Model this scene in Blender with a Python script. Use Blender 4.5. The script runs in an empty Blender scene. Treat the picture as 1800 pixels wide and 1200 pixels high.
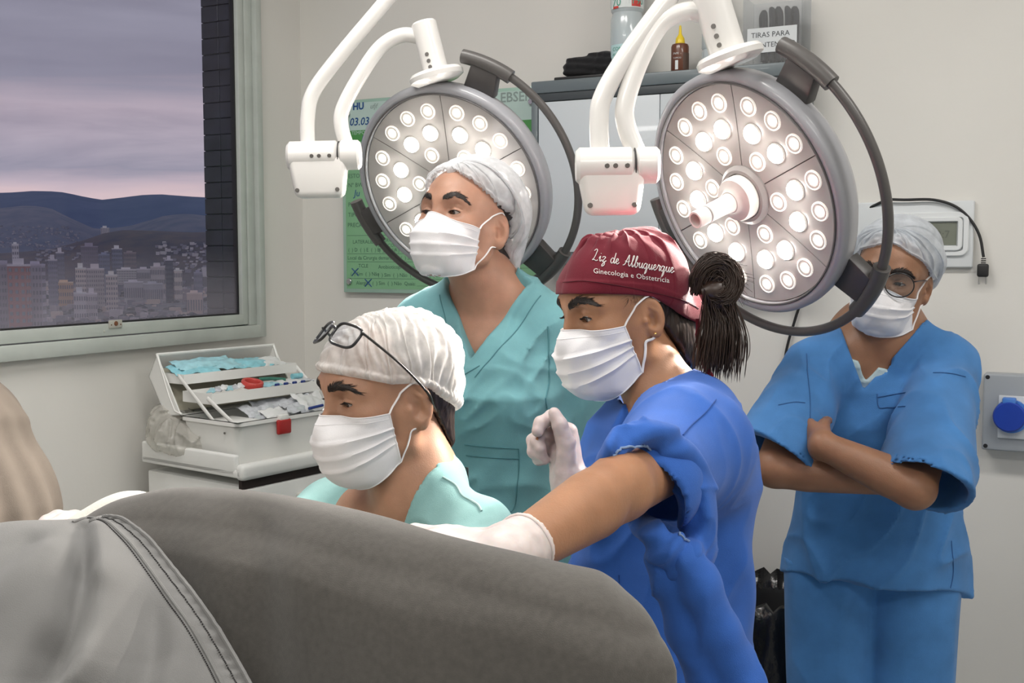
import bpy, bmesh, math, random
import numpy as np
from mathutils import Vector, Matrix
from mathutils.bvhtree import BVHTree
from mathutils import noise as mnoise
random.seed(7)
sc = bpy.context.scene
C = sc.collection
PI = math.pi

# ---------------------------------------------------------------- camera
F_PX = 1950.0
PITCH = math.atan(150.0 / F_PX)
CAM = Vector((0.0, 0.0, 1.50))
cam_d = bpy.data.cameras.new('camera')
cam_d.sensor_width = 36.0
cam_d.lens = F_PX / 1800.0 * 36.0
cam_d.clip_start = 0.05
cam_d.clip_end = 20000
cam_o = bpy.data.objects.new('camera', cam_d)
cam_o.location = CAM
cam_o.rotation_euler = (PI / 2 - PITCH, 0, 0)
C.objects.link(cam_o)
sc.camera = cam_o
CF = Vector((0, math.cos(PITCH), -math.sin(PITCH)))
CU = Vector((0, math.sin(PITCH), math.cos(PITCH)))
CR = Vector((1, 0, 0))

def ray(px, py):
    return CF + CR * ((px - 900.0) / F_PX) + CU * ((600.0 - py) / F_PX)

def P(px, py, d):
    """world point seen at pixel (px, py) of the photograph at depth d"""
    return CAM + ray(px, py) * d

# ---------------------------------------------------------------- room frame: corner K, a along the back wall, b into the room
K = Vector((-0.69, 3.68, 0.0))
UA = Vector((0.8895, -0.4569, 0.0)).normalized()
UB = Vector((UA.y, -UA.x, 0.0))

def R(a, b, z):
    return K + UA * a + UB * b + Vector((0, 0, z))

def on_plane(px, py, p0, n):
    r = ray(px, py)
    t = (p0 - CAM).dot(n) / r.dot(n)
    return CAM + r * t

def back(px, py, off=0.0):
    """(a, z) on the back wall (off metres in front of it)"""
    q = on_plane(px, py, R(0, off, 0), UB) - K
    return q.dot(UA), q.z

def left(px, py, off=0.0):
    """(b, z) on the left wall"""
    q = on_plane(px, py, R(off, 0, 0), UA) - K
    return q.dot(UB), q.z

RM = Matrix(((UA.x, UB.x, 0), (UA.y, UB.y, 0), (0, 0, 1)))   # room axes (a, b, z); left-handed, so use corners only
ROT_A = math.atan2(UA.y, UA.x)

# ---------------------------------------------------------------- exposure, world, room lamps
sc.view_settings.view_transform = 'Standard'
sc.view_settings.look = 'None'
sc.view_settings.exposure = 0.0
sc.view_settings.gamma = 1.0
sc.view_settings.use_curve_mapping = False

def node(nt, typ, **kw):
    n = nt.nodes.new(typ)
    for k, v in kw.items():
        if k in n.inputs.keys() if isinstance(k, str) else False:
            n.inputs[k].default_value = v
        else:
            setattr(n, k, v)
    return n

world = bpy.data.worlds.new('dusk_sky')
sc.world = world
world.use_nodes = True
nt = world.node_tree
nt.nodes.clear()
wo = nt.nodes.new('ShaderNodeOutputWorld')
bg = nt.nodes.new('ShaderNodeBackground')
tc = nt.nodes.new('ShaderNodeTexCoord')
sep = nt.nodes.new('ShaderNodeSeparateXYZ')
nt.links.new(tc.outputs['Generated'], sep.inputs[0])
# overcast dusk: cloud decks stretched along the horizon
mp = nt.nodes.new('ShaderNodeMapping')
mp.inputs['Scale'].default_value = (2.2, 2.2, 17.0)
nt.links.new(tc.outputs['Generated'], mp.inputs[0])
nz = nt.nodes.new('ShaderNodeTexNoise')
nz.inputs['Scale'].default_value = 1.6
nz.inputs['Detail'].default_value = 6.0
nz.inputs['Roughness'].default_value = 0.55
nz.inputs['Distortion'].default_value = 0.5
nt.links.new(mp.outputs[0], nz.inputs['Vector'])
# height gradient: warm pale band just over the hills, mauve grey deck above
rz = nt.nodes.new('ShaderNodeValToRGB')
cr = rz.color_ramp
cr.elements[0].position = 0.0
cr.elements[0].color = (0.34, 0.31, 0.315, 1)
cr.elements[1].position = 1.0
cr.elements[1].color = (0.30, 0.295, 0.335, 1)
for p_, c_ in ((0.045, (0.86, 0.67, 0.65, 1)), (0.062, (0.66, 0.54, 0.57, 1)), (0.082, (0.37, 0.345, 0.405, 1)), (0.12, (0.58, 0.49, 0.53, 1)), (0.15, (0.32, 0.305, 0.365, 1)), (0.30, (0.315, 0.305, 0.355, 1))):
    e = cr.elements.new(p_)
    e.color = c_
wob = nt.nodes.new('ShaderNodeMath'); wob.operation = 'MULTIPLY_ADD'
wob.inputs[1].default_value = 0.085
nt.links.new(nz.outputs['Fac'], wob.inputs[0])
sub_ = nt.nodes.new('ShaderNodeMath'); sub_.operation = 'SUBTRACT'; sub_.inputs[1].default_value = 0.042
nt.links.new(sep.outputs['Z'], sub_.inputs[0])
nt.links.new(sub_.outputs[0], wob.inputs[2])
nt.links.new(wob.outputs[0], rz.inputs[0])
mixc = nt.nodes.new('ShaderNodeMix'); mixc.data_type = 'RGBA'; mixc.blend_type = 'SOFT_LIGHT'
mixc.inputs[0].default_value = 0.55
nt.links.new(rz.outputs[0], mixc.inputs[6])
nt.links.new(nz.outputs['Fac'], mixc.inputs[7])
nt.links.new(mixc.outputs[2], bg.inputs['Color'])
bg.inputs['Strength'].default_value = 1.0
nt.links.new(bg.outputs[0], wo.inputs[0])

CEIL = 2.95
def area_light(name, loc, size, energy, col=(1, 1, 1), rot=(0, 0, 0), sy=None):
    l = bpy.data.lights.new(name, 'AREA')
    l.energy = energy
    l.color = col
    l.size = size
    if sy:
        l.shape = 'RECTANGLE'
        l.size_y = sy
    o = bpy.data.objects.new(name, l)
    o.location = loc
    o.rotation_euler = rot
    C.objects.link(o)
    return o
CEIL_LAMPS = ((1.1, 1.5), (3.1, 1.5), (1.1, 3.3), (3.1, 3.3))
for (a_, b_) in CEIL_LAMPS:
    area_light('ceiling_light_glow', R(a_, b_, CEIL - 0.06), 1.15, 20.5, (1.0, 0.965, 0.92), (0, 0, ROT_A), 0.30)

# ---------------------------------------------------------------- helpers
MATS = {}
def mat(name, col=(0.8, 0.8, 0.8), rough=0.5, metal=0.0, var=0.0, var_scale=8.0, bump=0.0, bump_scale=200.0, sss=0.0, emit=None, emit_s=0.0,
        trans=0.0, alpha=1.0, spec=0.5, coat=0.0, sheen=0.0, col2=None, stretch=None, sss_col=None, wave=None):
    if name in MATS:
        return MATS[name]
    m = bpy.data.materials.new(name)
    m.use_nodes = True
    t = m.node_tree
    b = t.nodes['Principled BSDF']
    b.inputs['Base Color'].default_value = (*col, 1)
    b.inputs['Roughness'].default_value = rough
    b.inputs['Metallic'].default_value = metal
    b.inputs['Specular IOR Level'].default_value = spec
    b.inputs['Coat Weight'].default_value = coat
    b.inputs['Sheen Weight'].default_value = sheen
    b.inputs['Transmission Weight'].default_value = trans
    b.inputs['Alpha'].default_value = alpha
    if sss:
        b.inputs['Subsurface Weight'].default_value = sss
        b.inputs['Subsurface Radius'].default_value = sss_col or (1.0, 0.35, 0.2)
        b.inputs['Subsurface Scale'].default_value = 0.006
    if emit:
        b.inputs['Emission Color'].default_value = (*emit, 1)
        b.inputs['Emission Strength'].default_value = emit_s
    co = t.nodes.new('ShaderNodeTexCoord')
    vec = co.outputs['Object']
    if stretch:
        mpn = t.nodes.new('ShaderNodeMapping')
        mpn.inputs['Scale'].default_value = stretch
        t.links.new(vec, mpn.inputs[0])
        vec = mpn.outputs[0]
    if var or col2:
        n = t.nodes.new('ShaderNodeTexNoise')
        n.inputs['Scale'].default_value = var_scale
        n.inputs['Detail'].default_value = 5
        t.links.new(vec, n.inputs['Vector'])
        r = t.nodes.new('ShaderNodeValToRGB')
        c2 = col2 or tuple(min(1, x * (1 + var)) for x in col)
        c1 = col if col2 else tuple(x * (1 - var) for x in col)
        r.color_ramp.elements[0].position = 0.3
        r.color_ramp.elements[1].position = 0.7
        r.color_ramp.elements[0].color = (*c1, 1)
        r.color_ramp.elements[1].color = (*c2, 1)
        t.links.new(n.outputs['Fac'], r.inputs[0])
        t.links.new(r.outputs[0], b.inputs['Base Color'])
    if bump:
        n2 = t.nodes.new('ShaderNodeTexNoise')
        n2.inputs['Scale'].default_value = bump_scale
        n2.inputs['Detail'].default_value = 4
        t.links.new(vec, n2.inputs['Vector'])
        bp = t.nodes.new('ShaderNodeBump')
        bp.inputs['Strength'].default_value = bump
        bp.inputs['Distance'].default_value = 0.004
        t.links.new(n2.outputs['Fac'], bp.inputs['Height'])
        t.links.new(bp.outputs[0], b.inputs['Normal'])
    MATS[name] = m
    return m

def thing(name, label, cat, loc=(0, 0, 0), group=None):
    o = bpy.data.objects.new(name, None)
    C.objects.link(o)
    o.empty_display_size = 0.1
    o.location = loc
    o['label'] = label
    o['category'] = cat
    if group:
        o['group'] = group
    return o

def tag(o, label=None, cat=None, group=None, kind=None):
    for k, v in (('label', label), ('category', cat), ('group', group), ('kind', kind)):
        if v:
            o[k] = v
    return o

def link(name, me, m=None, parent=None, smooth=None):
    """one mesh object; mesh data are in world metres, so a parent's offset is taken out"""
    o = bpy.data.objects.new(name, me)
    C.objects.link(o)
    if m is not None:
        me.materials.append(m)
    if parent is not None:
        o.parent = parent
        off = Vector((0, 0, 0))
        p = parent
        while p is not None:
            off += Vector(p.location)
            p = p.parent
        o.location = -off
    if smooth is True:
        me.shade_smooth()
    elif smooth:
        me.shade_smooth()
        try:
            me.set_sharp_from_angle(angle=math.radians(smooth))
        except Exception:
            pass
    return o

def obj(name, bm, m=None, parent=None, smooth=None):
    me = bpy.data.meshes.new(name)
    bm.to_mesh(me)
    bm.free()
    return link(name, me, m, parent, smooth)

def arr_mesh(name, v, f, m=None, parent=None, smooth=None):
    me = bpy.data.meshes.new(name)
    if isinstance(v, np.ndarray):
        v = v.astype(np.float32)
        n = len(v)
        f = np.asarray(f, dtype=np.int32)
        k = f.shape[1]
        me.vertices.add(n)
        me.vertices.foreach_set('co', v.ravel())
        me.loops.add(f.size)
        me.loops.foreach_set('vertex_index', f.ravel())
        me.polygons.add(len(f))
        me.polygons.foreach_set('loop_start', np.arange(len(f), dtype=np.int32) * k)
        me.polygons.foreach_set('loop_total', np.full(len(f), k, dtype=np.int32))
        me.update(calc_edges=True)
    else:
        me.from_pydata(v, [], f)
        me.update()
    return link(name, me, m, parent, smooth)

def add_hexa(bm, c):
    """box from 8 corners: 0-3 one face loop, 4-7 the opposite"""
    v = [bm.verts.new(p) for p in c]
    for f in ((0, 1, 2, 3), (7, 6, 5, 4), (0, 4, 5, 1), (1, 5, 6, 2), (2, 6, 7, 3), (3, 7, 4, 0)):
        bm.faces.new([v[i] for i in f])
    return v

def rbox(bm, a0, a1, b0, b1, z0, z1):
    """box in room axes"""
    return add_hexa(bm, [R(a0, b0, z0), R(a1, b0, z0), R(a1, b1, z0), R(a0, b1, z0), R(a0, b0, z1), R(a1, b0, z1), R(a1, b1, z1), R(a0, b1, z1)])

def fix(bm, bev=0.0, seg=2):
    bmesh.ops.recalc_face_normals(bm, faces=bm.faces)
    if bev:
        bmesh.ops.bevel(bm, geom=list(bm.edges), offset=bev, segments=seg, affect='EDGES', profile=0.5, clamp_overlap=True)
    return bm

def rbox_obj(name, dims, m, parent=None, bev=0.0, seg=2, smooth=None):
    bm = bmesh.new()
    rbox(bm, *dims)
    fix(bm, bev, seg)
    return obj(name, bm, m, parent, smooth or (35 if bev else None))

def frame_of(d):
    d = Vector(d).normalized()
    up = Vector((0, 0, 1)) if abs(d.z) < 0.95 else Vector((0, 1, 0))
    x = up.cross(d).normalized()
    return x, d.cross(x).normalized(), d

def catmull(pts, n=8, closed=False):
    pts = [Vector(p) for p in pts]
    out = []
    N = len(pts)
    rng = range(N if closed else N - 1)
    for i in rng:
        if closed:
            p0, p1, p2, p3 = pts[(i - 1) % N], pts[i], pts[(i + 1) % N], pts[(i + 2) % N]
        else:
            p0 = pts[i - 1] if i else pts[0] * 2 - pts[1]
            p1, p2 = pts[i], pts[i + 1]
            p3 = pts[i + 2] if i + 2 < N else pts[-1] * 2 - pts[-2]
        for k in range(n):
            t = k / n
            out.append(0.5 * ((2 * p1) + (p2 - p0) * t + (2 * p0 - 5 * p1 + 4 * p2 - p3) * t * t + (3 * p1 - p0 - 3 * p2 + p3) * t ** 3))
    if not closed:
        out.append(pts[-1])
    return out

def add_tube(bm, path, r, n=12, cap=True, closed=False, flat=1.0, up=None):
    """tube along a path of points; r number or list"""
    path = [Vector(p) for p in path]
    N = len(path)
    rs = r if isinstance(r, (list, tuple)) else [r] * N
    rings = []
    x = None
    for i, p in enumerate(path):
        if closed:
            d = path[(i + 1) % N] - path[(i - 1) % N]
        else:
            d = path[min(i + 1, N - 1)] - path[max(i - 1, 0)]
        d.normalize()
        if up is not None:
            x = (Vector(up) - d * Vector(up).dot(d)).normalized()
        elif x is None:
            x = frame_of(d)[0]
        else:
            x = (x - d * x.dot(d)).normalized()
        y = d.cross(x)
        rings.append([bm.verts.new(p + (x * math.cos(2 * PI * k / n) * flat + y * math.sin(2 * PI * k / n)) * rs[i]) for k in range(n)])
    for i in range(N if closed else N - 1):
        A, B = rings[i], rings[(i + 1) % N]
        for k in range(n):
            bm.faces.new((A[k], A[(k + 1) % n], B[(k + 1) % n], B[k]))
    if cap and not closed:
        bm.faces.new(rings[0][::-1])
        bm.faces.new(rings[-1])
    return rings

def tube_obj(name, path, r, m, parent=None, n=12, closed=False, flat=1.0, up=None, smooth=45):
    bm = bmesh.new()
    add_tube(bm, path, r, n, True, closed, flat, up)
    return obj(name, bm, m, parent, smooth)

def add_lathe(bm, o, d, prof, n=32, x=None):
    """surface of revolution: prof = [(r, h)] along axis d from o"""
    fx, fy, fd = frame_of(d)
    if x is not None:
        fx = (Vector(x) - fd * Vector(x).dot(fd)).normalized()
        fy = fd.cross(fx)
    o = Vector(o)
    rings = []
    for (r, h) in prof:
        if r < 1e-6:
            rings.append([bm.verts.new(o + fd * h)])
        else:
            rings.append([bm.verts.new(o + fd * h + (fx * math.cos(2 * PI * k / n) + fy * math.sin(2 * PI * k / n)) * r) for k in range(n)])
    for A, B in zip(rings, rings[1:]):
        if len(A) == 1 and len(B) == 1:
            continue
        for k in range(n):
            k2 = (k + 1) % n
            if len(A) == 1:
                bm.faces.new((A[0], B[k2], B[k]))
            elif len(B) == 1:
                bm.faces.new((A[k], A[k2], B[0]))
            else:
                bm.faces.new((A[k], A[k2], B[k2], B[k]))
    return rings

def lathe_obj(name, o, d, prof, m, parent=None, n=32, smooth=40, x=None):
    bm = bmesh.new()
    add_lathe(bm, o, d, prof, n, x)
    bmesh.ops.recalc_face_normals(bm, faces=bm.faces)
    return obj(name, bm, m, parent, smooth)

def cyl_obj(name, p, q, r, m, parent=None, n=24, bev=0.002, smooth=40):
    p, q = Vector(p), Vector(q)
    h = (q - p).length
    return lathe_obj(name, p, q - p, [(0, 0), (r - bev, 0), (r, bev), (r, h - bev), (r - bev, h), (0, h)], m, parent, n, smooth)

def text_mesh(body, size, extrude=0.0, shear=0.0, align='LEFT', offset=0.0, spacing=1.0):
    cu = bpy.data.curves.new('lettering', 'FONT')
    cu.body = body
    cu.size = size
    cu.extrude = extrude
    cu.shear = shear
    cu.align_x = align
    cu.offset = offset
    cu.space_character = spacing
    cu.resolution_u = 2
    o = bpy.data.objects.new('lettering', cu)
    C.objects.link(o)
    dg = bpy.context.evaluated_depsgraph_get()
    me = bpy.data.meshes.new_from_object(o.evaluated_get(dg))
    bpy.data.objects.remove(o)
    bpy.data.curves.remove(cu)
    return me

def text_obj(name, body, size, origin, xdir, ydir, m, parent=None, **kw):
    """flat print standing on a real surface: xdir reading direction, ydir up"""
    me = text_mesh(body, size, **kw)
    xd, yd = Vector(xdir).normalized(), Vector(ydir).normalized()
    zd = xd.cross(yd)
    me.transform(Matrix(((xd.x, yd.x, zd.x, origin[0]), (xd.y, yd.y, zd.y, origin[1]), (xd.z, yd.z, zd.z, origin[2]), (0, 0, 0, 1))))
    me.materials.clear()
    return link(name, me, m, parent)

def copy_part(o, parent, shift):
    c = o.copy()
    C.objects.link(c)
    c.parent = parent
    c.location = Vector(o.location) + Vector(shift)
    return c
# ================================================================ ROOM SHELL
M_wall = mat('painted_wall', (0.715, 0.70, 0.665), 0.62, var=0.025, var_scale=2.5, bump=0.05, bump_scale=90)
M_ceil = mat('ceiling_paint', (0.80, 0.79, 0.77), 0.7, bump=0.04, bump_scale=120)
M_floor = mat('vinyl_floor', (0.36, 0.38, 0.38), 0.35, var=0.12, var_scale=30)
M_alu = mat('window_aluminium', (0.47, 0.505, 0.475), 0.42, var=0.06, var_scale=14, bump=0.03, bump_scale=300)
RA, RB = 4.2, 5.6

def struct(o):
    o['kind'] = 'structure'
    return o

struct(rbox_obj('floor', (-0.3, RA + 0.3, -0.3, RB + 0.3, -0.12, 0.0), M_floor))
struct(rbox_obj('ceiling', (-0.3, RA + 0.3, -0.3, RB + 0.3, CEIL, CEIL + 0.12), M_ceil))
struct(rbox_obj('wall_back', (-0.145, RA + 0.15, -0.15, 0.0, 0.0, CEIL), M_wall))
struct(rbox_obj('wall_right', (RA, RA + 0.15, 0.0, RB, 0.0, CEIL), M_wall))
struct(rbox_obj('wall_front', (-0.145, RA + 0.15, RB, RB + 0.15, 0.0, CEIL), M_wall))
# left wall with its window opening
WB0, WB1, WZ0, WZ1 = 0.25, 2.45, 1.27, 2.50
bm = bmesh.new()
TH = -0.145
rbox(bm, TH, 0, 0.0, RB, 0, WZ0)
rbox(bm, TH, 0, 0.0, RB, WZ1, CEIL)
rbox(bm, TH, 0, 0.0, WB0, WZ0, WZ1)
rbox(bm, TH, 0, WB1, RB, WZ0, WZ1)
fix(bm)
struct(obj('wall_left', bm, M_wall))
struct(rbox_obj('baseboard_back', (0.0, RA, 0.0, 0.012, 0.0, 0.08), M_floor))
struct(rbox_obj('baseboard_left', (0.0, 0.012, 0.012, RB, 0.0, 0.08), M_floor))

# ceiling luminaires
M_lampw = mat('lamp_white', (0.85, 0.85, 0.84), 0.4)
M_diff = mat('lamp_diffuser', (0.9, 0.9, 0.9), 0.4, emit=(1, 0.97, 0.93), emit_s=3.0)
for (a_, b_) in CEIL_LAMPS:
    t = thing('ceiling_light', 'white ceiling light panel ' + {(1.1, 1.5): 'nearest the corner of window and back wall', (3.1, 1.5): 'near the back wall on the far side from the window', (1.1, 3.3): 'on the window side behind the viewer', (3.1, 3.3): 'behind the viewer on the side away from the window'}[(a_, b_)], 'light', R(a_, b_, CEIL), 'ceiling light panels')
    rbox_obj('frame', (a_ - 0.62, a_ + 0.62, b_ - 0.19, b_ + 0.19, CEIL - 0.03, CEIL), M_lampw, t, 0.004)
    rbox_obj('diffuser', (a_ - 0.58, a_ + 0.58, b_ - 0.15, b_ + 0.15, CEIL - 0.045, CEIL - 0.028), M_diff, t, 0.004)

# dark tiled reveal of the window
M_tile = mat('black_facade_tile', (0.022, 0.024, 0.034), 0.38, var=0.35, var_scale=25, bump=0.15, bump_scale=60)
M_grout = mat('tile_grout', (0.075, 0.08, 0.10), 0.8)
TB = 0.30
reveal = struct(rbox_obj('trim_1', (-0.145, -0.008, 0.20, TB - 0.006, WZ0 - 0.1, WZ1 + 0.1), M_grout))
reveal['label'] = 'black tiled reveal at the window edge'
tile_me = []
for c_ in range(26):
    z0 = WZ0 - 0.03 + c_ * 0.0487
    for (a0, a1) in ((-0.1465, -0.080), (-0.0785, -0.010)):
        bm = bmesh.new()
        j = random.uniform(-0.0006, 0.0006)
        rbox(bm, a0, a1, TB - 0.006, TB + j, z0 + 0.0012, z0 + 0.0475)
        fix(bm, 0.0012, 1)
        obj('tile', bm, M_tile, reveal)
# outer edge of the tiling on the facade
# ---- window
win = thing('window_1', 'aluminium framed window overlooking the city at dusk', 'window', R(0, WB0, WZ0))
win['kind'] = 'structure'
def wbar(name, b0, b1, z0, z1, a0, a1, parent=win, bev=0.003):
    return rbox_obj(name, (a0, a1, b0, b1, z0, z1), M_alu, parent, bev)
FR0 = 0.226
wbar('frame_side', FR0, 0.252, 1.249, 2.56, -0.03, 0.028)
wbar('frame_side', 2.46, 2.49, 1.249, 2.56, -0.03, 0.028)
wbar('frame_sill', 0.252, 2.46, 1.249, 1.287, -0.03, 0.030)
wbar('frame_head', 0.252, 2.46, 2.52, 2.56, -0.03, 0.028)
wbar('frame_lip', 0.252, 0.284, 1.287, 2.52, -0.03, 0.012)
s1 = wbar('sash', 0.286, 0.312, 1.290, 2.52, -0.026, 0.008)
s2 = wbar('sash', 0.312, 2.46, 1.290, 1.322, -0.026, 0.012)
wbar('sash', 0.312, 2.46, 2.48, 2.52, -0.026, 0.010)
M_seal = mat('rubber_seal', (0.012, 0.012, 0.014), 0.6)
rbox_obj('seal', (-0.02, -0.006, 0.312, 0.318, 1.322, 2.48), M_seal, win)
rbox_obj('seal', (-0.02, -0.002, 0.318, 2.46, 1.322, 1.3265), M_seal, win)
# pane: clean above, dusty film towards the sill
mg = bpy.data.materials.new('window_glass')
mg.use_nodes = True
t_ = mg.node_tree
t_.nodes.clear()
out = t_.nodes.new('ShaderNodeOutputMaterial')
tr = t_.nodes.new('ShaderNodeBsdfTransparent'); tr.inputs[0].default_value = (0.90, 0.905, 0.95, 1)
gl = t_.nodes.new('ShaderNodeBsdfGlossy'); gl.inputs['Roughness'].default_value = 0.02
df = t_.nodes.new('ShaderNodeBsdfDiffuse'); df.inputs[0].default_value = (0.50, 0.47, 0.53, 1)
m1 = t_.nodes.new('ShaderNodeMixShader'); m2 = t_.nodes.new('ShaderNodeMixShader')
m1.inputs[0].default_value = 0.012; t_.links.new(tr.outputs[0], m1.inputs[1]); t_.links.new(gl.outputs[0], m1.inputs[2])
co = t_.nodes.new('ShaderNodeTexCoord'); sx = t_.nodes.new('ShaderNodeSeparateXYZ')
t_.links.new(co.outputs['Object'], sx.inputs[0])
mr = t_.nodes.new('ShaderNodeMapRange')
mr.inputs['From Min'].default_value = 1.32; mr.inputs['From Max'].default_value = 1.52
mr.inputs['To Min'].default_value = 0.21; mr.inputs['To Max'].default_value = 0.004
t_.links.new(sx.outputs['Z'], mr.inputs[0])
dn = t_.nodes.new('ShaderNodeTexNoise'); dn.inputs['Scale'].default_value = 9; dn.inputs['Detail'].default_value = 6
t_.links.new(co.outputs['Object'], dn.inputs['Vector'])
mu = t_.nodes.new('ShaderNodeMath'); mu.operation = 'MULTIPLY'
mu2 = t_.nodes.new('ShaderNodeMath'); mu2.operation = 'MULTIPLY_ADD'; mu2.inputs[1].default_value = 0.8; mu2.inputs[2].default_value = 0.6
t_.links.new(dn.outputs['Fac'], mu2.inputs[0])
t_.links.new(mr.outputs[0], mu.inputs[0]); t_.links.new(mu2.outputs[0], mu.inputs[1])
t_.links.new(mu.outputs[0], m2.inputs[0]); t_.links.new(m1.outputs[0], m2.inputs[1]); t_.links.new(df.outputs[0], m2.inputs[2])
t_.links.new(m2.outputs[0], out.inputs[0])
bm = bmesh.new()
rbox(bm, -0.016, -0.010, 0.310, 2.47, 1.318, 2.49)
fix(bm)
pane = obj('pane', bm, None, win)
pane.data.transform(Matrix.Identity(4))
pane.data.materials.append(mg)
# latch plate on the lower sash
bl, zl = left(203, 569, 0.014)
M_plate = mat('latch_plate', (0.50, 0.49, 0.44), 0.45, metal=0.3)
M_rust = mat('rust', (0.14, 0.055, 0.025), 0.8, var=0.5, var_scale=120)
lp = rbox_obj('latch', (0.011, 0.016, bl - 0.022, bl + 0.022, zl - 0.0105, zl + 0.0105), M_plate, win, 0.0012)
lp['label'] = 'rusty latch plate on the lower sash'
cyl_obj('keyhole', R(0.0155, bl, zl + 0.001), R(0.0175, bl, zl + 0.001), 0.0065, M_rust, lp, 16, 0.0005)
for q_ in (-0.016, 0.016):
    cyl_obj('screw', R(0.0155, bl + q_, zl - 0.002), R(0.017, bl + q_, zl - 0.002), 0.0018, M_rust, lp, 8, 0.0003)
cyl_obj('screw', R(0.011, bl + 0.037, zl - 0.018), R(0.0135, bl + 0.037, zl - 0.018), 0.0028, M_plate, win, 10, 0.0004)
# ================================================================ THE CITY BELOW THE WINDOW
HILLS = []
def hills(name, d0, d1, prof, m, label, rough=18.0, seed=0, n=200, rows=14):
    """a ridge of hills: prof = [(pixel x, pixel y)] of the skyline at distance d1; the slope runs down towards d0"""
    xs = [p[0] for p in prof]
    ys = [p[1] for p in prof]
    v, f = [], []
    for j in range(rows + 1):
        t = j / rows
        for i in range(n + 1):
            px = xs[0] + (xs[-1] - xs[0]) * i / n
            py = float(np.interp(px, xs, ys))
            top = P(px, py, d1)
            d = d0 + (d1 - d0) * t
            q = ray(px, 450)
            g = CAM + q * d
            base = -110.0
            s = t * t * (3 - 2 * t)
            z = base + (top.z - base) * s
            z += (mnoise.fractal(Vector((g.x / 380 + seed, g.y / 380, 0.3)), 1.0, 2.0, 5)) * rough * (0.25 + t * (1.25 - t))
            v.append((g.x, g.y, z))
    for j in range(1, 6):       # the far side falls away again
        for i in range(n + 1):
            w = v[rows * (n + 1) + i]
            k = 1 + j * 0.06
            v.append((w[0] * k, w[1] * k, w[2] - 14 * j * j))
    for j in range(rows + 5):
        for i in range(n):
            a = j * (n + 1) + i
            f.append((a, a + 1, a + n + 2, a + n + 1))
    o = arr_mesh(name, v, f, m, None, True)
    o['kind'] = 'structure'
    o['label'] = label
    HILLS.append(o)
    return o

M_far = mat('far_hill_haze_blue', (0.15, 0.21, 0.35), 0.95, col2=(0.105, 0.16, 0.29), var_scale=0.006)  # blue of the far and middle hills is distance haze put into the colour
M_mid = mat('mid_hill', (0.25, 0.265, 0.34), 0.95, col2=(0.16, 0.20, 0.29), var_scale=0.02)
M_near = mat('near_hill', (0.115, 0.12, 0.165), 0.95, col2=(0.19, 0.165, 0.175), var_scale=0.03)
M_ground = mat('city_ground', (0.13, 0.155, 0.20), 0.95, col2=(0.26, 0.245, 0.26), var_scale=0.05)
hills('far_hills', 3400, 5200, [(-2600, 346), (-2100, 338), (-1600, 352), (-1100, 340), (-700, 349), (-420, 350), (-150, 348), (0, 341), (60, 338), (105, 337), (150, 346), (180, 352), (215, 348), (250, 343), (290, 342), (330, 345), (365, 347), (600, 352), (900, 350)], M_far, 'wooded hills on the horizon, coloured blue with haze', 12, 1)
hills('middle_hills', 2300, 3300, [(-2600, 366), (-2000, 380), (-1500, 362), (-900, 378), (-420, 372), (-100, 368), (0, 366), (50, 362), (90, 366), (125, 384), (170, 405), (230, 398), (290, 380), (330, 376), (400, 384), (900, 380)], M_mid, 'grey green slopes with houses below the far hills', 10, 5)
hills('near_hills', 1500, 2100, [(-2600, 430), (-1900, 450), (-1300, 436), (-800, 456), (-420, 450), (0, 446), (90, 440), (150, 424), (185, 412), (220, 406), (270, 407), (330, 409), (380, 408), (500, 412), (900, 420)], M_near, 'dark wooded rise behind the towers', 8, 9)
gv = []
bm = bmesh.new()
bmesh.ops.create_grid(bm, x_segments=60, y_segments=60, size=1.0)
for w in bm.verts:
    x_, y_ = w.co.x * 4200 - 2400, (w.co.y + 1) * 1700 + 150
    w.co = Vector((x_, y_, -45 + 5 * mnoise.fractal(Vector((x_ / 300, y_ / 300, 4)), 1.0, 2.0, 4)))
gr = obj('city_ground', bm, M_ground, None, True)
gr['kind'] = 'structure'

BMATS = {}
def bcol(c):
    k = tuple(round(min(0.92, x * 2.0), 3) for x in c)
    c = k
    if k not in BMATS:
        BMATS[k] = mat('render_' + str(len(BMATS)), c, 0.85, var=0.06, var_scale=0.05)
    return BMATS[k]
M_bwin = mat('tower_windows', (0.27, 0.28, 0.33), 0.4)
M_bwin2 = mat('tower_windows_pale', (0.34, 0.335, 0.36), 0.4)

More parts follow.
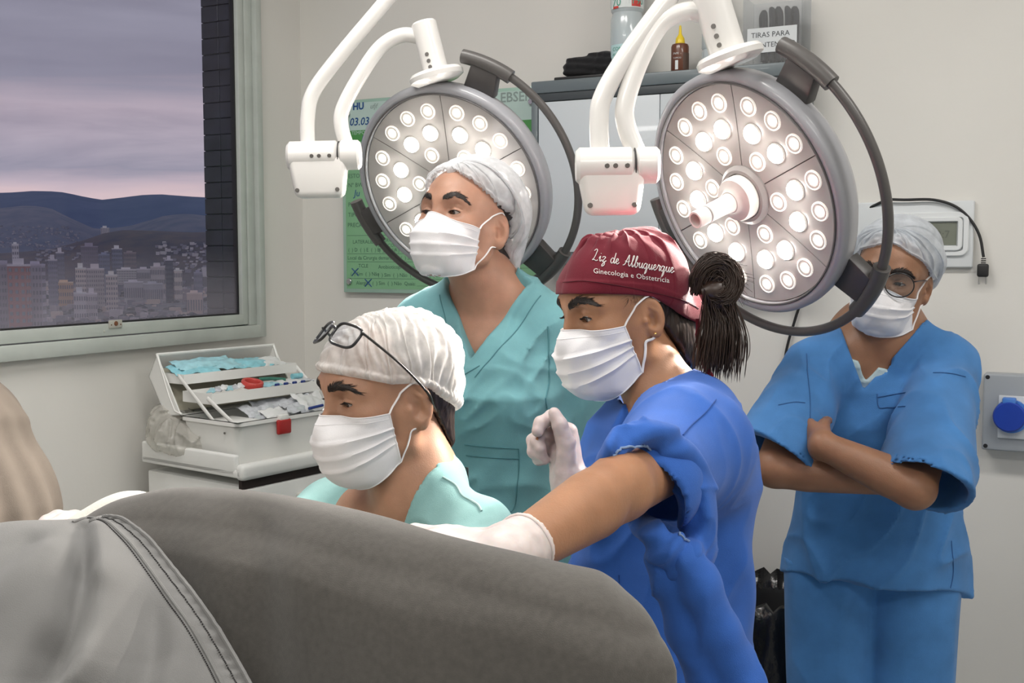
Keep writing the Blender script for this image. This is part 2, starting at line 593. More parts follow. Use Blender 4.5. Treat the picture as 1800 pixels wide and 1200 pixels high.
def building(px0, px1, pytop, d, col, label, rows=0, cols=0, top=None, balc=False, pybot=None, roofcol=None, yaw=0.35, wm=None, aspect=0.8):
    """tower at distance d whose front spans px0..px1 and whose roof line is at pytop"""
    A, B = P(px0, pytop, d), P(px1, pytop, d)
    w = (B - A).length
    mid = (A + B) / 2
    zt = mid.z
    zb = -100.0 if pybot is None else P(px0, pybot, d).z
    base = thing('tower_block' if (zt - zb) > 45 else 'city_building', label, 'building', (mid.x, mid.y, zb))
    ca, sa = math.cos(yaw), math.sin(yaw)
    ww = w / (ca + aspect * sa)
    dd = ww * aspect
    def L(x, y, z):
        return Vector((mid.x + ca * x - sa * y, mid.y + sa * x + ca * y, z))
    def bx(bm, x0, x1, y0, y1, z0, z1):
        add_hexa(bm, [L(x0, y0, z0), L(x1, y0, z0), L(x1, y1, z0), L(x0, y1, z0), L(x0, y0, z1), L(x1, y0, z1), L(x1, y1, z1), L(x0, y1, z1)])
    bm = bmesh.new()
    h = ww / 2
    bx(bm, -h, h, 0, dd, zb, zt)
    obj('walls', fix(bm), bcol(col), base)
    bm = bmesh.new()
    bx(bm, -h * 1.02, h * 1.02, -0.02 * ww, dd * 1.02, zt, zt + 1.2)
    bx(bm, -h * 0.55, h * 0.4, dd * 0.3, dd * 0.8, zt + 1.2, zt + min(top or 3.0, 5.0))
    obj('roof', fix(bm), bcol(roofcol or tuple(min(1, x * 1.25) for x in col)), base)
    rows, cols = int(rows * 1.5), int(cols * 1.5 + 0.5)
    if rows and cols:
        bm = bmesh.new()
        sp = ww / cols
        hz = (zt - zb) / rows
        for r_ in range(rows):
            for c_ in range(cols):
                x0 = -h + sp * (c_ + 0.27)
                z0 = zb + hz * (r_ + 0.25)
                bx(bm, x0, x0 + sp * 0.46, -0.35, 0.3, z0, z0 + hz * 0.5)
            for c_ in range(max(1, cols - 1)):
                sp2 = dd / max(1, cols - 1)
                y0 = sp2 * (c_ + 0.25)
                z0 = zb + hz * (r_ + 0.25)
                bx(bm, h - 0.3, h + 0.35, y0, y0 + sp2 * 0.5, z0, z0 + hz * 0.5)
                bx(bm, -h - 0.35, -h + 0.3, y0, y0 + sp2 * 0.5, z0, z0 + hz * 0.5)
        o = obj('windows', fix(bm), wm or M_bwin, base)
        o['kind'] = 'stuff'
    if balc:
        bm = bmesh.new()
        for r_ in range(rows):
            z0 = zb + (zt - zb) / rows * r_
            bx(bm, -h * 0.9, h * 0.9, -1.1, 0, z0, z0 + 1.3)
        o = obj('balconies', fix(bm), bcol(tuple(min(1, x * 1.15) for x in col)), base)
        o['kind'] = 'stuff'
    return base

CREAM, PALE, GREYB, BRICK, DARKB, TAN = (0.42, 0.38, 0.35), (0.40, 0.39, 0.41), (0.21, 0.215, 0.255), (0.235, 0.115, 0.115), (0.09, 0.095, 0.125), (0.40, 0.28, 0.20)
building(-14, 16, 466, 700, (0.20, 0.19, 0.225), 'grey banded block at the left edge of the window', 14, 4, yaw=0.1)
building(12, 45, 468, 690, BRICK, 'red brick slab with a grey stair strip beside the banded block', 14, 2, top=9, yaw=0.08, roofcol=PALE)
building(44, 73, 467, 720, (0.25, 0.24, 0.28), 'grey block with dark glass facade right of the red brick slab', 13, 3, yaw=0.1, top=3)
building(20, 33, 430, 1250, PALE, 'slim pale tower above the red brick slab', 12, 2)
building(83, 101, 458, 930, (0.19, 0.195, 0.24), 'grey slender tower with a white side strip', 16, 3, top=7, roofcol=PALE)
building(97, 113, 445, 1000, (0.17, 0.18, 0.22), 'taller slender grey tower behind the white strip tower', 16, 3, top=6, roofcol=PALE)
building(95, 130, 498, 980, TAN, 'low peach block in front of the slender towers', 8, 5)
building(131, 152, 473, 900, CREAM, 'tall cream tower in the middle of the city view', 16, 3, top=8)
building(150, 185, 474, 940, (0.33, 0.31, 0.31), 'broad cream tower with grey middle strip', 16, 5, top=5, wm=M_bwin2)
building(184, 208, 485, 900, (0.40, 0.36, 0.34), 'cream tower with white edge strip', 14, 3, top=4)
building(128, 152, 517, 800, (0.40, 0.38, 0.39), 'lower white block at the foot of the cream towers', 8, 3, top=5)
building(150, 172, 518, 830, (0.36, 0.34, 0.35), 'stepped pale block right of the lower white block', 8, 3, top=7)
building(140, 174, 434, 1300, (0.20, 0.19, 0.22), 'wide grey brown tower behind the cream towers', 16, 5, top=5, wm=M_bwin2)
building(172, 194, 448, 1260, (0.17, 0.185, 0.235), 'blue grey tower with white edge behind the cream towers', 14, 4)
building(195, 216, 438, 1350, (0.19, 0.20, 0.25), 'tower with a white roof hut', 14, 4, top=9, roofcol=(0.55, 0.55, 0.56))
building(216, 241, 445, 1300, (0.20, 0.18, 0.19), 'brown grey tower at the right of the tower group', 14, 5)
building(205, 240, 475, 1150, (0.36, 0.35, 0.35), 'long low pale block with vertical bands', 4, 8, aspect=0.4, pybot=500)
building(240, 266, 474, 1180, (0.33, 0.32, 0.335), 'white low block in the middle of the valley', 5, 6, aspect=0.5)
building(264, 290, 470, 1160, (0.34, 0.32, 0.325), 'stepped white block beside the dark round tower', 6, 5, top=6, aspect=0.5)
building(290, 305, 458, 1120, DARKB, 'dark tower with a round light roof', 14, 3, top=5, roofcol=PALE)
building(305, 321, 476, 1120, CREAM, 'short cream block right of the dark tower', 7, 3)
building(218, 252, 497, 1060, (0.34, 0.33, 0.345), 'low white terrace below the long pale block', 3, 6, aspect=0.4)
building(252, 286, 500, 1050, (0.27, 0.27, 0.29), 'low grey terrace right of the white terrace', 3, 6, aspect=0.4)
building(340, 357, 480, 1040, (0.20, 0.20, 0.25), 'grey tower near the tiled window reveal', 10, 3)
building(328, 357, 517, 900, (0.38, 0.31, 0.28), 'peach house near the tiled window reveal', 3, 4, aspect=0.5)
building(176, 193, 401, 2250, PALE, 'white tower standing alone on the rise', 10, 3, top=14, pybot=420)
rc = random.Random(3)
hv, hf_ = [], []
for h_ in HILLS:
    n0 = len(hv)
    hv += [v.co.copy() for v in h_.data.vertices]
    hf_ += [tuple(i + n0 for i in p.vertices) for p in h_.data.polygons]
hill_bvh = BVHTree.FromPolygons(hv, hf_)
def house_rows(n, x0, x1, y0, y1, wpx, cols_):
    """small houses standing on the hill sides or on the valley floor"""
    bm_by = {}
    for i in range(n):
        px, py = rc.uniform(x0, x1), rc.uniform(y0, y1)
        dr = ray(px, py).normalized()
        p_ = hill_bvh.ray_cast(CAM, dr, 9000)[0]
        tg = (-45.0 - CAM.z) / dr.z if dr.z < 0 else 1e9
        if p_ is None or (p_ - CAM).length > tg:
            if tg > 4000:
                continue
            p_ = CAM + dr * tg
        d = (p_ - CAM).length
        w_ = rc.uniform(*wpx) * d / F_PX
        l_ = w_ * rc.uniform(0.7, 1.5)
        h_ = rc.uniform(0.45, 1.0) * w_
        bm_ = bm_by.setdefault(rc.choice(cols_), bmesh.new())
        zb_, zt_ = p_.z - 12, p_.z + h_
        add_hexa(bm_, [(p_.x, p_.y, zb_), (p_.x + l_, p_.y, zb_), (p_.x + l_, p_.y + w_, zb_), (p_.x, p_.y + w_, zb_),
                       (p_.x, p_.y, zt_), (p_.x + l_, p_.y, zt_), (p_.x + l_, p_.y + w_, zt_), (p_.x, p_.y + w_, zt_)])
    for c_, bm_ in bm_by.items():
        o = obj('distant_houses', fix(bm_), bcol(c_), gr)
        o['kind'] = 'stuff'
        o['label'] = 'scattered small houses between the towers and hills'
house_rows(160, -30, 140, 398, 436, (1.5, 3.5), [(0.24, 0.24, 0.27), (0.18, 0.185, 0.22)])
house_rows(150, -1500, 0, 398, 450, (2, 4), [(0.24, 0.24, 0.27), (0.18, 0.185, 0.22)])
house_rows(260, -1500, 60, 498, 575, (6, 16), [(0.36, 0.335, 0.345), (0.25, 0.23, 0.245), (0.17, 0.17, 0.20)])
house_rows(60, 60, 190, 436, 470, (3, 6), [(0.26, 0.26, 0.29), (0.15, 0.16, 0.20)])
house_rows(110, 270, 372, 428, 490, (3, 7), [(0.36, 0.35, 0.36), (0.20, 0.20, 0.235)])
house_rows(230, 60, 390, 498, 570, (5, 13), [(0.36, 0.335, 0.345), (0.25, 0.23, 0.245), (0.17, 0.17, 0.20), (0.40, 0.33, 0.29)])
M_tree = mat('city_tree', (0.07, 0.095, 0.125), 0.95, col2=(0.12, 0.14, 0.165), var_scale=0.3)
bm = bmesh.new()
for i in range(220):
    px, t_ = rc.uniform(60, 380), rc.random()
    py = 492 + 80 * t_
    dr = ray(px, py).normalized()
    tg = (-44.0 - CAM.z) / dr.z
    p_, d = CAM + dr * tg, tg
    r_ = rc.uniform(3, 8) * d / F_PX
    mt_ = Matrix.Translation(p_) @ Matrix.Diagonal((r_ * 1.3, r_, r_ * 0.75, 1))
    bmesh.ops.create_icosphere(bm, subdivisions=1, radius=1.0, matrix=mt_)
o = obj('city_trees', bm, M_tree, gr, True)
o['kind'] = 'stuff'; o['label'] = 'dark tree crowns between the city buildings'
# ================================================================ SURGICAL LAMPS
M_white = mat('lamp_white_paint', (0.78, 0.765, 0.74), 0.28, coat=0.3)
M_rim = mat('lamp_grey_rim', (0.33, 0.335, 0.36), 0.35, coat=0.3)
M_face = mat('lamp_face_panel', (0.42, 0.40, 0.385), 0.22, coat=0.5)
M_gap = mat('lamp_face_gap', (0.09, 0.085, 0.085), 0.5)
M_lens = mat('led_lens_rim', (0.75, 0.72, 0.68), 0.12, coat=0.5, emit=(1, 0.93, 0.85), emit_s=0.22)
M_led = mat('led_glow', (1, 1, 1), 0.3, emit=(1.0, 0.94, 0.86), emit_s=11.0)
M_dish = mat('led_reflector', (0.62, 0.59, 0.55), 0.25, coat=0.4, emit=(1.0, 0.93, 0.85), emit_s=0.05)
M_ring = mat('led_lit_rim', (0.9, 0.86, 0.8), 0.2, emit=(1.0, 0.92, 0.83), emit_s=0.5)
M_led2 = mat('led_bright_glow', (1, 1, 1), 0.3, emit=(1.0, 0.95, 0.88), emit_s=32.0)
M_rail = mat('lamp_grey_rail', (0.085, 0.08, 0.077), 0.38, bump=0.03)
M_clamp = mat('lamp_dark_clamp', (0.058, 0.054, 0.053), 0.42)
M_black = mat('black_plastic', (0.012, 0.012, 0.013), 0.45)
M_screw = mat('screw_steel', (0.20, 0.19, 0.18), 0.4, metal=0.8)

def cam_vec(x, up, fwd):
    return (CR * x + CU * up + CF * fwd).normalized()

def surgical_lamp(label, c, n, pix_up, RR, clamps, spot_w, handle=True):
    """c disc centre, n the way the light shines, pix_up the way (in camera right/up) one face seam runs"""
    n = n.normalized()
    nx, nu, nf = n.dot(CR), n.dot(CU), n.dot(CF)
    ex, eu = pix_up
    e = (CR * ex + CU * eu + CF * (-(nx * ex + nu * eu) / nf)).normalized()
    s = n.cross(e)
    root = thing('surgical_lamp', label, 'lamp', c)
    def L(ang, r, h=0.0):
        return c + (e * math.cos(ang) + s * math.sin(ang)) * r + n * h
    # housing: rim and domed back
    lathe_obj('housing', c, n, [(0, -0.085), (RR * 0.35, -0.083), (RR * 0.70, -0.072), (RR * 0.90, -0.052), (RR * 0.985, -0.026), (RR, -0.004), (RR * 0.995, 0.008), (RR * 0.965, 0.0145),
                                (RR * 0.925, 0.013), (RR * 0.905, 0.006), (RR * 0.90, -0.006), (0, -0.006)], M_rim, root, 96, 60)
    lathe_obj('face_gap', c, n, [(0, -0.004), (RR * 0.90, -0.004), (RR * 0.90, -0.003), (0, -0.003)], M_gap, root, 72)
    ring = [L(2 * PI * k / 96, RR * 0.915, 0.0135) for k in range(96)]
    tube_obj('rim_seal', ring, 0.0022, M_gap, root, 6, True)
    # six face panels, slightly dished towards the rim
    for k in range(6):
        bm = bmesh.new()
        a0, a1 = k * PI / 3, (k + 1) * PI / 3
        rows = []
        rr_ = [0.055, 0.10, 0.14, 0.175, 0.195, RR * 0.898]
        for r_ in rr_:
            g = 0.0009 / r_
            h = 0.001 + 0.008 * (r_ / RR) ** 4
            rows.append([bm.verts.new(L(a0 + g + (a1 - a0 - 2 * g) * q / 14, r_, h)) for q in range(15)])
        for A, B in zip(rows, rows[1:]):
            for q in range(14):
                bm.faces.new((A[q], B[q], B[q + 1], A[q + 1]))
        bmesh.ops.recalc_face_normals(bm, faces=bm.faces)
        bm.faces.ensure_lookup_table()
        if bm.faces[0].normal.dot(n) < 0:
            bmesh.ops.reverse_faces(bm, faces=bm.faces)
        r0 = bmesh.ops.extrude_face_region(bm, geom=bm.faces[:])
        for w in r0['geom']:
            if isinstance(w, bmesh.types.BMVert):
                w.co -= n * 0.003
        bmesh.ops.recalc_face_normals(bm, faces=bm.faces)
        obj('face_panel', bm, M_face, root, 40)
    # 36 diodes in six groups
    for k in range(6):
        ac = (k + 0.5) * PI / 3
        for (r_, da, big) in ((0.752, -18.5, 0), (0.752, 0, 0), (0.752, 18.5, 0), (0.545, -13.5, 1), (0.545, 13.5, 1), (0.345, 0, 0)):
            a_ = ac + math.radians(da)
            p_ = L(a_, RR * r_, 0.001 + 0.008 * r_ ** 4)
            rd = 0.0185 if big else 0.0175
            ln = lathe_obj('led_lens', p_, n, [(rd, 0), (rd, 0.003), (rd - 0.0012, 0.0042), (rd - 0.003, 0.003), (rd * 0.6, 0.0015), (0, 0.001)], M_ring if not big else M_lens, root, 24, 60)
            if not big:
                lathe_obj('reflector', p_, n, [(rd - 0.0028, 0.0028), (rd - 0.004, 0.0034), (rd * 0.6, 0.0026), (0, 0.0022)], M_dish, ln, 20, 60)
            if big:
                lathe_obj('diode', p_, n, [(rd * 0.92, 0.002), (rd * 0.88, 0.006), (rd * 0.66, 0.0105), (rd * 0.33, 0.0125), (0, 0.013)], M_led2, ln, 20, 80)
            else:
                lathe_obj('diode', p_, n, [(rd * 0.47, 0.002), (rd * 0.45, 0.0042), (rd * 0.34, 0.0056), (rd * 0.18, 0.0062), (0, 0.0064)], M_led, ln, 16, 80)
    # hub and sterile handle
    M_hub = mat('lamp_hub', (0.66, 0.615, 0.59), 0.35)
    M_hub2 = mat('lamp_hub_ring', (0.30, 0.285, 0.28), 0.3)
    lathe_obj('hub_ring', c, n, [(0.056, 0), (0.056, 0.004), (0.049, 0.010), (0.043, 0.010), (0.041, 0.003)], M_hub2, root, 40)
    hub = lathe_obj('hub', c, n, [(0.041, 0), (0.041, 0.024), (0.038, 0.031), (0.026, 0.034), (0.020, 0.042), (0, 0.042)], M_hub, root, 40)
    hd = lathe_obj('handle', c, n, [(0.0185, 0.038), (0.0165, 0.055), (0.0158, 0.10), (0.0158, 0.124), (0.0150, 0.128), (0.0118, 0.128), (0.0112, 0.10), (0, 0.10)], M_hub, root, 28)
    lathe_obj('grip_ring', c, n, [(0.0160, 0.098), (0.0168, 0.099), (0.0168, 0.101), (0.0160, 0.102)], M_hub2, hd, 28)
    # three clamps and the two guard rails between them
    RL = RR * 1.235
    HB = -0.028
    prev = None
    cl = []
    for (dx, du) in clamps:
        v = CR * dx + CU * du
        v = v + CF * (-(nx * dx + nu * du) / nf)
        cl.append(math.atan2(v.dot(s), v.dot(e)))
    for i, a_ in enumerate(cl):
        rad = e * math.cos(a_) + s * math.sin(a_)
        tan = n.cross(rad)
        bm = bmesh.new()
        def bq(r0, r1, t0, t1, h0, h1, taper=1.0):
            cs = []
            for h in (h0, h1):
                for (r_, t_) in ((r0, t0), (r1, t0 * taper), (r1, t1 * taper), (r0, t1)):
                    cs.append(c + rad * r_ + tan * t_ + n * h)
            add_hexa(bm, cs)
        bq(RR * 0.965, RL - 0.008, -0.036, 0.036, HB - 0.012, HB + 0.014, 0.86)
        fix(bm, 0.004)
        obj('clamp', bm, M_clamp, root, 40)
        p0 = L(a_ - 0.20, RL, HB)
        p1 = L(a_ + 0.20, RL, HB)
        path = [L(a_ + (q / 8 - 0.5) * 0.40, RL, HB) for q in range(9)]
        tube_obj('rail_sleeve', path, [0.0150] * 9, M_rail, root, 16)
    for i in range(2):
        a0, a1 = cl[i], cl[i + 1]
        while a1 - a0 > PI:
            a1 -= 2 * PI
        while a1 - a0 < -PI:
            a1 += 2 * PI
        path = [L(a0 + (a1 - a0) * q / 40, RL, HB) for q in range(41)]
        tube_obj('guard_rail', path, 0.0088, M_rail, root, 14)
    # its own beam
    sp = bpy.data.lights.new('surgical_beam', 'SPOT')
    sp.energy = spot_w / 6
    sp.color = (1.0, 0.93, 0.84)
    sp.spot_size = math.radians(62)
    sp.spot_blend = 0.6
    sp.shadow_soft_size = 0.012
    for k in range(6):
        so = bpy.data.objects.new('surgical_beam', sp)
        C.objects.link(so)
        so.location = L((k + 0.5) * PI / 3, RR * 0.545, 0.032)
        so.rotation_euler = (n - (so.location - c) * 0.25).to_track_quat('-Z', 'Y').to_euler()
    return root, L, e, s, n

def yoke(root, post0, post1, flange, tube1, tube2, jc0, jc1, body, r_post=0.029, r_tube=0.0185, n=None):
    """post on the disc, bent tube to the joint box, second bent tube up to the ceiling arm (points in metres)"""
    ax = (post1 - post0).normalized()
    cyl_obj('post', post0, post1, r_post, M_white, root, 36, 0.004)
    lathe_obj('flange', flange, ax, [(0, -0.010), (0.045, -0.010), (0.057, -0.003), (0.058, 0.006), (0.052, 0.013), (0.034, 0.016), (0, 0.016)], M_white, root, 40)
    tube_obj('yoke_tube', catmull(tube1, 10), r_tube, M_white, root, 20)
    tube_obj('arm_tube', catmull(tube2, 10), r_tube, M_white, root, 20)
    jd = (jc1 - jc0)
    js = jc0 + jd * 0.70
    cyl_obj('joint_barrel', jc0, js, 0.031, M_white, root, 36, 0.006)
    cyl_obj('joint_ring', js, js + jd * 0.012, 0.0295, M_black, root, 36, 0.0005)
    cyl_obj('joint_cap', js + jd * 0.012, jc1, 0.031, M_white, root, 36, 0.005)
    bm = bmesh.new()
    jx = jd.normalized()
    dn = Vector((0, 0, -1))
    dn = (dn - jx * dn.dot(jx)).normalized()
    bk = jx.cross(dn).normalized()
    w0, w1, hgt, dep = body
    cs = []
    for sgn in (-1, 1):
        cs += [jc0 + jx * w0 + bk * dep * sgn, jc0 + jx * w1 + bk * dep * sgn, jc0 + jx * (w1 - 0.012) + dn * hgt + bk * dep * sgn * 0.92, jc0 + jx * (w0 + 0.016) + dn * hgt + bk * dep * sgn * 0.92]
    add_hexa(bm, cs)
    fix(bm, 0.013, 4)
    obj('joint_box', bm, M_white, root, 50)
    tocam = (CAM - jc0).normalized()
    # screw recesses facing the room
    for q in (0.36, 0.46, 0.60):
        p_ = jc0 + jd * q
        d_ = (tocam - jx * tocam.dot(jx)).normalized()
        cyl_obj('screw', p_ + d_ * 0.0285, p_ + d_ * 0.0318, 0.0042, M_screw, root, 12, 0.0005)
    for q in (0.13, 0.24, 0.36):
        p_ = post0 + (post1 - post0) * q
        d_ = (tocam - ax * tocam.dot(ax) - CR * 0.55).normalized()
        cyl_obj('screw', p_ + d_ * (r_post - 0.0025), p_ + d_ * (r_post + 0.0009), 0.0045, M_screw, root, 12, 0.0005)
    sd = bk if bk.dot(tocam) > 0 else -bk
    for q in (w0 + 0.022, w1 - 0.022):
        p_ = jc0 + jx * q + dn * (hgt - 0.016) + sd * dep * 0.92
        cyl_obj('screw', p_ - sd * 0.002, p_ + sd * 0.0022, 0.0045, M_screw, root, 12, 0.0005)

LR = 0.232
# lamp at the left, by the green board
dl = 2.45
cl_ = P(795, 327, dl)
root_l, L_l, *_ = surgical_lamp('lit round surgical lamp behind the woman with the white hair net', cl_, cam_vec(-0.40, -0.488, -0.776), (-10, 100), LR,
                                ((58, 181), (151, -139), (-162, -54)), 45.0)
d_ = 2.33
yoke(root_l, P(769, 134, d_), P(744, 38, d_ - 0.01), P(768, 136, d_), [P(742, 66, d_), P(706, 62, d_), P(668, 84, d_), P(632, 135, d_), P(603, 190, d_), P(600, 222, d_), P(611, 262, d_)],
     [P(541, 262, d_), P(541, 205, d_), P(552, 160, d_), P(600, 95, d_), P(690, -12, d_), P(800, -150, d_), P(905, -345, d_)], P(506, 275, d_ - 0.01), P(634, 272, d_ - 0.01), (0.0, 0.127, 0.088, 0.028), 0.0265, 0.0155)
# lamp at the right, before the wall
dr = 2.0
cr_ = P(1310.5, 342, dr)
root_r, L_r, *_ = surgical_lamp('lit round surgical lamp with a pale centre handle behind the maroon cap', cr_, cam_vec(-0.786, -0.41, -0.463), (-36, 160), 0.2288,
                                ((44, 221), (169, -189), (-151, -44)), 120.0)
d_ = 1.88
yoke(root_r, P(1282, 102, d_), P(1238, -40, d_ - 0.01), P(1284, 104, d_), [P(1236, 24, d_), P(1205, 20, d_), P(1162, 42, d_), P(1125, 105, d_), P(1100, 180, d_), P(1101, 222, d_), P(1122, 276, d_)],
     [P(1055, 276, d_), P(1053, 215, d_), P(1060, 170, d_), P(1100, 100, d_), P(1180, -10, d_), P(1290, -170, d_), P(1370, -560, d_)], P(1012, 292, d_ - 0.01), P(1158, 290, d_ - 0.01), (0.0, 0.118, 0.083, 0.026), 0.031, 0.0165)
for rt, pc in ((root_l, P(905, -345, 2.33)), (root_r, P(1370, -560, 1.88))):
    cyl_obj('ceiling_mount', (pc.x, pc.y, CEIL - 0.10), (pc.x, pc.y, CEIL), 0.10, M_white, rt, 36, 0.01)
    bm = bmesh.new()
    add_tube(bm, [pc, (pc.x, pc.y, CEIL - 0.09)], 0.03, 20)
    obj('drop_tube', bm, M_white, rt, 45)
# ================================================================ SIGNED-DISTANCE MODELLING (bodies, cloth)
f32 = np.float32
def A3(v):
    return np.array((v[0], v[1], v[2]), dtype=f32)

def s_sphere(p, c, r):
    return np.sqrt(((p - A3(c)) ** 2).sum(1)) - f32(r)

def s_ell(p, c, r, rot=None):
    q = p - A3(c)
    if rot is not None:
        q = q @ rot
    r = A3(r)
    a = q / r
    k0 = np.sqrt((a * a).sum(1)) + 1e-6
    b = a / r
    k1 = np.sqrt((b * b).sum(1)) + 1e-6
    return k0 * (k0 - 1) / k1

def s_cone(p, a, b, ra, rb):
    a, b = A3(a), A3(b)
    ba = b - a
    pa = p - a
    h = np.clip(pa @ ba / f32((ba * ba).sum() + 1e-12), 0, 1)
    return np.sqrt(((pa - h[:, None] * ba) ** 2).sum(1)) - (f32(ra) + f32(rb - ra) * h)

def s_chain(p, pts, rs, k=0.0):
    d = None
    for i in range(len(pts) - 1):
        e = s_cone(p, pts[i], pts[i + 1], rs[i], rs[i + 1])
        d = e if d is None else (smin(d, e, k) if k else np.minimum(d, e))
    return d

def smin(a, b, k):
    h = np.maximum(k - np.abs(a - b), 0) / f32(k)
    return np.minimum(a, b) - h * h * f32(k * 0.25)

def smax(a, b, k):
    return -smin(-a, -b, k)

def _hash(ix, iy, iz, s):
    h = (ix * 374761393 + iy * 668265263 + iz * 1274126177 + s * 974711) & 0x7fffffff
    h = ((h ^ (h >> 13)) * 1103515245) & 0x7fffffff
    return ((h ^ (h >> 16)) & 0xffff).astype(f32) / f32(65535.0)

def vnoise(p, seed=0):
    """value noise in 0..1"""
    i = np.floor(p).astype(np.int64)
    w = (p - i).astype(f32)
    w = w * w * w * (w * (w * 6 - 15) + 10)
    x, y, z = i[:, 0], i[:, 1], i[:, 2]
    def c(a, b, d):
        return _hash(x + a, y + b, z + d, seed)
    u, v, t = w[:, 0], w[:, 1], w[:, 2]
    a = c(0, 0, 0) * (1 - u) + c(1, 0, 0) * u
    b = c(0, 1, 0) * (1 - u) + c(1, 1, 0) * u
    e = c(0, 0, 1) * (1 - u) + c(1, 0, 1) * u
    g = c(0, 1, 1) * (1 - u) + c(1, 1, 1) * u
    return (a * (1 - v) + b * v) * (1 - t) + (e * (1 - v) + g * v) * t

def folds(p, seed=0, scale=(9, 9, 9), warp=0.6):
    """soft ridged creases in 0..1: sharp crests, wide valleys"""
    q = p * A3(scale)
    w = vnoise(q * f32(0.6) + 17.3, seed + 5)
    q = q + (w[:, None] - 0.5) * f32(warp * 2)
    n = vnoise(q, seed)
    r = 1 - np.abs(2 * n - 1)
    return r * r

